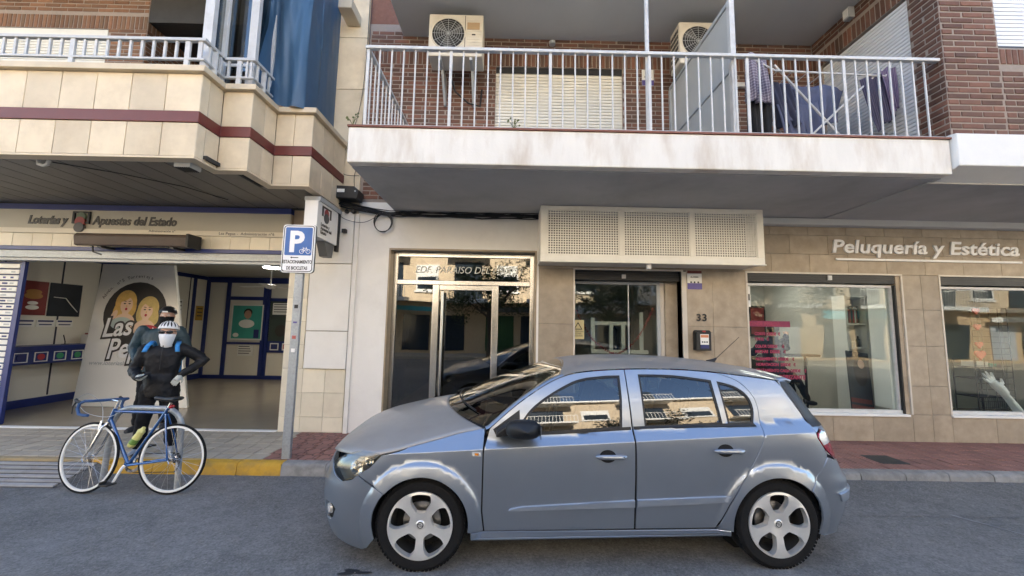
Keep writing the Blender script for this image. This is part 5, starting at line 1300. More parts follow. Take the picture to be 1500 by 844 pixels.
# mirror corner plate
skin('mirror_plate', [(.50, .955), (.70, 1.09), (.705, .94), (.52, .92)][::-1], 'car_trim', fd, off=.003, gap=0, mirror=False)
# front fender
fend_top = smooth_poly([(-.345, .786), (-.2, .812), (-.07, .845), (.1, .885), (.26, .924), (.44, .956)], 4)
fender = qp([(-.48, .644)])+qp([(-.40, .70)])+qp([(-.346, .78)])+qp(fend_top)+[(.43, .824), (.428, .405), (.446, .262)]+[(.352, .262)]+arc(WC[0], RI, -8, 139, 26)
skin('front_fender', fender[::-1] if False else fender, 'car_paint', CAR)
# rear quarter panel with the C pillar
rq = [(2.305, 1.380), (2.55, 1.354), (2.80, 1.326)]
quarter = [(x, z) for x, z in rq]+qp(smooth_poly([(2.87, 1.29), (2.95, 1.17), (3.01, 1.04), (3.02, .955)], 4))+qp([(3.018, .925), (3.06, .86), (3.085, .80)])+qp([(3.0, .705), (2.925, .645)])+arc(WC[1], RI, 46, 190, 30)+[(2.21, .262), (2.165, .262)]+[(2.25, .45)]+rear_edge[::-1]
skin('rear_quarter_panel', quarter, 'car_paint', CAR)
# sills
skin('sill', [(.357, .205), (2.27, .215), (2.265, .256), (.357, .256)], 'car_paint', CAR)
# bumpers: outlines run to the centre line and are joined with their mirror image
fb = qp([(-.486, .640)])+qp([(-.52, .605), (-.60, .580)])+[(q_of_x(-.68), .60), (q_of_x(-.75), .66), (-1.1, .70), (QF, .71), (QF, .18), (-1.0, .17), (q_of_x(-.72), .155), (q_of_x(-.6), .135), (q_of_x(-.46), .115), (q_of_x(-.40), .14)]
a0 = [(q_of_x(-x_) if False else q_of_x(x_), z_) for x_, z_ in arc(WC[0], RI+.002, 196, 139, 12)]
fb = fb+a0
fog = [(q_of_x(-.735), .40), (q_of_x(-.66), .40), (q_of_x(-.63), .375), (q_of_x(-.66), .31), (q_of_x(-.70), .275), (q_of_x(-.74), .27)]
grille_hole = [(-1.18, .31), (-1.18, .43), (QF+.012, .435), (QF+.012, .30)]
fbo, _ = skin('front_bumper', fb, 'car_paint', CAR, holes=[fog, grille_hole], join=True)
skin('fog_lamp', shrink(fog, -.01), 'car_gap', fbo, off=-.02, gap=0, fold=0, join=True); skin('lower_grille', shrink(grille_hole, -.012), 'car_gap', fbo, off=-.02, gap=0, fold=0, join=True)
c = S0(q_of_x(-.71), .345); bme_ = MB().lathe([(0, -.02), (.035, -.015), (.042, .01)], (0, 0, 0), 'x', 16, mtx=Matrix.Translation((c.x+.01, c.y+.02, c.z)) @ Matrix.Rotation(R(40), 4, 'Z')).build('fog_lens', 'lamp_clear', None, smooth=True); cpar(bme_, fbo)
# joint line between the upper bumper and its lower lip
rbm = [(q_of_x(3.085), .785)]+[(q_of_x(3.2), .745), (3.6, .73), (QRc, .73), (QRc, .2), (3.5, .195), (q_of_x(3.2), .19), (q_of_x(3.02), .20)]+qp(arc(WC[1], RI+.002, -14, 45, 12))+qp([(2.93, .65)])
rbo, _ = skin('rear_bumper', rbm[::-1], 'car_paint', CAR, join=True)
skin('bumper_strip', [(q_of_x(3.10), .512), (q_of_x(3.2), .525), (QRc-.3, .527), (QRc-.3, .46), (q_of_x(3.2), .455), (q_of_x(3.13), .452)][::-1], 'car_strip', rbo, off=.016, gap=0, fold=.02)
# lamps
hl = smooth_poly([(-.60, .79), (-.47, .80), (-.348, .785), (-.40, .705), (-.50, .622), (-.60, .585), (-.69, .612), (-.745, .665), (-.70, .735)], 3, closed=True)
hl = qp(hl)
h1, h2 = skin('headlight', hl, 'lamp_glass', CAR, off=.0, fold=0, gap=.002)
for h_, sgn in ((h1, 1), (h2, -1)):
    o, _ = skin('lamp_housing', shrink(hl, .002), 'lamp_inner', h_, off=-.075, fold=-.07, gap=0, mirror=False)
    if sgn < 0: o.data.transform(Matrix.Diagonal((1, -1, 1, 1))); o.data.flip_normals()
    for (x, z, r) in ((-.52, .69, .055), (-.44, .745, .035)):
        p = S0(q_of_x(x), z); n = SN(q_of_x(x), z); p = p-n*.05
        ang = math.atan2(n.y, n.x)
        b = MB().lathe([(r, .035), (r*.98, .03), (r*.7, .0), (.012, -.008), (.011, .012), (0, .014)], (0, 0, 0), 'x', 20, cap=False, mtx=Matrix.Translation(p) @ Matrix.Rotation(ang, 4, 'Z')).build('reflector', 'chrome', None, smooth=True)
        if sgn < 0: b.data.transform(Matrix.Diagonal((1, -1, 1, 1))); b.data.flip_normals()
        cpar(b, h_)
tl = qp([(3.022, .93), (3.05, .962), (3.10, .98), (3.15, .965), (3.19, .88), (3.205, .79), (3.20, .752), (3.15, .785), (3.09, .83), (3.05, .88)])
tr_ = qp([(3.03, .92), (3.05, .955), (3.10, .975), (3.15, .96), (3.172, .885), (3.12, .88), (3.062, .872)])
t1, t2 = skin('tail_light', tl[::-1], 'lamp_red', CAR, off=.004, gap=.003)
o, _ = skin('lens', shrink(tr_[::-1], .002), 'lamp_clear', t1, off=.008, gap=0, fold=.006, mirror=False)
# tailgate with its glass
tg = [(QRc, 1.33), (q_of_x(2.80)+.16, 1.335), (q_of_x(2.80)+.06, 1.325)]+qp([(2.876, 1.29), (2.957, 1.17), (3.018, 1.04), (3.027, .962)])+qp([(3.10, .987), (3.158, .97), (3.197, .885), (3.212, .76)])+[(3.6, .738), (QRc, .738)]
gl = [(QRc, 1.30), (q_of_x(2.88)+.05, 1.29), (q_of_x(2.965)+.05, 1.15), (q_of_x(3.03)+.05, 1.03), (QRc, 1.01)]
tgo, _ = skin('tailgate', tg, 'car_paint', CAR, join=True)
skin('rear_window', [(QRc, 1.325), (q_of_x(2.80)+.10, 1.32), (q_of_x(2.876)+.015, 1.286), (q_of_x(2.957)+.012, 1.165), (q_of_x(3.02)+.012, 1.0), (QRc, .99)], 'car_glass_dark' if False else 'black', tgo, off=.004, gap=0, join=True)
# roof, spoiler, bonnet, windscreen, pillars
ZC = [(1.02, 1.375), (1.12, 1.412), (1.25, 1.438), (1.45, 1.455), (1.7, 1.463), (2.0, 1.460), (2.3, 1.446), (2.6, 1.418), (2.8, 1.388), (2.95, 1.35)]
def roof_pt(x, v):
    zr = rail_z(min(x, 2.80)) if x <= 2.80 else 1.33-(x-2.80)*.1; yr = wside(min(x, 2.8), zr)*(1 if x < 2.76 else max(0, 1-((x-2.76)/.62)**3.6)**(1/3.6))-.002
    zc = spl(ZC, x); e = abs(v)
    return Vector((x, v*yr, zr+.002+(zc-zr)*(1-e**2.4)))
def roofgrid(u, v):
    vv = 2*v-1; x0 = 1.02+.10*(1-vv*vv)**1.0; x1 = 2.86+.06*(1-vv*vv); return roof_pt(x0+(x1-x0)*u, vv)
o = MB().grid(roofgrid, 50, 32).build('roof', 'car_dusty', None, smooth=True, angle=180, fix=True); cpar(o, CAR)
def spoil(u, v):
    vv = 2*v-1; x0 = 2.80+.05*(1-vv*vv); p = roof_pt(x0+.115*u, vv*.985); p.z += .016*math.sin(min(1, u*1.3)*math.pi*.5)-.03*max(0, u-.75); return p
sp = MB().grid(spoil, 10, 28).build('spoiler', 'car_paint', None, smooth=True, angle=180); md = sp.modifiers.new('t', 'SOLIDIFY'); md.thickness = .025; md.offset = -1; cpar(sp, CAR)
def fz(x): return spl([(-.60, .735), (-.345, .789), (-.2, .815), (-.07, .848), (.1, .888), (.26, .927), (.46, .96)], x)
HC = [(-.80, .735), (-.74, .79), (-.66, .835), (-.55, .885), (-.43, .925), (-.16, .992), (.13, 1.045), (.3, 1.06), (.5, 1.07)]
def hood_w(x): return S0(q_of_x(x), fz(x)).y*-1-.003
def hoodgrid(u, v):
    vv = 2*v-1; e = abs(vv); xr = .08+.34*e**2.2; xf = -.80+.455*e**5.0; x = xr+(xf-xr)*u
    w = hood_w(max(x, -.345)) if x >= -.345 else hood_w(-.345)-(.0 if x > -.345 else .0)
    y = vv*w; ed = fz(max(x, -.345)) if x > -.345 else fz(-.345)-(-.345-x)*.13
    z = ed+(spl(HC, x)-ed)*(1-e**2.3)
    if x < -.35: z = min(z, 9)
    nose = max(0, (u-.9)/.1); z -= .03*nose*nose
    return Vector((x, y, z))
hd = MB().grid(hoodgrid, 44, 40).build('bonnet', 'car_dusty', None, smooth=True, angle=180); md = hd.modifiers.new('t', 'SOLIDIFY'); md.thickness = .012; md.offset = -1; cpar(hd, CAR)
# grille below the bonnet edge
gp = [(q_of_x(-.73), .70), (-1.1, .775), (QF, .785), (QF, .705), (-1.1, .695), (q_of_x(-.70), .645)]
go, _ = skin('grille', gp, 'car_trim', CAR, off=-.01, gap=0, join=True)
skin('grille_bar', [(-1.08, .752), (QF, .758), (QF, .738), (-1.08, .732)], 'chrome', go, off=.01, gap=0, join=True)
def ws_edge(x): z = rail_z(x); return Vector((x-.015, -(wside(max(x, .47), z)-.035), z+.012))
def wsgrid(u, v):
    vv = 2*v-1; e = abs(vv)
    xb = .06+.40*e**2.2; zb_ = 1.025-.075*e**2; yb = vv*.735
    xt = 1.02+.125*(1-vv*vv); pt = roof_pt(xt, vv*.97)
    b_ = Vector((xb, yb, zb_)); p = b_.lerp(pt, u); bul = math.sin(math.pi*u)*(.028); p.z += bul; p.x -= bul*.7
    if e > .0:   # edges follow the pillar
        ex = .46+(1.03-.46)*u; ep = ws_edge(ex); ep.y = ep.y*(-1 if vv > 0 else 1); p = p.lerp(ep, e**6)
    return p
o = MB().grid(wsgrid, 30, 30).build('windscreen', 'car_glass', None, smooth=True, angle=180); cpar(o, CAR)
for sg in (1, -1):
    def pil(u, v):
        x = .45+(1.06-.45)*u; a = Vector((x, -(wside(max(x, .47), rail_z(x))-.0), rail_z(x))); b_ = ws_edge(x); c_ = b_+Vector((.01, .03, -.01))
        p = a.lerp(b_, min(1, v*1.25)) if v < .8 else b_.lerp(c_, (v-.8)/.2); p.z += .006*math.sin(math.pi*min(1, v*1.2)); p.y *= sg; return p
    o = MB().grid(pil, 24, 6).build('windscreen_pillar', 'car_paint', None, smooth=True, angle=180); cpar(o, CAR)
def cowl(u, v):
    vv = 2*v-1; e = abs(vv); xb = .06+.40*e**2.2; return Vector((xb-.05+.10*u, vv*.745, 1.035-.078*e**2-.03*(1-u)+.004))
o = MB().grid(cowl, 4, 24).build('cowl', 'car_trim', None, smooth=True, angle=180); md = o.modifiers.new('t', 'SOLIDIFY'); md.thickness = .02; cpar(o, CAR)
for y0_, l in ((-.55, .62), (.05, .5)):
    b = MB(); pts = []
    for i in range(9):
        f_ = i/8; p = wsgrid(.10+.05*f_, (y0_+l*f_+.735)/1.47); pts.append((p.x-.012, p.y, p.z+.018))
    b.tube(pts, .007, 6); cpar(b.build('wiper', 'car_trim', None), CAR)
# dark shell and floor inside, wheel wells, seats
low = [(.0, .2), (2.6, .2)]
sh = qp([(-.46, .22), (-.46, .62), (-.36, .74), (.0, .80), (.44, .92), (1.5, .95), (2.5, .99), (3.0, .92), (3.0, .66)])+qp([(3.05, .25)])
wells = [arc(WC[0], RI-.004, 0, 360, 30)[:-1], arc(WC[1], RI-.004, 0, 360, 30)[:-1]]
shell_poly = [(q_of_x(-.45), .60), (q_of_x(-.36), .74), (0, .80), (.44, .90), (1.5, .93), (2.5, .98), (q_of_x(2.98), .90), (q_of_x(2.96), .66)]+arc(WC[1], RI+.003, 60, 190, 20)+arc(WC[0], RI+.003, -10, 140, 20)
skin('inner_shell', shell_poly, 'car_gap', CAR, off=-.02, gap=0, fold=0, step=.06)
pil_shell = [(1.48, .93), (1.52, 1.34), (1.64, 1.35), (1.64, .95)]
skin('inner_pillar', pil_shell, 'car_gap', CAR, off=-.02, gap=0, fold=0, step=.06)
b = MB(); b.box(-.60, 3.2, -.56, .56, .19, .27); b.box(.40, 2.2, -.79, .79, .20, .26); b.box(-.62, .36, -.5, .5, .27, .74); b.box(.36, .55, -.76, .76, .27, .88); b.box(2.75, 3.15, -.6, .6, .27, .85); b.box(2.2, 2.75, -.56, .56, .27, .85); cpar(b.build('underbody', 'car_gap', None), CAR)
for cx, cz in WC:
    for sg in (1, -1):
        w = MB(); A = [R(-20+220*i/22) for i in range(23)]
        vs = [(cx+.352*math.cos(a), sg*y, cz+.352*math.sin(a)) for y in (.835, .58) for a in A]; w.add(vs, [(i, i+1, 23+i+1, 23+i) for i in range(22)])
        w.add([(cx, sg*.58, cz)]+[(cx+.352*math.cos(a), sg*.58, cz+.352*math.sin(a)) for a in [2*math.pi*k/24 for k in range(24)]], [(0, 1+k, 1+(k+1) % 24) for k in range(24)])
        cpar(w.build('wheel_well', 'car_gap', None, fix=False), CAR)
def seat(x, y, red):
    b = MB(); b.box(x-.28, x+.22, y-.24, y+.24, .45, .62); s = cpar(b.build('seat', 'seat_cloth', None, bevel=.06), CAR)
    b = MB(); b.box(-.07, .07, -.24, .24, 0, .62, mtx=Matrix.Translation((x+.25, y, .58)) @ Matrix.Rotation(R(18), 4, 'Y')); cpar(b.build('backrest', 'seat_cloth', None, bevel=.05), s)
    b = MB(); b.box(-.05, .05, -.13, .13, 0, .19, mtx=Matrix.Translation((x+.46, y, 1.20)) @ Matrix.Rotation(R(14), 4, 'Y')); cpar(b.build('headrest', 'seat_red' if red else 'seat_cloth', None, bevel=.04), s)
seat(1.15, -.36, True); seat(1.15, .36, True); seat(2.0, -.36, True); seat(2.0, .36, True)
b = MB(); b.tube([(.98+.05*math.sin(a), -.36+.185*math.cos(a), .92+.175*math.sin(a)) for a in [2*math.pi*i/24 for i in range(24)]], .015, 6, closed=True); b.cyl((.7, -.36, .86), (.97, -.36, .92), .03, n=8); cpar(b.build('steering_wheel', 'black', None, smooth=True), CAR)
b = MB(); b.prism([(.42, .94), (.72, .93), (.80, .80), (.70, .55), (.42, .5)], 'y', -.74, .74); cpar(b.build('dashboard', 'car_trim', None, bevel=.03), CAR)
# wheels
def rim_face():
    holes = []
    for k in range(5):
        a0 = R(90+72*k); pts = []
        for r, w in ((.084, .024), (.100, .040), (.15, .069), (.190, .070), (.207, .055)): pts.append((r, w))
        poly = [(r, w) for r, w in pts]+[(.214, 0.)]+[(r, -w) for r, w in pts[::-1]]
        poly = smooth_poly(poly, 3, closed=True)
        holes.append([(math.cos(a0)*r-math.sin(a0)*w, math.sin(a0)*r+math.cos(a0)*w) for r, w in poly])
    outer = [(.229*math.cos(2*math.pi*i/60), .229*math.sin(2*math.pi*i/60)) for i in range(60)]
    pts = [Vector(p) for p in outer]; ed = [(i, (i+1) % 60) for i in range(60)]
    for h in holes:
        n = len(pts); pts += [Vector(p) for p in h]; ed += [(n+i, n+(i+1) % len(h)) for i in range(len(h))]
    for r in (.02, .045, .07, .1, .14, .18):
        for i in range(30):
            p = Vector((r*math.cos(2*math.pi*i/30), r*math.sin(2*math.pi*i/30)))
            if not any(inside(p, h) for h in holes) and min((p-q).length for q in pts) > .008: pts.append(p)
    v2, _, f2, *_ = delaunay_2d_cdt(pts, ed, [], 0, 1e-6); fs = []
    for f in f2:
        c = sum((v2[i] for i in f), Vector((0, 0)))/len(f)
        if not any(inside(c, h) for h in holes): fs.append(tuple(f))
    return v2, fs
RV, RF = rim_face()
def ydep(r): return -.012 + .030*max(0, 1-r/.2)**1.3 + (.0 if r < .21 else (r-.21)*.35)   # + is inwards
def wheel(cx, sg, steer=0.):
    y0 = -.872
    V = [Vector((p.x, y0+ydep(p.length), p.y)) for p in RV]; F = list(RF); cnt = {}
    for f in RF:
        for i in range(len(f)): cnt[(f[i], f[(i+1) % len(f)])] = 1
    bn = [(a, b) for a, b in cnt if (b, a) not in cnt]; V2 = list(V)
    for a, b in bn:
        k = len(V2); d = Vector((0, .045, 0)); sa = Vector((V[a].x*.97, V[a].y, V[a].z*.97)); V2 += [V[a], V[b], V[b]+d, V[a]+d]; F.append((k+1, k, k+3, k+2))
    z0 = .312
    def T(b): return b
    root = MB().add([(v.x, v.y, v.z) for v in V2], F)
    tyre = MB().lathe([(.222, y0+.012), (.236, y0+.003), (.26, y0-.004), (.29, y0-.001), (.308, y0+.018), (.315, y0+.04), (.316, y0+.16), (.308, y0+.185), (.28, y0+.2), (.222, y0+.19)], (0, 0, 0), 'y', 72, cap=False)
    for k in range(72):   # tread blocks on the shoulder
        a = 2*math.pi*k/72; m4 = Matrix.Rotation(a, 4, 'Y'); tyre.box(-.009, .009, y0+.012, y0+.055, .309, .3162, mtx=m4)
    objs = []
    w = tyre.build('wheel', 'tyre', None, smooth=True, angle=40)
    rim = root.build('rim', 'rim', None, smooth=True, angle=25)
    bar = MB().lathe([(.226, y0+.0), (.222, y0+.03), (.20, y0+.06), (.195, y0+.19)], (0, 0, 0), 'y', 48, cap=False).build('rim_barrel', 'rim_dark', None, smooth=True)
    dsc = MB().lathe([(.06, y0+.075), (.135, y0+.075), (.135, y0+.09), (.06, y0+.09), (.06, y0+.075)], (0, 0, 0), 'y', 40, cap=False).build('brake_disc', 'disc_metal', None)
    bk_ = MB().lathe([(0, y0+.13), (.2, y0+.13)], (0, 0, 0), 'y', 30).build('wheel_back', 'car_gap', None)
    cap = MB().lathe([(0, y0+.006), (.026, y0+.007), (.032, y0+.012), (.034, y0+.022)], (0, 0, 0), 'y', 24).build('hub_cap', 'rim', None, smooth=True)
    em = MB(); em.tube([(.020*math.cos(a), y0+.006, .020*math.sin(a)) for a in [2*math.pi*i/24 for i in range(24)]], .0026, 6, closed=True); em.tube([(-.022, y0+.006, .004), (.004, y0+.006, .005), (-.004, y0+.006, -.005), (.022, y0+.006, -.004)], .0022, 6); em = em.build('emblem', 'rim_dark', None, smooth=True)
    objs = [(w, CAR), (rim, w), (bar, w), (dsc, w), (bk_, w), (cap, w), (em, w)]
    for k in range(5):
        a = R(54+72*k+0); b = MB().lathe([(0, y0+.012), (.011, y0+.012), (.0135, y0+.02)], (.056*math.cos(a), 0, .056*math.sin(a)), 'y', 10).build('wheel_nut', 'rim_dark', None); objs.append((b, w))
    for o, p in objs:
        o.data.transform(Matrix.Translation((cx, 0, z0)))
        if sg > 0: o.data.transform(Matrix.Diagonal((1, -1, 1, 1))); o.data.flip_normals()
        cpar(o, p)
for cx in (0, 2.614):
    for sg in (-1, 1): wheel(cx, sg)
# door handles
for dx, p in ((0, fd), (.885, rd)):
    z = .79+.045*(dx > 0); xa, xb = 1.255+dx, 1.475+dx
    rc = [(1.345+dx+.062*math.cos(a), z+.045*math.sin(a)) for a in [2*math.pi*i/24 for i in range(24)]]
    skin('handle_recess_shade', rc, 'car_gap', p, off=.0012, gap=0, fold=0, mirror=False, step=.02)  # flat dark disc on the skin, paints the shade of the hand recess
    pts = []
    for i in range(11):
        f_ = i/10; x = xa+(xb-xa)*f_; s_ = S0(x, z); pts.append((x, s_.y-.012-.022*math.sin(math.pi*f_)**.5, z+.004*math.sin(math.pi*f_)))
    b = MB().tube(pts, [.008, .015, .0165, .017, .017, .017, .017, .0175, .018, .018, .012], 10); cpar(b.build('door_handle', 'car_paint', None, smooth=True), p)
c = S0(1.445, .79); b = MB().lathe([(0, c.y-.043), (.009, c.y-.043), (.010, c.y-.034)], (1.452, 0, .792), 'y', 12); cpar(b.build('key_lock', 'chrome', None), fd)
# side repeater, mirrors, aerial
skin('side_repeater', [(.352, .788), (.352, .812), (.415, .812), (.42, .785)], 'lamp_clear', CAR, off=.008, gap=0)
skin('repeater_lens', [(.372, .793), (.372, .807), (.40, .807), (.40, .792)], 'lamp_amber', CAR, off=.011, gap=0, mirror=False)
for sg in (1, -1):
    def mir(u, v):
        a = 2*math.pi*u; t = v   # t along y outward
        w = [.35, .8, 1., 1., .95, .8, .45, .02]; i = min(int(t*7), 6); f_ = t*7-i; s_ = w[i]+(w[i+1]-w[i])*f_
        ca, sa = math.cos(a), math.sin(a); k = (abs(ca)**3+abs(sa)**3)**(-1/3)
        return Vector((.715+.02*t+(.115 if ca > 0 else .13)*s_*ca*k-.05*(1-t)*0, sg*-(.845+.20*t), .985+.066*s_*sa*k+.012*t))
    m_ = MB().grid(mir, 24, 14).build('wing_mirror', 'car_trim', None, smooth=True, angle=180); cpar(m_, CAR)
    b = MB(); b.prism([(.52, .925), (.80, .945), (.74, .975), (.60, 1.01), (.53, .96)], 'y', sg*-.90, sg*-.80); cpar(b.build('mirror_arm', 'car_trim', None, bevel=.012), m_)
    b = MB(); b.box(.832, .836, min(sg*-.88, sg*-1.02), max(sg*-.88, sg*-1.02), .945, 1.03); cpar(b.build('mirror_glass', 'chrome', None), m_)
b = MB(); b.tube([(2.60, 0, 1.41), (2.66, 0, 1.425), (2.69, 0, 1.45)], [.022, .02, .008], 10); a_ = cpar(b.build('antenna_base', 'car_trim', None, smooth=True), CAR)
b = MB(); b.cyl((2.68, 0, 1.44), (2.93, 0, 1.66), .0035, .0025, n=6); cpar(b.build('antenna', 'car_trim', None), a_)
# ------------------------------------------------------------------ parking sign on its post
t = thing('parking_sign', (-2.6, -1.12, .13), 'blue bicycle parking sign on a galvanised post at the kerb', 'street sign')
MB().box(-2.645, -2.545, -1.135, -1.085, .12, 2.34).build('post', 'galvanised', t, bevel=.008)
def rrect(x0, x1, z0, z1, r, n=6):
    out = []
    for cx, cz, a0 in ((x1-r, z1-r, 0), (x0+r, z1-r, 90), (x0+r, z0+r, 180), (x1-r, z0+r, 270)):
        out += [(cx+r*math.cos(R(a0+90*i/n)), cz+r*math.sin(R(a0+90*i/n))) for i in range(n+1)]
    return out
sx0, sx1, sz0, sz1, sy = -2.81, -2.41, 2.335, 2.935, -1.165
pl = MB().prism(rrect(sx0, sx1, sz0, sz1, .04), 'y', sy, sy+.03).build('plate', 'letter_white', t, bevel=.003)
ri = MB(); o_, i_ = rrect(sx0+.012, sx1-.012, sz0+.012, sz1-.012, .034), rrect(sx0+.022, sx1-.022, sz0+.022, sz1-.022, .027)
n_ = len(o_); ri.add([(x, sy-.0012, z) for x, z in o_+i_], [(k, (k+1) % n_, n_+(k+1) % n_, n_+k) for k in range(n_)]); ri.build('border', 'black', pl, fix=False)
MB().prism(rrect(sx0-.002, sx1+.003, sz0-.002, sz1+.002, .04), 'y', sy+.012, sy+.031).build('rim', 'black', pl)
MB().prism(rrect(sx0+.035, sx1-.035, sz0+.215, sz1-.035, .016), 'y', sy-.002, sy+.002).build('blue_field', 'blue_sign', pl)
text('lettering', 'P', .36, facing(-2.73, sy-.0028, 2.60), 'letter_white', pl, ext=.0006, bold=.012)
text('lettering', 'ESTACIONAMIENTO', .058, facing(-2.61, sy-.0012, 2.45), 'letter_dark', pl, ext=.0006, align='CENTER', sx=.68, bold=.0018)
text('lettering', 'DE BICICLETAS', .058, facing(-2.61, sy-.0012, 2.372), 'letter_dark', pl, ext=.0006, align='CENTER', sx=.66, bold=.0018)
MB().prism([(-2.70, 2.522), (-2.68, 2.534), (-2.68, 2.527), (-2.60, 2.527), (-2.60, 2.517), (-2.68, 2.517), (-2.68, 2.51)], 'y', sy-.0018, sy).build('arrow', 'black', pl)
b = MB(); yy = sy-.003
for cx in (-2.565, -2.485): b.tube([(cx+.026*math.cos(a), yy, 2.60+.026*math.sin(a)) for a in [2*math.pi*i/20 for i in range(20)]], .0035, 4, closed=True)
for p, q in (((-2.565, 2.60), (-2.545, 2.64)), ((-2.545, 2.64), (-2.505, 2.64)), ((-2.505, 2.64), (-2.485, 2.60)), ((-2.545, 2.64), (-2.53, 2.605)), ((-2.53, 2.605), (-2.505, 2.64)), ((-2.505, 2.64), (-2.51, 2.655)), ((-2.545, 2.64), (-2.55, 2.653)), ((-2.565, 2.60), (-2.53, 2.605))): b.tube([(p[0], yy, p[1]), (q[0], yy, q[1])], .0035, 4)
tag(b.build('bicycle_symbol', 'letter_white', pl), kind='stuff')
for z in (2.42, 2.85): MB().box(-2.66, -2.53, -1.145, -1.08, z, z+.03).build('clamp', 'galvanised', t)
mat('sticker_red', (.4, .1, .08), .5)
for z, m, h in ((1.90, 'black', .045), (1.72, 'label_violet', .02), (1.53, 'sticker_red', .04), (1.37, 'paper', .045)): MB().box(-2.62, -2.575, -1.1375, -1.134, z, z+h).build('sticker', m, t)

# ------------------------------------------------------------------ bicycle hoop
b = MB(); pts = [(-4.19, -1.64, 0)]; r_ = .2; zt_ = .80
for i in range(9): a = R(180-90*i/8); pts.append((-4.15+r_+r_*math.cos(a), -1.645, zt_-r_+r_*math.sin(a)))
for i in range(9): a = R(90-90*i/8); pts.append((-3.42-r_+r_*math.cos(a), -1.65, zt_-r_+r_*math.sin(a)))
pts.append((-3.40, -1.655, 0))
hoop = b.tube(pts, .027, 14).build('bicycle_stand', 'galvanised', None, smooth=True); tag(hoop, 'grey steel hoop bicycle stand with the blue bicycle leaning on it', 'bicycle stand')

# ------------------------------------------------------------------ road bicycle
mat('bike_blue', (.018, .085, .25), .25, metal=.4, coat=1., var=.05); mat('bike_white', (.75, .74, .70), .35); mat('spoke', (.55, .55, .55), .3, metal=1.); mat('bar_tape', (.02, .07, .19), .6)
mat('bottle', (.62, .58, .20), .35, var=.05); mat('bottle_green', (.12, .22, .04), .4); mat('alloy', (.6, .6, .6), .25, metal=1.); mat('reflector', (.45, .02, .02), .2)
BK = thing('bicycle', (-3.37, -1.81, 0), 'blue racing bicycle with white rims leaning on the steel hoop', 'bicycle')
BL = Matrix.Translation((-3.37, -1.81, 0)) @ Matrix.Rotation(R(-4.5), 4, 'X')
def bb_(o, p=BK):
    o.data.transform(BL); par(o, p); return o
HT, HB_ = Vector((-.665, 0, .815)), Vector((-.70, 0, .69))     # head tube
ST, BBk, RH = Vector((-.135, 0, .80)), Vector((-.43, 0, .275)), Vector((0, 0, .338))
fr = MB(); fr.tube([HT, HB_], .019, 12)
fr.tube([HT+Vector((.004, 0, -.03)), ST+Vector((-.01, 0, -.02))], .0145, 12); fr.tube([HB_+Vector((.005, 0, .02)), BBk], .0165, 12); fr.tube([ST+Vector((.012, 0, .03)), BBk], .0155, 12)
for s in (-1, 1):
    fr.tube([ST+Vector((0, s*.012, -.03)), Vector((-.06, s*.05, .55)), RH+Vector((0, s*.062, 0))], [.009, .008, .008], 8); fr.tube([BBk+Vector((.02, s*.03, 0)), Vector((-.25, s*.05, .30)), RH+Vector((0, s*.062, 0))], [.012, .010, .009], 8)
fr.cyl(BBk+Vector((0, -.036, 0)), BBk+Vector((0, .036, 0)), .021, n=14)
frame = bb_(fr.build('frame', 'bike_blue', None, smooth=True))
text_b = text('lettering', 'RACER', .03, BL @ Matrix.Translation((-.66, -.0165, .62)) @ Matrix.Rotation(R(57), 4, 'Y') @ Matrix.Rotation(R(90), 4, 'X'), 'bike_white', None, ext=.0004, bold=.001) if False else None
bb_(MB().box(-.07, .07, -.0172, -.0160, -.012, .012, mtx=Matrix.Translation((-.615, 0, .555)) @ Matrix.Rotation(R(57), 4, 'Y')).build('decal', 'bike_white', None), frame)
bb_(MB().cyl(ST, ST+Vector((.027, 0, .08)), .0135, n=12).build('seat_post', 'alloy', None, smooth=True))
sd_ = MB()
def sad(u, v):
    a = 2*math.pi*u; x = -.185+.275*v; w = .02+.055*max(0, (v-.35)/.65)**1.2 if v > .35 else .02+.0*v; k = .3 if v in (0, 1) else 1
    return Vector((ST.x+.03+x, w*k*math.cos(a)*(1 if k == 1 else .4), .915+.022*math.sin(a)*k+.012*(v*2-1)**2-.012*(1-v)*0))
bb_(sd_.grid(sad, 16, 14).build('saddle', 'black', None, smooth=True, angle=180))
bb_(MB().ball((ST.x+.06, -.02, .845), (.022, .03, .018)).build('rear_light', 'reflector', None, smooth=True))
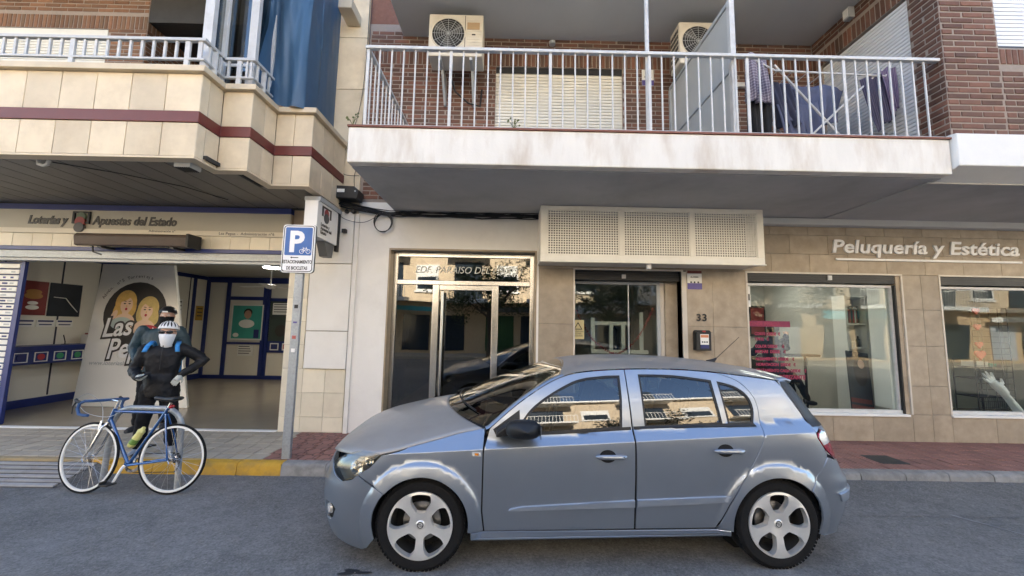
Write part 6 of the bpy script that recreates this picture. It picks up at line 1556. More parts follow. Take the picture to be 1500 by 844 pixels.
def wheel_bits(mtx, tag_parent, rear):
    w = MB().tube([(.327*math.cos(a), 0, .338+.327*math.sin(a)) for a in [2*math.pi*i/64 for i in range(64)]], .0115, 8, closed=True)
    o = w.build('wheel', 'tyre', None, smooth=True); o.data.transform(BL @ mtx); par(o, tag_parent)
    def sub(mb, nm, m, **k): q = mb.build(nm, m, None, **k); q.data.transform(BL @ mtx); par(q, o)
    sub(MB().lathe([(.317, -.008), (.318, .008), (.299, .009), (.296, 0), (.299, -.009), (.317, -.008)], (0, 0, .338), 'y', 64, cap=False), 'rim', 'bike_white', smooth=True)
    sp = MB()
    for k in range(28):
        a = 2*math.pi*k/28; da = (.45 if (k//2) % 2 else -.45); s = -1 if k % 2 else 1
        sp.tube([(.02*math.cos(a+da*2.2), s*.032, .338+.02*math.sin(a+da*2.2)), (.299*math.cos(a), 0, .338+.299*math.sin(a))], .0011, 4, caps=False)
    tagged = sp.build('spokes', 'spoke', None); tagged.data.transform(BL @ mtx); par(tagged, o); tag(tagged, kind='stuff')
    h = MB(); h.cyl((0, -.05, .338), (0, .05, .338), .014, n=12); h.cyl((0, -.036, .338), (0, -.030, .338), .024, n=14); h.cyl((0, .030, .338), (0, .036, .338), .024, n=14)
    h.tube([(0, -.055, .338), (.0, -.062, .335), (.03, -.066, .30)], .004, 6)
    sub(h, 'hub', 'alloy', smooth=True)
    if rear:
        c = MB()
        for k in range(6): c.lathe([(.012, .036+.005*k), (.052-.005*k, .036+.005*k), (.052-.005*k, .038+.005*k), (.012, .038+.005*k)], (0, 0, .338), 'y', 20, cap=False)
        sub(c, 'cassette', 'rim_dark')
    return o
wheel_bits(Matrix.Identity(4), BK, True)
# steering: wheel turned away from the road
ax = (HT-HB_).normalized(); STM = Matrix.Translation(HB_) @ Matrix.Rotation(R(-7), 4, ax) @ Matrix.Translation(-HB_)
hubF = Vector((-.845, 0, .338))
fw = wheel_bits(STM @ Matrix.Translation((hubF.x, 0, 0)), BK, False)
fk = MB()
for s in (-1, 1): fk.tube([HB_+Vector((-.004, s*.018, -.02)), HB_+Vector((-.012, s*.045, -.06)), HB_+Vector((-.085, s*.05, -.25)), hubF+Vector((.015, s*.05, .02)), hubF+Vector((0, s*.05, 0))], [.012, .013, .011, .008, .007], 8)
fk.tube([HB_+Vector((-.002, -.02, -.02)), HB_+Vector((-.002, .02, -.02))], .016, 8)
o = fk.build('fork', 'alloy', None, smooth=True); o.data.transform(BL @ STM); par(o, BK)
br = MB(); br.tube([HB_+Vector((-.06, -.035, -.09)), HB_+Vector((-.07, -.02, -.0)), HB_+Vector((-.05, .03, -.01)), HB_+Vector((-.06, .035, -.09))], .008, 6); o = br.build('front_brake', 'alloy', None, smooth=True); o.data.transform(BL @ STM); par(o, BK)
SMt = HT+ax*.075; cl_ = SMt+Vector((-.095, 0, .012))
sm_ = MB(); sm_.tube([HT, SMt], .013, 10); sm_.tube([SMt, cl_], .0135, 10); o = sm_.build('stem', 'alloy', None, smooth=True); o.data.transform(BL @ STM); par(o, BK)
hbP = []
for s in (-1, 1):
    side = [Vector((cl_.x, s*.0, cl_.z)), Vector((cl_.x, s*.09, cl_.z)), Vector((cl_.x-.005, s*.165, cl_.z)), Vector((cl_.x-.05, s*.195, cl_.z-.003)), Vector((cl_.x-.095, s*.2, cl_.z-.025)), Vector((cl_.x-.105, s*.2, cl_.z-.075)), Vector((cl_.x-.075, s*.2, cl_.z-.125)), Vector((cl_.x-.02, s*.2, cl_.z-.135)), Vector((cl_.x+.03, s*.2, cl_.z-.135))]
    pp = [tuple(q) for q in side]
    b = MB().tube(pp, .0135, 10); o = b.build('handlebar', 'bar_tape', None, smooth=True); o.data.transform(BL @ STM); hb_o = par(o, BK)
    b = MB(); c0 = Vector((cl_.x-.10, s*.2, cl_.z-.005)); b.tube([c0+Vector((.02, 0, -.01)), c0+Vector((-.03, 0, .0)), c0+Vector((-.05, 0, .02))], [.014, .017, .012], 8); b.tube([c0+Vector((-.035, 0, -.005)), c0+Vector((-.06, 0, -.05)), c0+Vector((-.055, 0, -.12))], [.008, .007, .005], 6)
    o = b.build('brake_lever', 'black', None, smooth=True); o.data.transform(BL @ STM); par(o, hb_o)
for k, pp in enumerate(([cl_+Vector((-.14, -.2, .01)), cl_+Vector((-.18, -.08, .06)), cl_+Vector((-.1, 0, -.05)), HB_+Vector((-.07, -.01, .0))], [cl_+Vector((-.14, -.2, .0)), cl_+Vector((-.10, -.12, -.12)), HT+Vector((-.02, -.05, -.08)), HT+Vector((.08, -.02, -.035))])):
    sm2 = smooth_poly([(0, 0)], 1) if False else None
    P = pp; q = []
    for i in range(len(P)-1):
        p0, p1, p2, p3 = P[max(i-1, 0)], P[i], P[i+1], P[min(i+2, len(P)-1)]
        for j in range(5): u = j/5; q.append(.5*((2*p1)+(p2-p0)*u+(2*p0-5*p1+4*p2-p3)*u*u+(3*p1-p0-3*p2+p3)*u**3))
    q.append(P[-1]); o = MB().tube(q, .0028, 5).build('brake_cable', 'grey_paint', None, smooth=True); o.data.transform(BL @ STM); par(o, BK)
# drivetrain, pedals, bottle
cr_ = MB(); cr_.lathe([(.060, .044), (.088, .044), (.088, .049), (.060, .049)], (BBk.x, 0, BBk.z), 'y', 36, cap=False) ; chainring = bb_(cr_.build('chainring', 'alloy', None))
def arm(s, ang):
    d = Vector((math.cos(ang), 0, math.sin(ang)))*.168; y = s*.055; a_, b2 = BBk+Vector((0, s*.038, 0)), BBk+d+Vector((0, s*.062, 0))
    o = bb_(MB().tube([a_, a_.lerp(b2, .15)+Vector((0, s*.012, 0)), b2], [.016, .013, .011], 8).build('crank', 'bike_white' if s < 0 else 'alloy', None, smooth=True))
    p = MB(); p.box(b2.x-.045, b2.x+.045, b2.y+min(0, s*.10), b2.y+max(0, s*.10), b2.z-.008, b2.z+.008); p.box(b2.x-.05, b2.x-.035, b2.y+min(s*.02, s*.09), b2.y+max(s*.02, s*.09), b2.z-.015, b2.z+.03); bb_(p.build('pedal', 'black', None, bevel=.004), o)
arm(-1, R(247)); arm(1, R(67))
ch = MB(); ch.tube([BBk+Vector((-.02, .046, .086)), RH+Vector((-.01, .05, .045)), RH+Vector((.045, .05, .0)), RH+Vector((.03, .05, -.09)), RH+Vector((.0, .05, -.14)), BBk+Vector((.02, .046, -.086)), BBk+Vector((-.085, .046, -.02)), BBk+Vector((-.075, .046, .045))], .004, 5, closed=True); bb_(ch.build('chain', 'rim_dark', None))
dr = MB(); dr.tube([RH+Vector((.01, .055, -.02)), RH+Vector((.03, .055, -.08)), RH+Vector((0, .055, -.14))], .009, 6); bb_(dr.build('derailleur', 'alloy', None))
bo0, bo1 = BBk+Vector((.05, -.0, .15)), BBk+Vector((.155, -.0, .335)); off_ = Vector((-.055, -.01, .025))
bt = MB().tube([bo0+off_, bo0+off_+(bo1-bo0)*.04, bo0+off_+(bo1-bo0)*.55, bo0+off_+(bo1-bo0)*.62, bo0+off_+(bo1-bo0)*.82, bo0+off_+(bo1-bo0)*.9, bo1+off_], [.028, .034, .034, .030, .034, .02, .016], 14)
bot = bb_(bt.build('water_bottle', 'bottle', None, smooth=True)); bb_(MB().tube([bo0+off_+(bo1-bo0)*.15, bo0+off_+(bo1-bo0)*.4], .0346, 14, caps=False).build('bottle_print', 'bottle_green', None, smooth=True), bot)
# ------------------------------------------------------------------ manhole, stains, small street things
t = tag(MB().prism(rrect(4.62, 4.98, -.98, -.66, .02), 'z', .125, .134).build('manhole_cover', 'dark', None), 'dark square metal cover set in the red pavement at right', 'cover')
mat('stain', (.02, .02, .021), .6, var=.3, scale=20)
def blot(x, y, rx, ry, label, m='stain', seed=0, z=.004, cat='stain'):
    r = random.Random(seed); N = 26; vs = [(x, y, z)]
    for i in range(N): a = 2*math.pi*i/N; k = 1+.3*math.sin(3*a+seed)+r.uniform(-.25, .25); vs.append((x+rx*k*math.cos(a), y+ry*k*math.sin(a), z))
    o = MB().add(vs, [(0, 1+i, 1+(i+1) % N) for i in range(N)]).build('road_stain' if cat == 'stain' else cat, m, None, fix=False); tag(o, label, cat)
blot(-1.05, -2.98, .09, .03, 'dark oil blot on the asphalt below the front bumper', seed=2)
mat('chalk', (.24, .24, .245), .9, var=.3, scale=18)
def mark(p, q, w, label):
    p, q = Vector(p), Vector(q); d = (q-p).normalized(); n = Vector((-d.y, d.x, 0))*w; N = 14; vs = []
    rr = random.Random(int(p.x*10))
    for i in range(N+1):
        c = p.lerp(q, i/N)+n*rr.uniform(-.6, .6); k = rr.uniform(.4, 1.1); vs += [c+n*k, c-n*k]
    o = MB().add([(v.x, v.y, .0045) for v in vs], [(2*i, 2*i+1, 2*i+3, 2*i+2) for i in range(N)]).build('chalk_line', 'chalk', None, fix=False); tag(o, label, 'road mark')
mark((4.05, -1.65, 0), (4.75, -2.7, 0), .011, 'long pale scratch line across the asphalt right of the car'); mark((5.05, -1.85, 0), (5.2, -2.25, 0), .008, 'short pale scratch on the asphalt near the right kerb'); mark((5.4, -2.3, 0), (5.55, -2.75, 0), .009, 'faint pale scratch low at the right of the road')

# ------------------------------------------------------------------ laundry on the balcony
t = thing('drying_rack', (4.0, -1.0, 3.655), 'white folding clothes drying rack on the balcony', 'drying rack')
def bar(p, q, r, nm, m='white_paint', parent=None): return MB().cyl(p, q, r, n=8).build(nm, m, parent or t, smooth=True)
for y in (-1.35, -.75):
    bar((3.28, y, 5.06), (4.45, y, 3.67), .013, 'leg'); bar((4.62, y, 5.02), (3.2, y, 3.67), .013, 'leg'); 
bar((3.28, -1.37, 4.97), (4.66, -1.37, 4.93), .012, 'rail'); bar((3.28, -.73, 4.97), (4.66, -.73, 4.93), .012, 'rail')
for i in range(8): bar((3.3+.19*i, -1.37, 4.965-.005*i), (3.3+.19*i, -.73, 4.965-.005*i), .005, 'rung')
bar((4.66, -1.37, 4.93), (5.0-.12, -1.25, 5.2), .010, 'wing_arm'); bar((3.28, -1.37, 4.97), (2.95, -1.3, 5.22), .010, 'wing_arm')
def cloth_mat(name, c1, c2, s, vert=True, horiz=True):
    m = mat(name, c1, .9, var=.12, scale=9, bump=.5, bscale=60); nt = m.node_tree; L = nt.links; b = nt.nodes['Principled BSDF']; src = b.inputs['Base Color'].links[0].from_socket
    uv = nd(nt, 'ShaderNodeUVMap'); sp = nd(nt, 'ShaderNodeSeparateXYZ'); L.new(uv.outputs[0], sp.inputs[0]); last = None
    for i, on in ((0, vert), (1, horiz)):
        if not on: continue
        a = nd(nt, 'ShaderNodeMath', operation='MULTIPLY'); a.inputs[1].default_value = s; L.new(sp.outputs[i], a.inputs[0])
        f_ = nd(nt, 'ShaderNodeMath', operation='FRACT'); L.new(a.outputs[0], f_.inputs[0]); l_ = nd(nt, 'ShaderNodeMath', operation='LESS_THAN'); l_.inputs[1].default_value = .34; L.new(f_.outputs[0], l_.inputs[0])
        if last is None: last = l_.outputs[0]
        else:
            ad = nd(nt, 'ShaderNodeMath', operation='ADD'); L.new(last, ad.inputs[0]); L.new(l_.outputs[0], ad.inputs[1]); h = nd(nt, 'ShaderNodeMath', operation='MULTIPLY'); h.inputs[1].default_value = .5; L.new(ad.outputs[0], h.inputs[0]); last = h.outputs[0]
    mx = nd(nt, 'ShaderNodeMix', data_type='RGBA'); mx.inputs[7].default_value = (*c2, 1); L.new(src, mx.inputs[6]); L.new(last, mx.inputs[0]); L.new(mx.outputs[2], b.inputs['Base Color'])
cloth_mat('plaid', (.13, .11, .16), (.38, .35, .40), 17); cloth_mat('purple_check', (.09, .065, .13), (.25, .20, .29), 22, True, False); cloth_mat('dark_check', (.035, .032, .06), (.09, .08, .13), 22, True, False); mat('navy_cloth', (.045, .05, .085), .9, var=.2, scale=8); mat('blue_cloth', (.10, .115, .19), .9, var=.2, scale=8); mat('black_cloth', (.012, .012, .014), .9, var=.3)
def cloth(name, label, m, P, nu=26, nv=22, amp=.03, seed=0, cat='laundry'):
    """P: four corners TL, TR, BR, BL; hangs with folds"""
    r = random.Random(seed); ph = [r.uniform(0, 6) for _ in range(4)]; TL, TR, BR, BL_ = [Vector(p) for p in P]
    nrm = (TR-TL).cross(BL_-TL).normalized()
    def f(u, v):
        p = TL.lerp(TR, u).lerp(BL_.lerp(BR, u), v); k = amp*(.35+v)
        p = p+nrm*(k*math.sin(u*13+ph[0]+1.5*v)+.6*k*math.sin(u*27+ph[1]-2*v)); p.z += .02*math.sin(u*9+ph[2])*(1 if v < .02 else v); return p
    b = MB().grid(f, nu, nv); o = b.build(name, m, None, smooth=True, angle=180, fix=False)
    uvl = o.data.uv_layers.new(name='uv'); w = nu+1
    for lp in o.data.loops: i = lp.vertex_index; uvl.data[lp.index].uv = ((i % w)/nu, (i//w)/nv)
    md = o.modifiers.new('t', 'SOLIDIFY'); md.thickness = .005; tag(o, label, cat)
cloth('shirt', 'grey checked shirt hanging at the left end of the drying rack', 'plaid', [(2.92, -1.33, 5.24), (3.20, -1.33, 5.16), (3.27, -1.33, 4.56), (2.93, -1.33, 4.58)], seed=1)
cloth('trousers', 'black trousers hanging behind the grey checked shirt', 'black_cloth', [(2.96, -1.24, 5.0), (3.34, -1.24, 4.98), (3.28, -1.24, 4.05), (2.98, -1.24, 4.05)], seed=2)
cloth('towel', 'dark navy cloth beside the grey checked shirt', 'navy_cloth', [(3.30, -1.22, 4.95), (3.62, -1.22, 4.85), (3.75, -1.2, 4.3), (3.42, -1.2, 4.3)], seed=3, amp=.05)
cloth('towel', 'blue cloth hanging under the top bar of the drying rack', 'blue_cloth', [(3.55, -1.15, 4.93), (4.34, -1.15, 4.91), (4.22, -1.15, 4.45), (3.42, -1.15, 4.40)], seed=4, amp=.05)
cloth('towel', 'pale blue cloth hanging lowest in the middle of the drying rack', 'blue_cloth', [(3.36, -1.22, 4.62), (3.9, -1.22, 4.64), (3.92, -1.22, 4.05), (3.46, -1.22, 4.02)], seed=5, amp=.04)
cloth('shirt', 'purple striped shirt over the right wing of the drying rack', 'purple_check', [(4.55, -1.40, 4.98), (4.86, -1.30, 5.12), (4.87, -1.28, 4.58), (4.66, -1.40, 4.42)], seed=6, amp=.02)
cloth('shirt', 'dark purple striped shirt hanging left of the bright purple one', 'dark_check', [(4.34, -1.36, 4.9), (4.70, -1.36, 5.0), (4.75, -1.36, 4.4), (4.5, -1.36, 4.2)], seed=7, amp=.02)
b = MB(); b.box(2.78, 3.15, -.9, -.5, 3.66, 4.2); tag(b.build('storage_box', 'paper', None, bevel=.02), 'pale box on the balcony floor under the checked shirt', 'box')
b = MB(); b.box(4.62, 4.86, -1.15, -.3, 3.66, 4.3); tag(b.build('cabinet', 'grey_dark', None, bevel=.01), 'dark grey cabinet on the balcony against the brick side wall', 'cabinet')
b = MB(); b.box(2.62, 4.55, -.08, -.01, 5.62, 5.70); tag(b.build('awning_tube', 'white_paint', None, bevel=.01), 'white awning tube along the brick wall behind the drying rack', 'awning')
# weeds on the fascia
mat('weed', (.1, .12, .04), .7)
for k, (x, y, z) in enumerate(((-1.76, -1.8, 3.90), (.02, -1.79, 3.90))):
    r = random.Random(k); b = MB()
    for i in range(9):
        a = r.uniform(0, 6.28); p = Vector((x, y, z)); q = p+Vector((.07*math.cos(a), .03*math.sin(a), r.uniform(.05, .13))); b.tube([p, p.lerp(q, .5)+Vector((0, 0, .02)), q], [.003, .0025, .001], 4)
        b.add([q+Vector((-.014, 0, 0)), q+Vector((0, -.005, .012)), q+Vector((.014, 0, .004)), q+Vector((0, .004, -.01))], [(0, 1, 2, 3)])
    tag(b.build('weed', 'weed', None, fix=False), ('small weed growing at the left corner of the balcony fascia', 'small weed growing on the balcony edge below the white shutter')[k], 'plant')
# ------------------------------------------------------------------ inside the salon and the middle shop
mat('panel_light', (1, .97, .9), .5, emit=2.6)
for k, (x, y) in enumerate(((4.15, 1.0), (5.1, 1.35), (4.4, 2.5), (5.6, 2.6))):
    t = thing('ceiling_panel', (x, y, 2.85), ('near left', 'near right', 'far left', 'far right')[k]+' lit rectangular ceiling panel in the salon', 'ceiling light', 'lit ceiling panels in the salon')
    MB().box(x-.3, x+.3, y-.12, y+.12, 2.846, 2.858).build('diffuser', 'panel_light', t); MB().box(x-.33, x+.33, y-.15, y+.15, 2.859, 2.899).build('frame', 'white_paint', t)
for k, (x, y) in enumerate(((7.6, 1.2),)):
    t = thing('ceiling_panel', (x, y, 2.85), 'lit ceiling panel in the room behind the right hand window', 'ceiling light'); MB().box(x-.25, x+.25, y-.12, y+.12, 2.846, 2.858).build('diffuser', 'panel_light', t)
t = thing('shelf_unit', (6.1, .9, .14), 'white open shelf column with magazines and bottles beside the salon window', 'shelf')
b = MB(); b.box(5.90, 5.94, .85, 1.12, .14, 2.38); b.box(6.26, 6.30, .85, 1.12, .14, 2.38); b.box(5.94, 6.26, 1.09, 1.12, .14, 2.38); b.build('side_panel', 'interior_white', t)
for z in (.16, 1.0, 1.46, 1.88, 2.34): MB().box(5.942, 6.258, .86, 1.09, z-.018, z+.018).build('shelf', 'interior_white', t)
rr = random.Random(4); x = 5.97; k = 0
for m in ('dark', 'emb_red', 'sticker_red', 'dark', 'print_red', 'paper', 'emb_red', 'dark'):
    w = rr.uniform(.02, .035); tag(MB().box(x, x+w-.003, .9, 1.06, 1.90, 1.90+rr.uniform(.2, .3)).build('magazine', m, None), 'magazine %s on the top shelf of the white column' % ['leftmost, dark', 'second, dark red', 'third, dusty red', 'fourth, dark', 'fifth, bright red', 'sixth, white', 'seventh, dark red', 'rightmost, dark'][k], 'magazine', 'magazines on the white shelf column'); x += w; k += 1
for k, (x, h, m) in enumerate(((6.02, .16, 'paper'), (6.10, .13, 'paper'), (6.18, .19, 'black'))):
    tag(MB().lathe([(.03, 1.48), (.032, 1.48+h*.7), (.012, 1.48+h*.8), (.012, 1.48+h), (0, 1.48+h)], (x, .95, 0), 'z', 12).build('bottle', m, None, smooth=True), ('tall white bottle on the middle shelf of the white column', 'short white bottle on the middle shelf of the white column', 'black bottle on the middle shelf of the white column')[k], 'bottle')
t = thing('display_poster', (5.75, .55, .14), 'tall dark poster board with a long haired woman leaning by the salon window', 'poster')
pm_ = Matrix.Translation((5.72, .45, .42)) @ Matrix.Rotation(R(-12), 4, 'X') @ Matrix.Rotation(R(8), 4, 'Y')
def pp_(mb, nm, m): o = mb.build(nm, m, t); o.data.transform(pm_); return o
pp_(MB().box(-.16, .2, 0, .02, 0, 1.02), 'board', 'poster_black'); pp_(MB().box(-.16, .2, -.003, 0, .08, .14), 'text_band', 'maroon'); pp_(MB().box(-.16, .17, -.003, 0, .18, .25), 'text_band', 'maroon')
pp_(MB().lathe([(1e-6, -.004), (1, -.004)], (0, 0, 0), 'y', 20, mtx=Matrix.Translation((.06, 0, .82)) @ Matrix.Diagonal((.055, 1, .075, 1))), 'face', 'skin'); pp_(MB().lathe([(1e-6, -.0022), (1, -.0022)], (0, 0, 0), 'y', 20, mtx=Matrix.Translation((.04, 0, .7)) @ Matrix.Diagonal((.11, 1, .25, 1))), 'hair', 'hair_dark')
MB().box(5.5, 5.95, .4, .75, .14, .41).build('stand', 'dark', t)
t = thing('counter', (5.4, 1.9, .14), 'low white counter wall in the salon behind the black table', 'counter'); MB().box(5.0, 5.88, 1.75, 1.9, .14, 1.18).box(4.98, 5.90, 1.72, 1.93, 1.181, 1.22).build('body', 'interior_white', t)
t = thing('bar_table', (5.5, 1.4, .14), 'narrow black bar table on one leg in the salon', 'table'); MB().box(5.2, 5.78, 1.3, 1.6, 1.27, 1.31).build('top', 'black', t); MB().cyl((5.6, 1.45, .15), (5.6, 1.45, 1.27), .022, n=10).build('leg', 'black', t); MB().cyl((5.6, 1.45, .141), (5.6, 1.45, .16), .18, n=20).build('base', 'black', t)
t = thing('wall_picture', (5.3, 3.58, 1.7), 'dark framed picture on the salon back wall', 'picture'); MB().box(5.9, 6.3, 3.56, 3.595, 1.6, 2.35).build('frame', 'black', t); MB().box(5.94, 6.26, 3.55, 3.561, 1.65, 2.3).build('print', 'poster_red', t)
t = thing('wall_mirror', (4.7, 3.58, 1.2), 'rectangular mirror on the salon back wall', 'mirror'); MB().box(4.0, 5.5, 3.57, 3.595, 1.25, 2.2).build('frame', 'interior_white', t); MB().box(4.05, 5.45, 3.56, 3.571, 1.3, 2.15).build('glass', 'chrome', t)
t = thing('wall_clock', (5.75, 3.57, 2.1), 'small round black clock on the salon back wall', 'clock'); MB().lathe([(0, 3.56), (.12, 3.56), (.13, 3.595)], (5.7, 0, 2.2), 'y', 24).build('face', 'black', t)
t = thing('work_shelf', (4.6, 3.4, 1.0), 'long salon work shelf along the back wall with bottles', 'shelf'); MB().box(3.6, 5.9, 3.3, 3.59, 1.0, 1.05).build('board', 'interior_white', t); MB().box(3.7, 5.6, 3.34, 3.58, .15, .98).build('cabinet', 'grey_dark', t)
for k in range(9): tag(MB().lathe([(.03, 1.051), (.032, 1.17), (.012, 1.2), (.012, 1.25), (0, 1.25)], (3.8+.22*k, 3.42, 0), 'z', 10).build('bottle', ['black', 'paper', 'teal', 'poster_yellow'][k % 4], None, smooth=True), '%s bottle, number %s from the left on the salon work shelf' % (['black', 'white', 'teal', 'amber'][k % 4], ['one', 'two', 'three', 'four', 'five', 'six', 'seven', 'eight', 'nine'][k]), 'bottle', 'bottles on the salon work shelf')
t = thing('barber_chair', (5.05, 1.55, .14), 'black salon chair with footrest by the window', 'chair')
MB().box(4.75, 5.2, 1.3, 1.8, .62, .74).build('seat', 'black', t, bevel=.03); MB().box(4.70, 4.80, 1.32, 1.78, .74, 1.25).build('backrest', 'black', t, bevel=.03); MB().cyl((4.98, 1.55, .2), (4.98, 1.55, .62), .04, n=12).build('pillar', 'alloy', t); MB().cyl((4.98, 1.55, .141), (4.98, 1.55, .2), .28, n=24).build('base', 'alloy', t); MB().box(5.3, 5.55, 1.45, 1.7, .3, .33).build('footrest', 'alloy', t)
for y in (1.28, 1.78): MB().box(4.85, 5.2, y, y+.05, .86, .91).build('armrest', 'black', t, bevel=.015)
# garland and white frames in the middle window
t = thing('tinsel_garland', (1.7, .33, 1.3), 'red tinsel garland hanging in a deep V behind the middle window', 'garland')
mat('tinsel', (.45, .015, .03), .3, metal=.3, var=.3)
rr = random.Random(9); b = MB(); P_ = [(1.09, 2.0), (1.2, 1.78), (1.4, 1.5), (1.72, 1.33), (2.0, 1.5), (2.2, 1.78), (2.33, 2.06)]
P_ = smooth_poly(P_, 10)
for (x, z) in P_:
    for _ in range(16):
        a = Vector((rr.gauss(0, 1), rr.gauss(0, .6), rr.gauss(0, 1))).normalized()*rr.uniform(.02, .05); c = Vector((x, .36, z)); s = a.orthogonal().normalized()*.004; b.add([c-s, c+s, c+a], [(0, 1, 2)])
tag(b.build('strand', 'tinsel', t, fix=False), kind='stuff')
t = thing('display_stand', (1.75, .5, 1.3), 'white open display stand behind the middle window', 'display stand')
for (x0, x1, z0, z1) in ((1.36, 1.42, 1.38, 1.9), (2.16, 2.22, 1.38, 2.0), (1.36, 2.3, 1.32, 1.38), (1.42, 2.0, 1.78, 1.84), (1.66, 1.72, 1.38, 1.78), (1.86, 1.92, 1.38, 1.78)): MB().box(x0, x1, .5, .54, z0, z1).build('bar', 'interior_white', t)
tag(MB().lathe([(.05, 1.15), (.07, 1.3), (.05, 1.5), (.035, 1.62), (.05, 1.7), (0, 1.78)], (1.8, .7, 0), 'z', 14).build('dark_vase', 'black', None, smooth=True), 'dark slender vase behind the white display stand', 'vase')
MBt = MB().box(1.1, 2.5, .6, 1.0, .14, 1.12); tag(MBt.build('display_counter', 'interior_white', None), 'white counter inside the middle window behind the car', 'counter')
# right hand window: hearts, wire shelf, white plaster hand, wire grid
b = MB(); b.cyl((7.66, .40, 1.45), (7.66, .40, 2.55), .003, n=5); t = thing('heart_garland', (7.66, .4, 1.4), 'string of four red hearts hanging in the right hand window', 'garland'); b.build('string', 'letter_dark', t)
mat('heart_red', (.42, .002, .008), .45)
def heart(x, y, z, s):
    pts = [(s*.062*(math.sin(a)**3)*16/16, s*.004*(13*math.cos(a)-5*math.cos(2*a)-2*math.cos(3*a)-math.cos(4*a))) for a in [2*math.pi*i/28 for i in range(28)]]
    return MB().prism([(x+px, z+pz) for px, pz in pts], 'y', y-.015, y+.015)
for z, s in ((2.12, .9), (1.86, .9), (1.57, .95), (1.41, 1.35)): heart(7.66, .40, z, s).build('heart', 'heart_red', t, bevel=.006)
t = thing('wire_shelf', (8.6, 1.2, .14), 'black wire shelf rack with small boxes in the right hand window', 'shelf')
for x in (8.35, 8.85):
    for y in (1.05, 1.4): MB().cyl((x, y, .14), (x, y, 1.28), .012, n=8).build('post', 'black', t)
for z in (.3, .62, .94, 1.14):
    MB().box(8.35, 8.85, 1.05, 1.4, z, z+.018).build('tier', 'black', t)
for i in range(14): MB().cyl((8.37+.036*i, 1.05, .18), (8.37+.036*i, 1.05, .62), .004, n=5).build('wire', 'black', t)
tag(MB().box(8.45, 8.65, 1.1, 1.35, 1.159, 1.25).build('small_box', 'paper', None), 'pale small box on top of the black wire shelf', 'box'); tag(MB().box(8.68, 8.8, 1.1, 1.3, 1.159, 1.22).build('small_box', 'poster_teal', None), 'teal small box on top of the black wire shelf', 'box')
# large white plaster hand on its forearm
t = thing('plaster_hand', (8.0, .5, .44), 'large white lace patterned hand ornament leaning in the right hand window', 'ornament')
mat('plaster_hand', (.75, .75, .75), .6, bump=1., bscale=90)
ox, oz = 7.28, 1.14
b = MB(); b.tube([(7.72, .5, .55), (7.56, .47, .80), (7.47, .46, .92)], [.07, .06, .055], 12); b.tube([(7.50, .46, .90), (7.42, .45, .99), (7.34, .45, 1.08)], [.07, .085, .06], 12)
for (px, pz, ln, a) in ((7.39, 1.09, .16, 100), (7.35, 1.09, .17, 118), (7.31, 1.07, .16, 132), (7.29, 1.03, .13, 150)):
    q = Vector((px, .45, pz)); d = Vector((math.cos(R(a)), -.1, math.sin(R(a)))); b.tube([q, q+d*ln*.5, q+d*ln], [.024, .022, .014], 8)
b.tube([(7.47, .45, 1.02), (7.51, .44, 1.10), (7.50, .43, 1.17)], [.026, .024, .014], 8)
b.v = [(8.36+(v[0]-7.72)*.96-(v[2]-.55)*.24, v[1], .45+(v[2]-.55)*.86-(v[0]-7.72)*.22) for v in b.v]; o = b.build('hand', 'plaster_hand', t); md = o.modifiers.new('r', 'REMESH'); md.mode = 'VOXEL'; md.voxel_size = .009; md.use_smooth_shade = True
b = MB().box(7.4, 8.6, .35, .7, .14, .44); tag(b.build('window_plinth', 'interior_white', None), 'white plinth carrying the plaster hand inside the right hand window', 'plinth')
t = thing('wire_grid', (8.2, .8, .5), 'black wire display grid standing at the right edge of the window', 'display grid')
for i in range(5): MB().cyl((8.05+.16*i, .8, .5), (8.05+.16*i, .8, 2.2), .006, n=6).build('vertical_wire', 'black', t)
for i in range(18): MB().cyl((8.05, .8, .5+.1*i), (8.69, .8, .5+.1*i), .005, n=6).build('cross_wire', 'black', t)
# ------------------------------------------------------------------ people
mat('skin_face', (.48, .28, .2), .5, var=.08); mat('jacket_black', (.006, .006, .0075), .65, spec=.35, var=.2, scale=9, bump=1., bscale=14); mat('trouser_black', (.005, .005, .0065), .8, spec=.25, var=.2, bump=1., bscale=18); mat('jacket_teal', (.018, .042, .058), .55, var=.2, scale=7, bump=1., bscale=16)
mat('glove', (.45, .47, .43), .7, var=.1); mat('helmet_white', (.78, .78, .76), .3); mat('helmet_black', (.012, .012, .013), .3); mat('lens_dark', (.008, .008, .01), .06); mat('gaiter', (.75, .75, .76), .8, var=.05); mat('strap_blue', (.03, .22, .55), .6); mat('shoe_grey', (.32, .33, .34), .7, var=.3, scale=30); mat('shoe_dark', (.03, .03, .035), .6); mat('sole', (.6, .6, .58), .6); mat('shirt_navy', (.015, .02, .05), .8); mat('cape', (.012, .012, .014), .5)
FOLDS = bpy.data.textures.new('folds', 'CLOUDS'); FOLDS.noise_scale = .085; FOLDS.noise_depth = 2
def rings(b, pts, n=16, p=2.4):
    """closed loft of horizontal-ish superellipse rings: (centre, rx, ry)"""
    vs = []; fs = []
    for c, rx, ry in pts:
        for k in range(n):
            a = 2*math.pi*k/n; ca, sa = math.cos(a), math.sin(a); s = (abs(ca)**p+abs(sa)**p)**(-1/p); vs.append((c[0]+rx*ca*s, c[1]+ry*sa*s, c[2]))
    for i in range(len(pts)-1):
        for k in range(n): fs.append((i*n+k, i*n+(k+1) % n, (i+1)*n+(k+1) % n, (i+1)*n+k))
    fs += [tuple(range(n))[::-1], tuple((len(pts)-1)*n+k for k in range(n))]; return b.add(vs, fs)
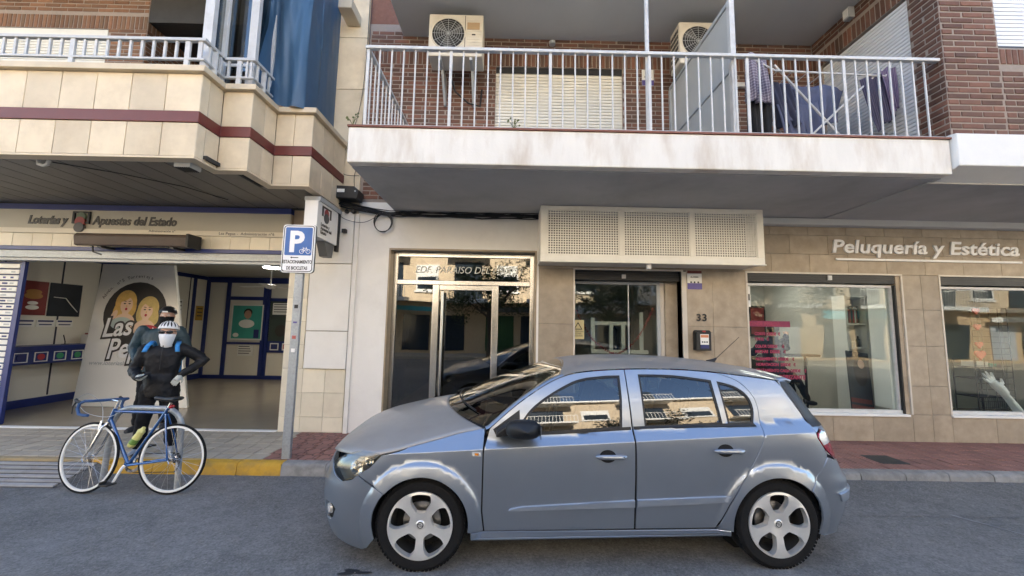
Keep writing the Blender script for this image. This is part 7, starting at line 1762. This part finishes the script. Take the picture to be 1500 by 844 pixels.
def limb(b, pts, rs, n=12):
    P = [Vector(p) for p in pts]; q, r = [], []
    for i in range(len(P)-1):
        for j in range(4):
            u = j/4; p0, p1, p2, p3 = P[max(i-1, 0)], P[i], P[i+1], P[min(i+2, len(P)-1)]
            c = P[i].lerp(P[i+1], u)*.6+.4*(.5*((2*p1)+(p2-p0)*u+(2*p0-5*p1+4*p2-p3)*u*u+(3*p1-p0-3*p2+p3)*u**3)); q.append(c); r.append(rs[i]+(rs[i+1]-rs[i])*u)
    q.append(P[-1]); r.append(rs[-1]); b.tube(q, r, n); b.ball(P[0], rs[0], 10, 8); b.ball(P[-1], rs[-1], 10, 8); return b
def fuse(b, name, m, root, vox=.012, sm=6, mats=None):
    o = b.build(name, m, None); cpar(o, root); md = o.modifiers.new('fuse', 'REMESH'); md.mode = 'VOXEL'; md.voxel_size = vox; md.use_smooth_shade = True
    s = o.modifiers.new('smooth', 'SMOOTH'); s.factor = .5; s.iterations = sm
    if name in ('jacket', 'trousers'):
        d = o.modifiers.new('folds', 'DISPLACE'); d.texture = FOLDS; d.strength = .03; d.mid_level = .5; d.texture_coords = 'LOCAL'
    return o
def head_mesh(b, c, k=1.):
    x, y, z = c; b.ball((x, y, z+.02*k), (.074*k, .092*k, .098*k), 20, 14); b.ball((x, y-.022*k, z-.055*k), (.055*k, .066*k, .062*k), 16, 10)
    b.tube([(x, y-.088*k, z+.012*k), (x, y-.105*k, z-.022*k)], [.011*k, .017*k], 8); b.ball((x, y-.072*k, z-.105*k), (.026*k, .022*k, .018*k), 10, 8)
    for s in (-1, 1): b.ball((x+s*.078*k, y+.008*k, z-.005*k), (.012*k, .022*k, .034*k), 10, 8)
    return b
def hand(b, w, d, palm_n, k=1., curl=.6, side=1):
    """w wrist, d pointing direction, palm_n palm normal: palm + five bent fingers"""
    w, d, n = Vector(w), Vector(d).normalized(), Vector(palm_n).normalized(); s = d.cross(n).normalized()*side
    b.tube([w, w+d*.04*k, w+d*.085*k], [.026*k, .036*k, .034*k], 10)
    for i, (o_, l) in enumerate(((-.030, .062), (-.010, .073), (.010, .068), (.029, .054))):
        p = w+d*.085*k+s*o_*k; c1 = curl; d1 = (d*math.cos(c1*.6)+n*math.sin(c1*.6)); d2 = (d*math.cos(c1*1.5)+n*math.sin(c1*1.5)); d3 = (d*math.cos(c1*2.2)+n*math.sin(c1*2.2))
        b.tube([p-d*.015*k, p, p+d1*l*.45*k, p+(d1*.45+d2*.3)*l*k, p+(d1*.45+d2*.3+d3*.25)*l*k], [.0105*k, .0100*k, .0095*k, .009*k, .0075*k], 8)
    p = w+d*.03*k-s*.026*k; e = (d*.6-s*.7+n*.35).normalized(); b.tube([p, p+e*.035*k, p+e*.035*k+(d*.8+n*.4-s*.1).normalized()*.035*k], [.013*k, .011*k, .008*k], 8)
    return b
def person(loc, rz, label, J, k=1., look=(0, 0, 0), top='jacket_black', legs='trouser_black', shoe='shoe_grey', group=None, thick=1., shoes=True):
    t = thing('person', loc, label, 'person', group, rz)
    B = MB(); H = Vector(J['head'])
    head_mesh(B, H, k)
    B.tube([H+Vector((0, .015, -.06)), Vector(J['neck'])], [.052*k, .058*k], 12)
    sh, hp = [Vector(v) for v in J['sh']], [Vector(v) for v in J['hip']]; sc = (sh[0]+sh[1])/2; hc = (hp[0]+hp[1])/2; sw = (sh[1]-sh[0]).length/2
    def torso(b, g):
        L_ = [(0, .80, .66), (.18, .86, .70), (.38, .80, .66), (.6, .9, .74), (.82, .98, .74), (.97, .86, .6), (1.06, .42, .42)]
        rings(b, [((hc.lerp(sc, f)), sw*a*1.0+g, .155*k*b2+g) for f, a, b2 in L_])
    torso(B, -.012)
    for i in (0, 1):
        limb(B, [sh[i], J['el'][i], J['wr'][i]], [.050*k, .040*k, .028*k]); limb(B, [hp[i], J['kn'][i], J['an'][i]], [.080*k, .055*k, .04*k])
    body = fuse(B, 'body', 'skin_face', t, .012)
    C = MB(); torso(C, .012*thick)
    for i in (0, 1): limb(C, [sh[i]-Vector((0, 0, .012)), J['el'][i], Vector(J['wr'][i])], [.072*k*thick, .058*k*thick, .045*k*thick])
    nk = Vector(J['neck']); C.tube([nk-Vector((0, 0, .07)), nk+Vector((0, 0, .035))], [.085*k, .072*k], 14)
    hem = J.get('hem', .05); rings(C, [(hc+Vector((0, 0, -hem)), sw*.86*thick, .125*k*thick), (hc+Vector((0, 0, .02)), sw*.88*thick, .128*k*thick), (hc+Vector((0, 0, .15)), sw*.85*thick, .125*k*thick)])
    jk = fuse(C, 'jacket', top, t, .011, 5)
    T = MB(); rings(T, [(hc+Vector((0, 0, -.09)), sw*.72, .105*k), (hc+Vector((0, 0, .05)), sw*.74, .11*k)])
    for i in (0, 1): limb(T, [hp[i], J['kn'][i], Vector(J['an'][i])+Vector((0, 0, .02))], [.098*k, .073*k, .058*k])
    fuse(T, 'trousers', legs, t, .012, 5)
    if shoes:
        for i in (0, 1):
            a, d = Vector(J['an'][i]), Vector(J['toe'][i]).normalized(); S = MB()
            S.tube([a+Vector((0, 0, .0))-d*.03, a-d*.045+Vector((0, 0, -.05)), a+d*.02+Vector((0, 0, -.055)), a+d*.11+Vector((0, 0, -.068)), a+d*.17+Vector((0, 0, -.075))], [.045*k, .044*k, .046*k, .042*k, .03*k], 12)
            fuse(S, 'shoe', shoe, t, .009, 3)
    # face: eyes, brows, mouth
    for s in (-1, 1):
        cpar(MB().ball((H.x+s*.030*k, H.y-.080*k, H.z+.015*k), (.013*k, .008*k, .008*k), 10, 6).build('eye', 'paper', None, smooth=True), body)
        cpar(MB().ball((H.x+s*.030*k, H.y-.087*k, H.z+.015*k), (.005*k, .003*k, .005*k), 8, 6).build('pupil', 'hair_dark', None), body)
    cpar(MB().ball((H.x, H.y-.083*k, H.z-.062*k), (.024*k, .008*k, .006*k), 10, 6).build('mouth', 'emb_red', None, smooth=True), body)
    return t, body, jk
# --- cyclist in front: white helmet, dark glasses, white face cover
J = dict(head=(.02, -.02, 1.44), neck=(.01, .02, 1.30), sh=[(-.18, .0, 1.245), (.18, .0, 1.25)], el=[(-.265, -.0, .99), (.40, .02, 1.10)], wr=[(-.165, -.20, .93), (.21, -.10, .93)], hip=[(-.095, 0, .78), (.095, 0, .78)], kn=[(-.12, -.03, .43), (.13, -.02, .43)], an=[(-.15, .0, .085), (.15, -.02, .085)], toe=[(-.35, -1, 0), (.25, -1, 0)], hem=.11)
p1, b1, j1 = person((-4.27, -.98, .13), R(27), 'person in black with white cycling helmet, dark glasses and white face cover', J, .98, thick=1.04)
H = Vector(J['head'])
g1 = cpar(hand(MB(), (-.165, -.20, .93), (.45, -.75, -.05), (.1, .1, 1), .98, .75, 1).build('glove', 'glove', None), p1)
for o in (g1,): md = o.modifiers.new('r', 'REMESH'); md.mode = 'VOXEL'; md.voxel_size = .005; md.use_smooth_shade = True
g2 = cpar(hand(MB(), (.21, -.10, .93), (-.45, -.3, -.75), (0, 1, -.2), .98, .4, -1).build('glove', 'glove', None), p1); md = g2.modifiers.new('r', 'REMESH'); md.mode = 'VOXEL'; md.voxel_size = .005; md.use_smooth_shade = True
ph = MB().box(-.037, .037, -.075, .075, -.005, .005, mtx=Matrix.Translation((-.10, -.29, .955)) @ Matrix.Rotation(R(-35), 4, 'Z') @ Matrix.Rotation(R(25), 4, 'X')).build('phone', 'black', None, bevel=.004); cpar(ph, thing('mobile_phone', (-4.27, -.98, .13), 'dark mobile phone in the gloved hand of the white helmeted cyclist', 'phone', rz=R(27)))
def helmet(Hc, m, vents, parent, k=1., tilt=-8):
    hm = Matrix.Translation(Hc) @ Matrix.Rotation(R(tilt), 4, 'X')
    def f(u, v):
        a = 2*math.pi*u; phi = math.pi/2*min(1, v); r = math.sin(math.pi*.5*(.08+.92*v)); z = math.cos(math.pi*.5*(.08+.92*v))
        return hm @ Vector((.100*k*r*math.sin(a), .128*k*r*math.cos(a)+.012, .045+.105*k*z))
    o = MB().grid(f, 40, 12).build('helmet', m, None, smooth=True, angle=180); md = o.modifiers.new('t', 'SOLIDIFY'); md.thickness = .016; md.offset = -1; cpar(o, parent)
    for (a, v0, v1, w) in vents:
        n = 8; vs = []
        for i in range(n+1):
            v = v0+(v1-v0)*i/n; ww = w*math.sin(math.pi*(.12+.76*i/n))
            for s in (-1, 1): p = f((a+s*ww)/360, v); c = hm @ Vector((0, .012, .045)); vs.append(c+(p-c)*1.012)
        q = MB().add(vs, [(2*i, 2*i+1, 2*i+3, 2*i+2) for i in range(n)]).build('vent', 'black', None, fix=False); cpar(q, o)
    return o
helmet(H, 'helmet_white', [(180+d, .32, .86, 5.5) for d in (-78, -52, -29, -9, 11, 31, 54, 80)]+[(180+d, .12, .36, 9) for d in (-40, 0, 40)], p1, 1.02)
# glasses, face cover, back straps
b = MB()
for s in (-1, 1): b.ball((H.x+s*.036, H.y-.092, H.z+.012), (.036, .014, .022), 14, 8); b.tube([(H.x+s*.068, H.y-.085, H.z+.018), (H.x+s*.082, H.y-.0, H.z+.015)], .004, 6)
b.tube([(H.x-.02, H.y-.1, H.z+.02), (H.x+.02, H.y-.1, H.z+.02)], .006, 6); cpar(b.build('sunglasses', 'lens_dark', None, smooth=True), p1)
b = MB(); rings(b, [((H.x, H.y+.01, H.z-.19), .062, .062), ((H.x, H.y-.012, H.z-.145), .054, .070), ((H.x, H.y-.016, H.z-.11), .062, .086), ((H.x, H.y-.016, H.z-.07), .071, .095), ((H.x, H.y-.014, H.z-.035), .079, .102), ((H.x, H.y-.006, H.z-.012), .080, .094)], 24, 2.0); b.ball((H.x, H.y-.108, H.z-.028), (.014, .014, .022), 10, 8); cpar(b.build('face_cover', 'gaiter', None, smooth=True, angle=70), p1)
for s in (-1, 1):
    P_ = [(s*.115, .11, 1.27), (s*.125, .03, 1.335), (s*.14, -.09, 1.285), (s*.155, -.13, 1.215)]
    b = MB()
    for i in range(len(P_)-1):
        p, q = Vector(P_[i]), Vector(P_[i+1]); e = Vector((.022, 0, 0)); b.add([p-e, p+e, q+e, q-e], [(0, 1, 2, 3)])
    o = b.build('backpack_strap', 'strap_blue' if True else 'black', None, fix=False, smooth=True, angle=180); md = o.modifiers.new('t', 'SOLIDIFY'); md.thickness = .012; md.offset = 0; cpar(o, p1)
cpar(MB().box(-.14, .14, .125, .22, .92, 1.27).build('backpack', 'strap_blue', None, bevel=.03), p1)
cpar(MB().tube([(.01, -.142, 1.0), (.01, -.15, 1.15), (.012, -.115, 1.29)], .004, 6).build('zip', 'black', None), j1)
# --- second cyclist behind him: black helmet, dark teal jacket
J = dict(head=(.06, -.02, 1.655), neck=(.04, .02, 1.50), sh=[(-.20, .0, 1.44), (.22, .0, 1.44)], el=[(-.30, .05, 1.17), (.32, .04, 1.17)], wr=[(-.20, -.10, 1.0), (.24, -.12, 1.0)], hip=[(-.10, 0, .90), (.10, 0, .90)], kn=[(-.13, -.02, .50), (.13, -.02, .50)], an=[(-.16, .0, .09), (.14, .02, .09)], toe=[(-.4, -1, 0), (.2, -1, 0)], hem=.06)
p2, b2_, j2 = person((-5.24, .03, .135), R(27), 'person in a dark teal jacket with a black helmet standing behind the white helmeted cyclist', J, 1.05, top='jacket_teal', shoe='shoe_dark', thick=1.1)
H = Vector(J['head'])
helmet(H, 'helmet_black', [(180+d, .3, .8, 4) for d in (-50, 0, 50)], p2, 1.06)
cpar(MB().box(-.03, .03, -.128, -.118, .055, .075, mtx=Matrix.Translation(H)).build('helmet_badge', 'paper', None), p2)
for s, w in ((-1, (-.20, -.10, 1.0)), (1, (.24, -.12, 1.0))):
    o = cpar(hand(MB(), w, (-s*.35, -.2, -.85), (0, 1, 0), 1.05, .5, -s).build('hand', 'skin_face', None), p2); md = o.modifiers.new('r', 'REMESH'); md.mode = 'VOXEL'; md.voxel_size = .006; md.use_smooth_shade = True
b = MB(); rings(b, [((H.x, H.y-.012, H.z-.185), .078, .083), ((H.x, H.y-.012, H.z-.12), .076, .089), ((H.x, H.y-.014, H.z-.07), .082, .102), ((H.x, H.y-.012, H.z-.025), .087, .108), ((H.x, H.y-.006, H.z-.005), .086, .102)], 24, 2.1); cpar(b.build('face_cover', 'trouser_black', None, smooth=True, angle=70), p2)  # dark cover added so the face below the helmet stays black
# --- hairdresser (seen from behind) and seated client in the salon
J = dict(head=(0, 0, 1.60), neck=(0, .02, 1.46), sh=[(-.19, 0, 1.40), (.19, 0, 1.40)], el=[(-.34, -.14, 1.28), (.27, -.16, 1.17)], wr=[(-.46, -.30, 1.50), (.16, -.33, 1.22)], hip=[(-.1, 0, .88), (.1, 0, .88)], kn=[(-.11, -.02, .48), (.11, -.02, .48)], an=[(-.12, 0, .09), (.12, 0, .09)], toe=[(0, -1, 0), (0, -1, 0)], hem=.05)
p3, b3, j3 = person((4.80, 1.15, .145), R(180), 'hairdresser in a dark navy top seen from behind, one arm raised, inside the salon', J, 1.02, top='shirt_navy', shoe='shoe_dark')
H = Vector(J['head'])
cpar(MB().ball(H+Vector((0, .025, .035)), (.090, .105, .105), 18, 12).build('hair', 'hair_dark', None, smooth=True), p3)
for s, w, d in ((-1, (-.46, -.30, 1.50), (-.5, -.4, .6)), (1, (.16, -.33, 1.22), (-.3, -.8, .1))):
    o = cpar(hand(MB(), w, d, (.5, 0, -.6), 1.0, .6, s).build('hand', 'skin_face', None), p3); md = o.modifiers.new('r', 'REMESH'); md.mode = 'VOXEL'; md.voxel_size = .006; md.use_smooth_shade = True
J = dict(head=(-.02, -.02, 1.30), neck=(0, .03, 1.15), sh=[(-.18, .04, 1.08), (.18, .04, 1.08)], el=[(-.27, -.12, .86), (.27, -.12, .86)], wr=[(-.12, -.32, .80), (.12, -.32, .80)], hip=[(-.09, 0, .68), (.09, 0, .68)], kn=[(-.12, -.42, .70), (.12, -.44, .66)], an=[(-.10, -.62, .33), (.15, -.55, .28)], toe=[(0, -1, 0), (0, -1, .1)], hem=.0)
p4, b4, j4 = person((4.98, 1.55, .145), R(90), 'client in a black cape sitting in the salon chair with feet on the footrest', J, 1.0, top='cape', shoe='shoe_dark')
H = Vector(J['head']); cpar(MB().ball(H+Vector((0, .03, .035)), (.09, .1, .105), 16, 10).build('hair', 'hair_dark', None, smooth=True), p4)
for s in (-1, 1):
    o = cpar(hand(MB(), (s*.12, -.32, .80), (-s*.3, -.9, -.1), (0, .1, -1), 1.0, .5, s).build('hand', 'skin_face', None), p4); md = o.modifiers.new('r', 'REMESH'); md.mode = 'VOXEL'; md.voxel_size = .006; md.use_smooth_shade = True
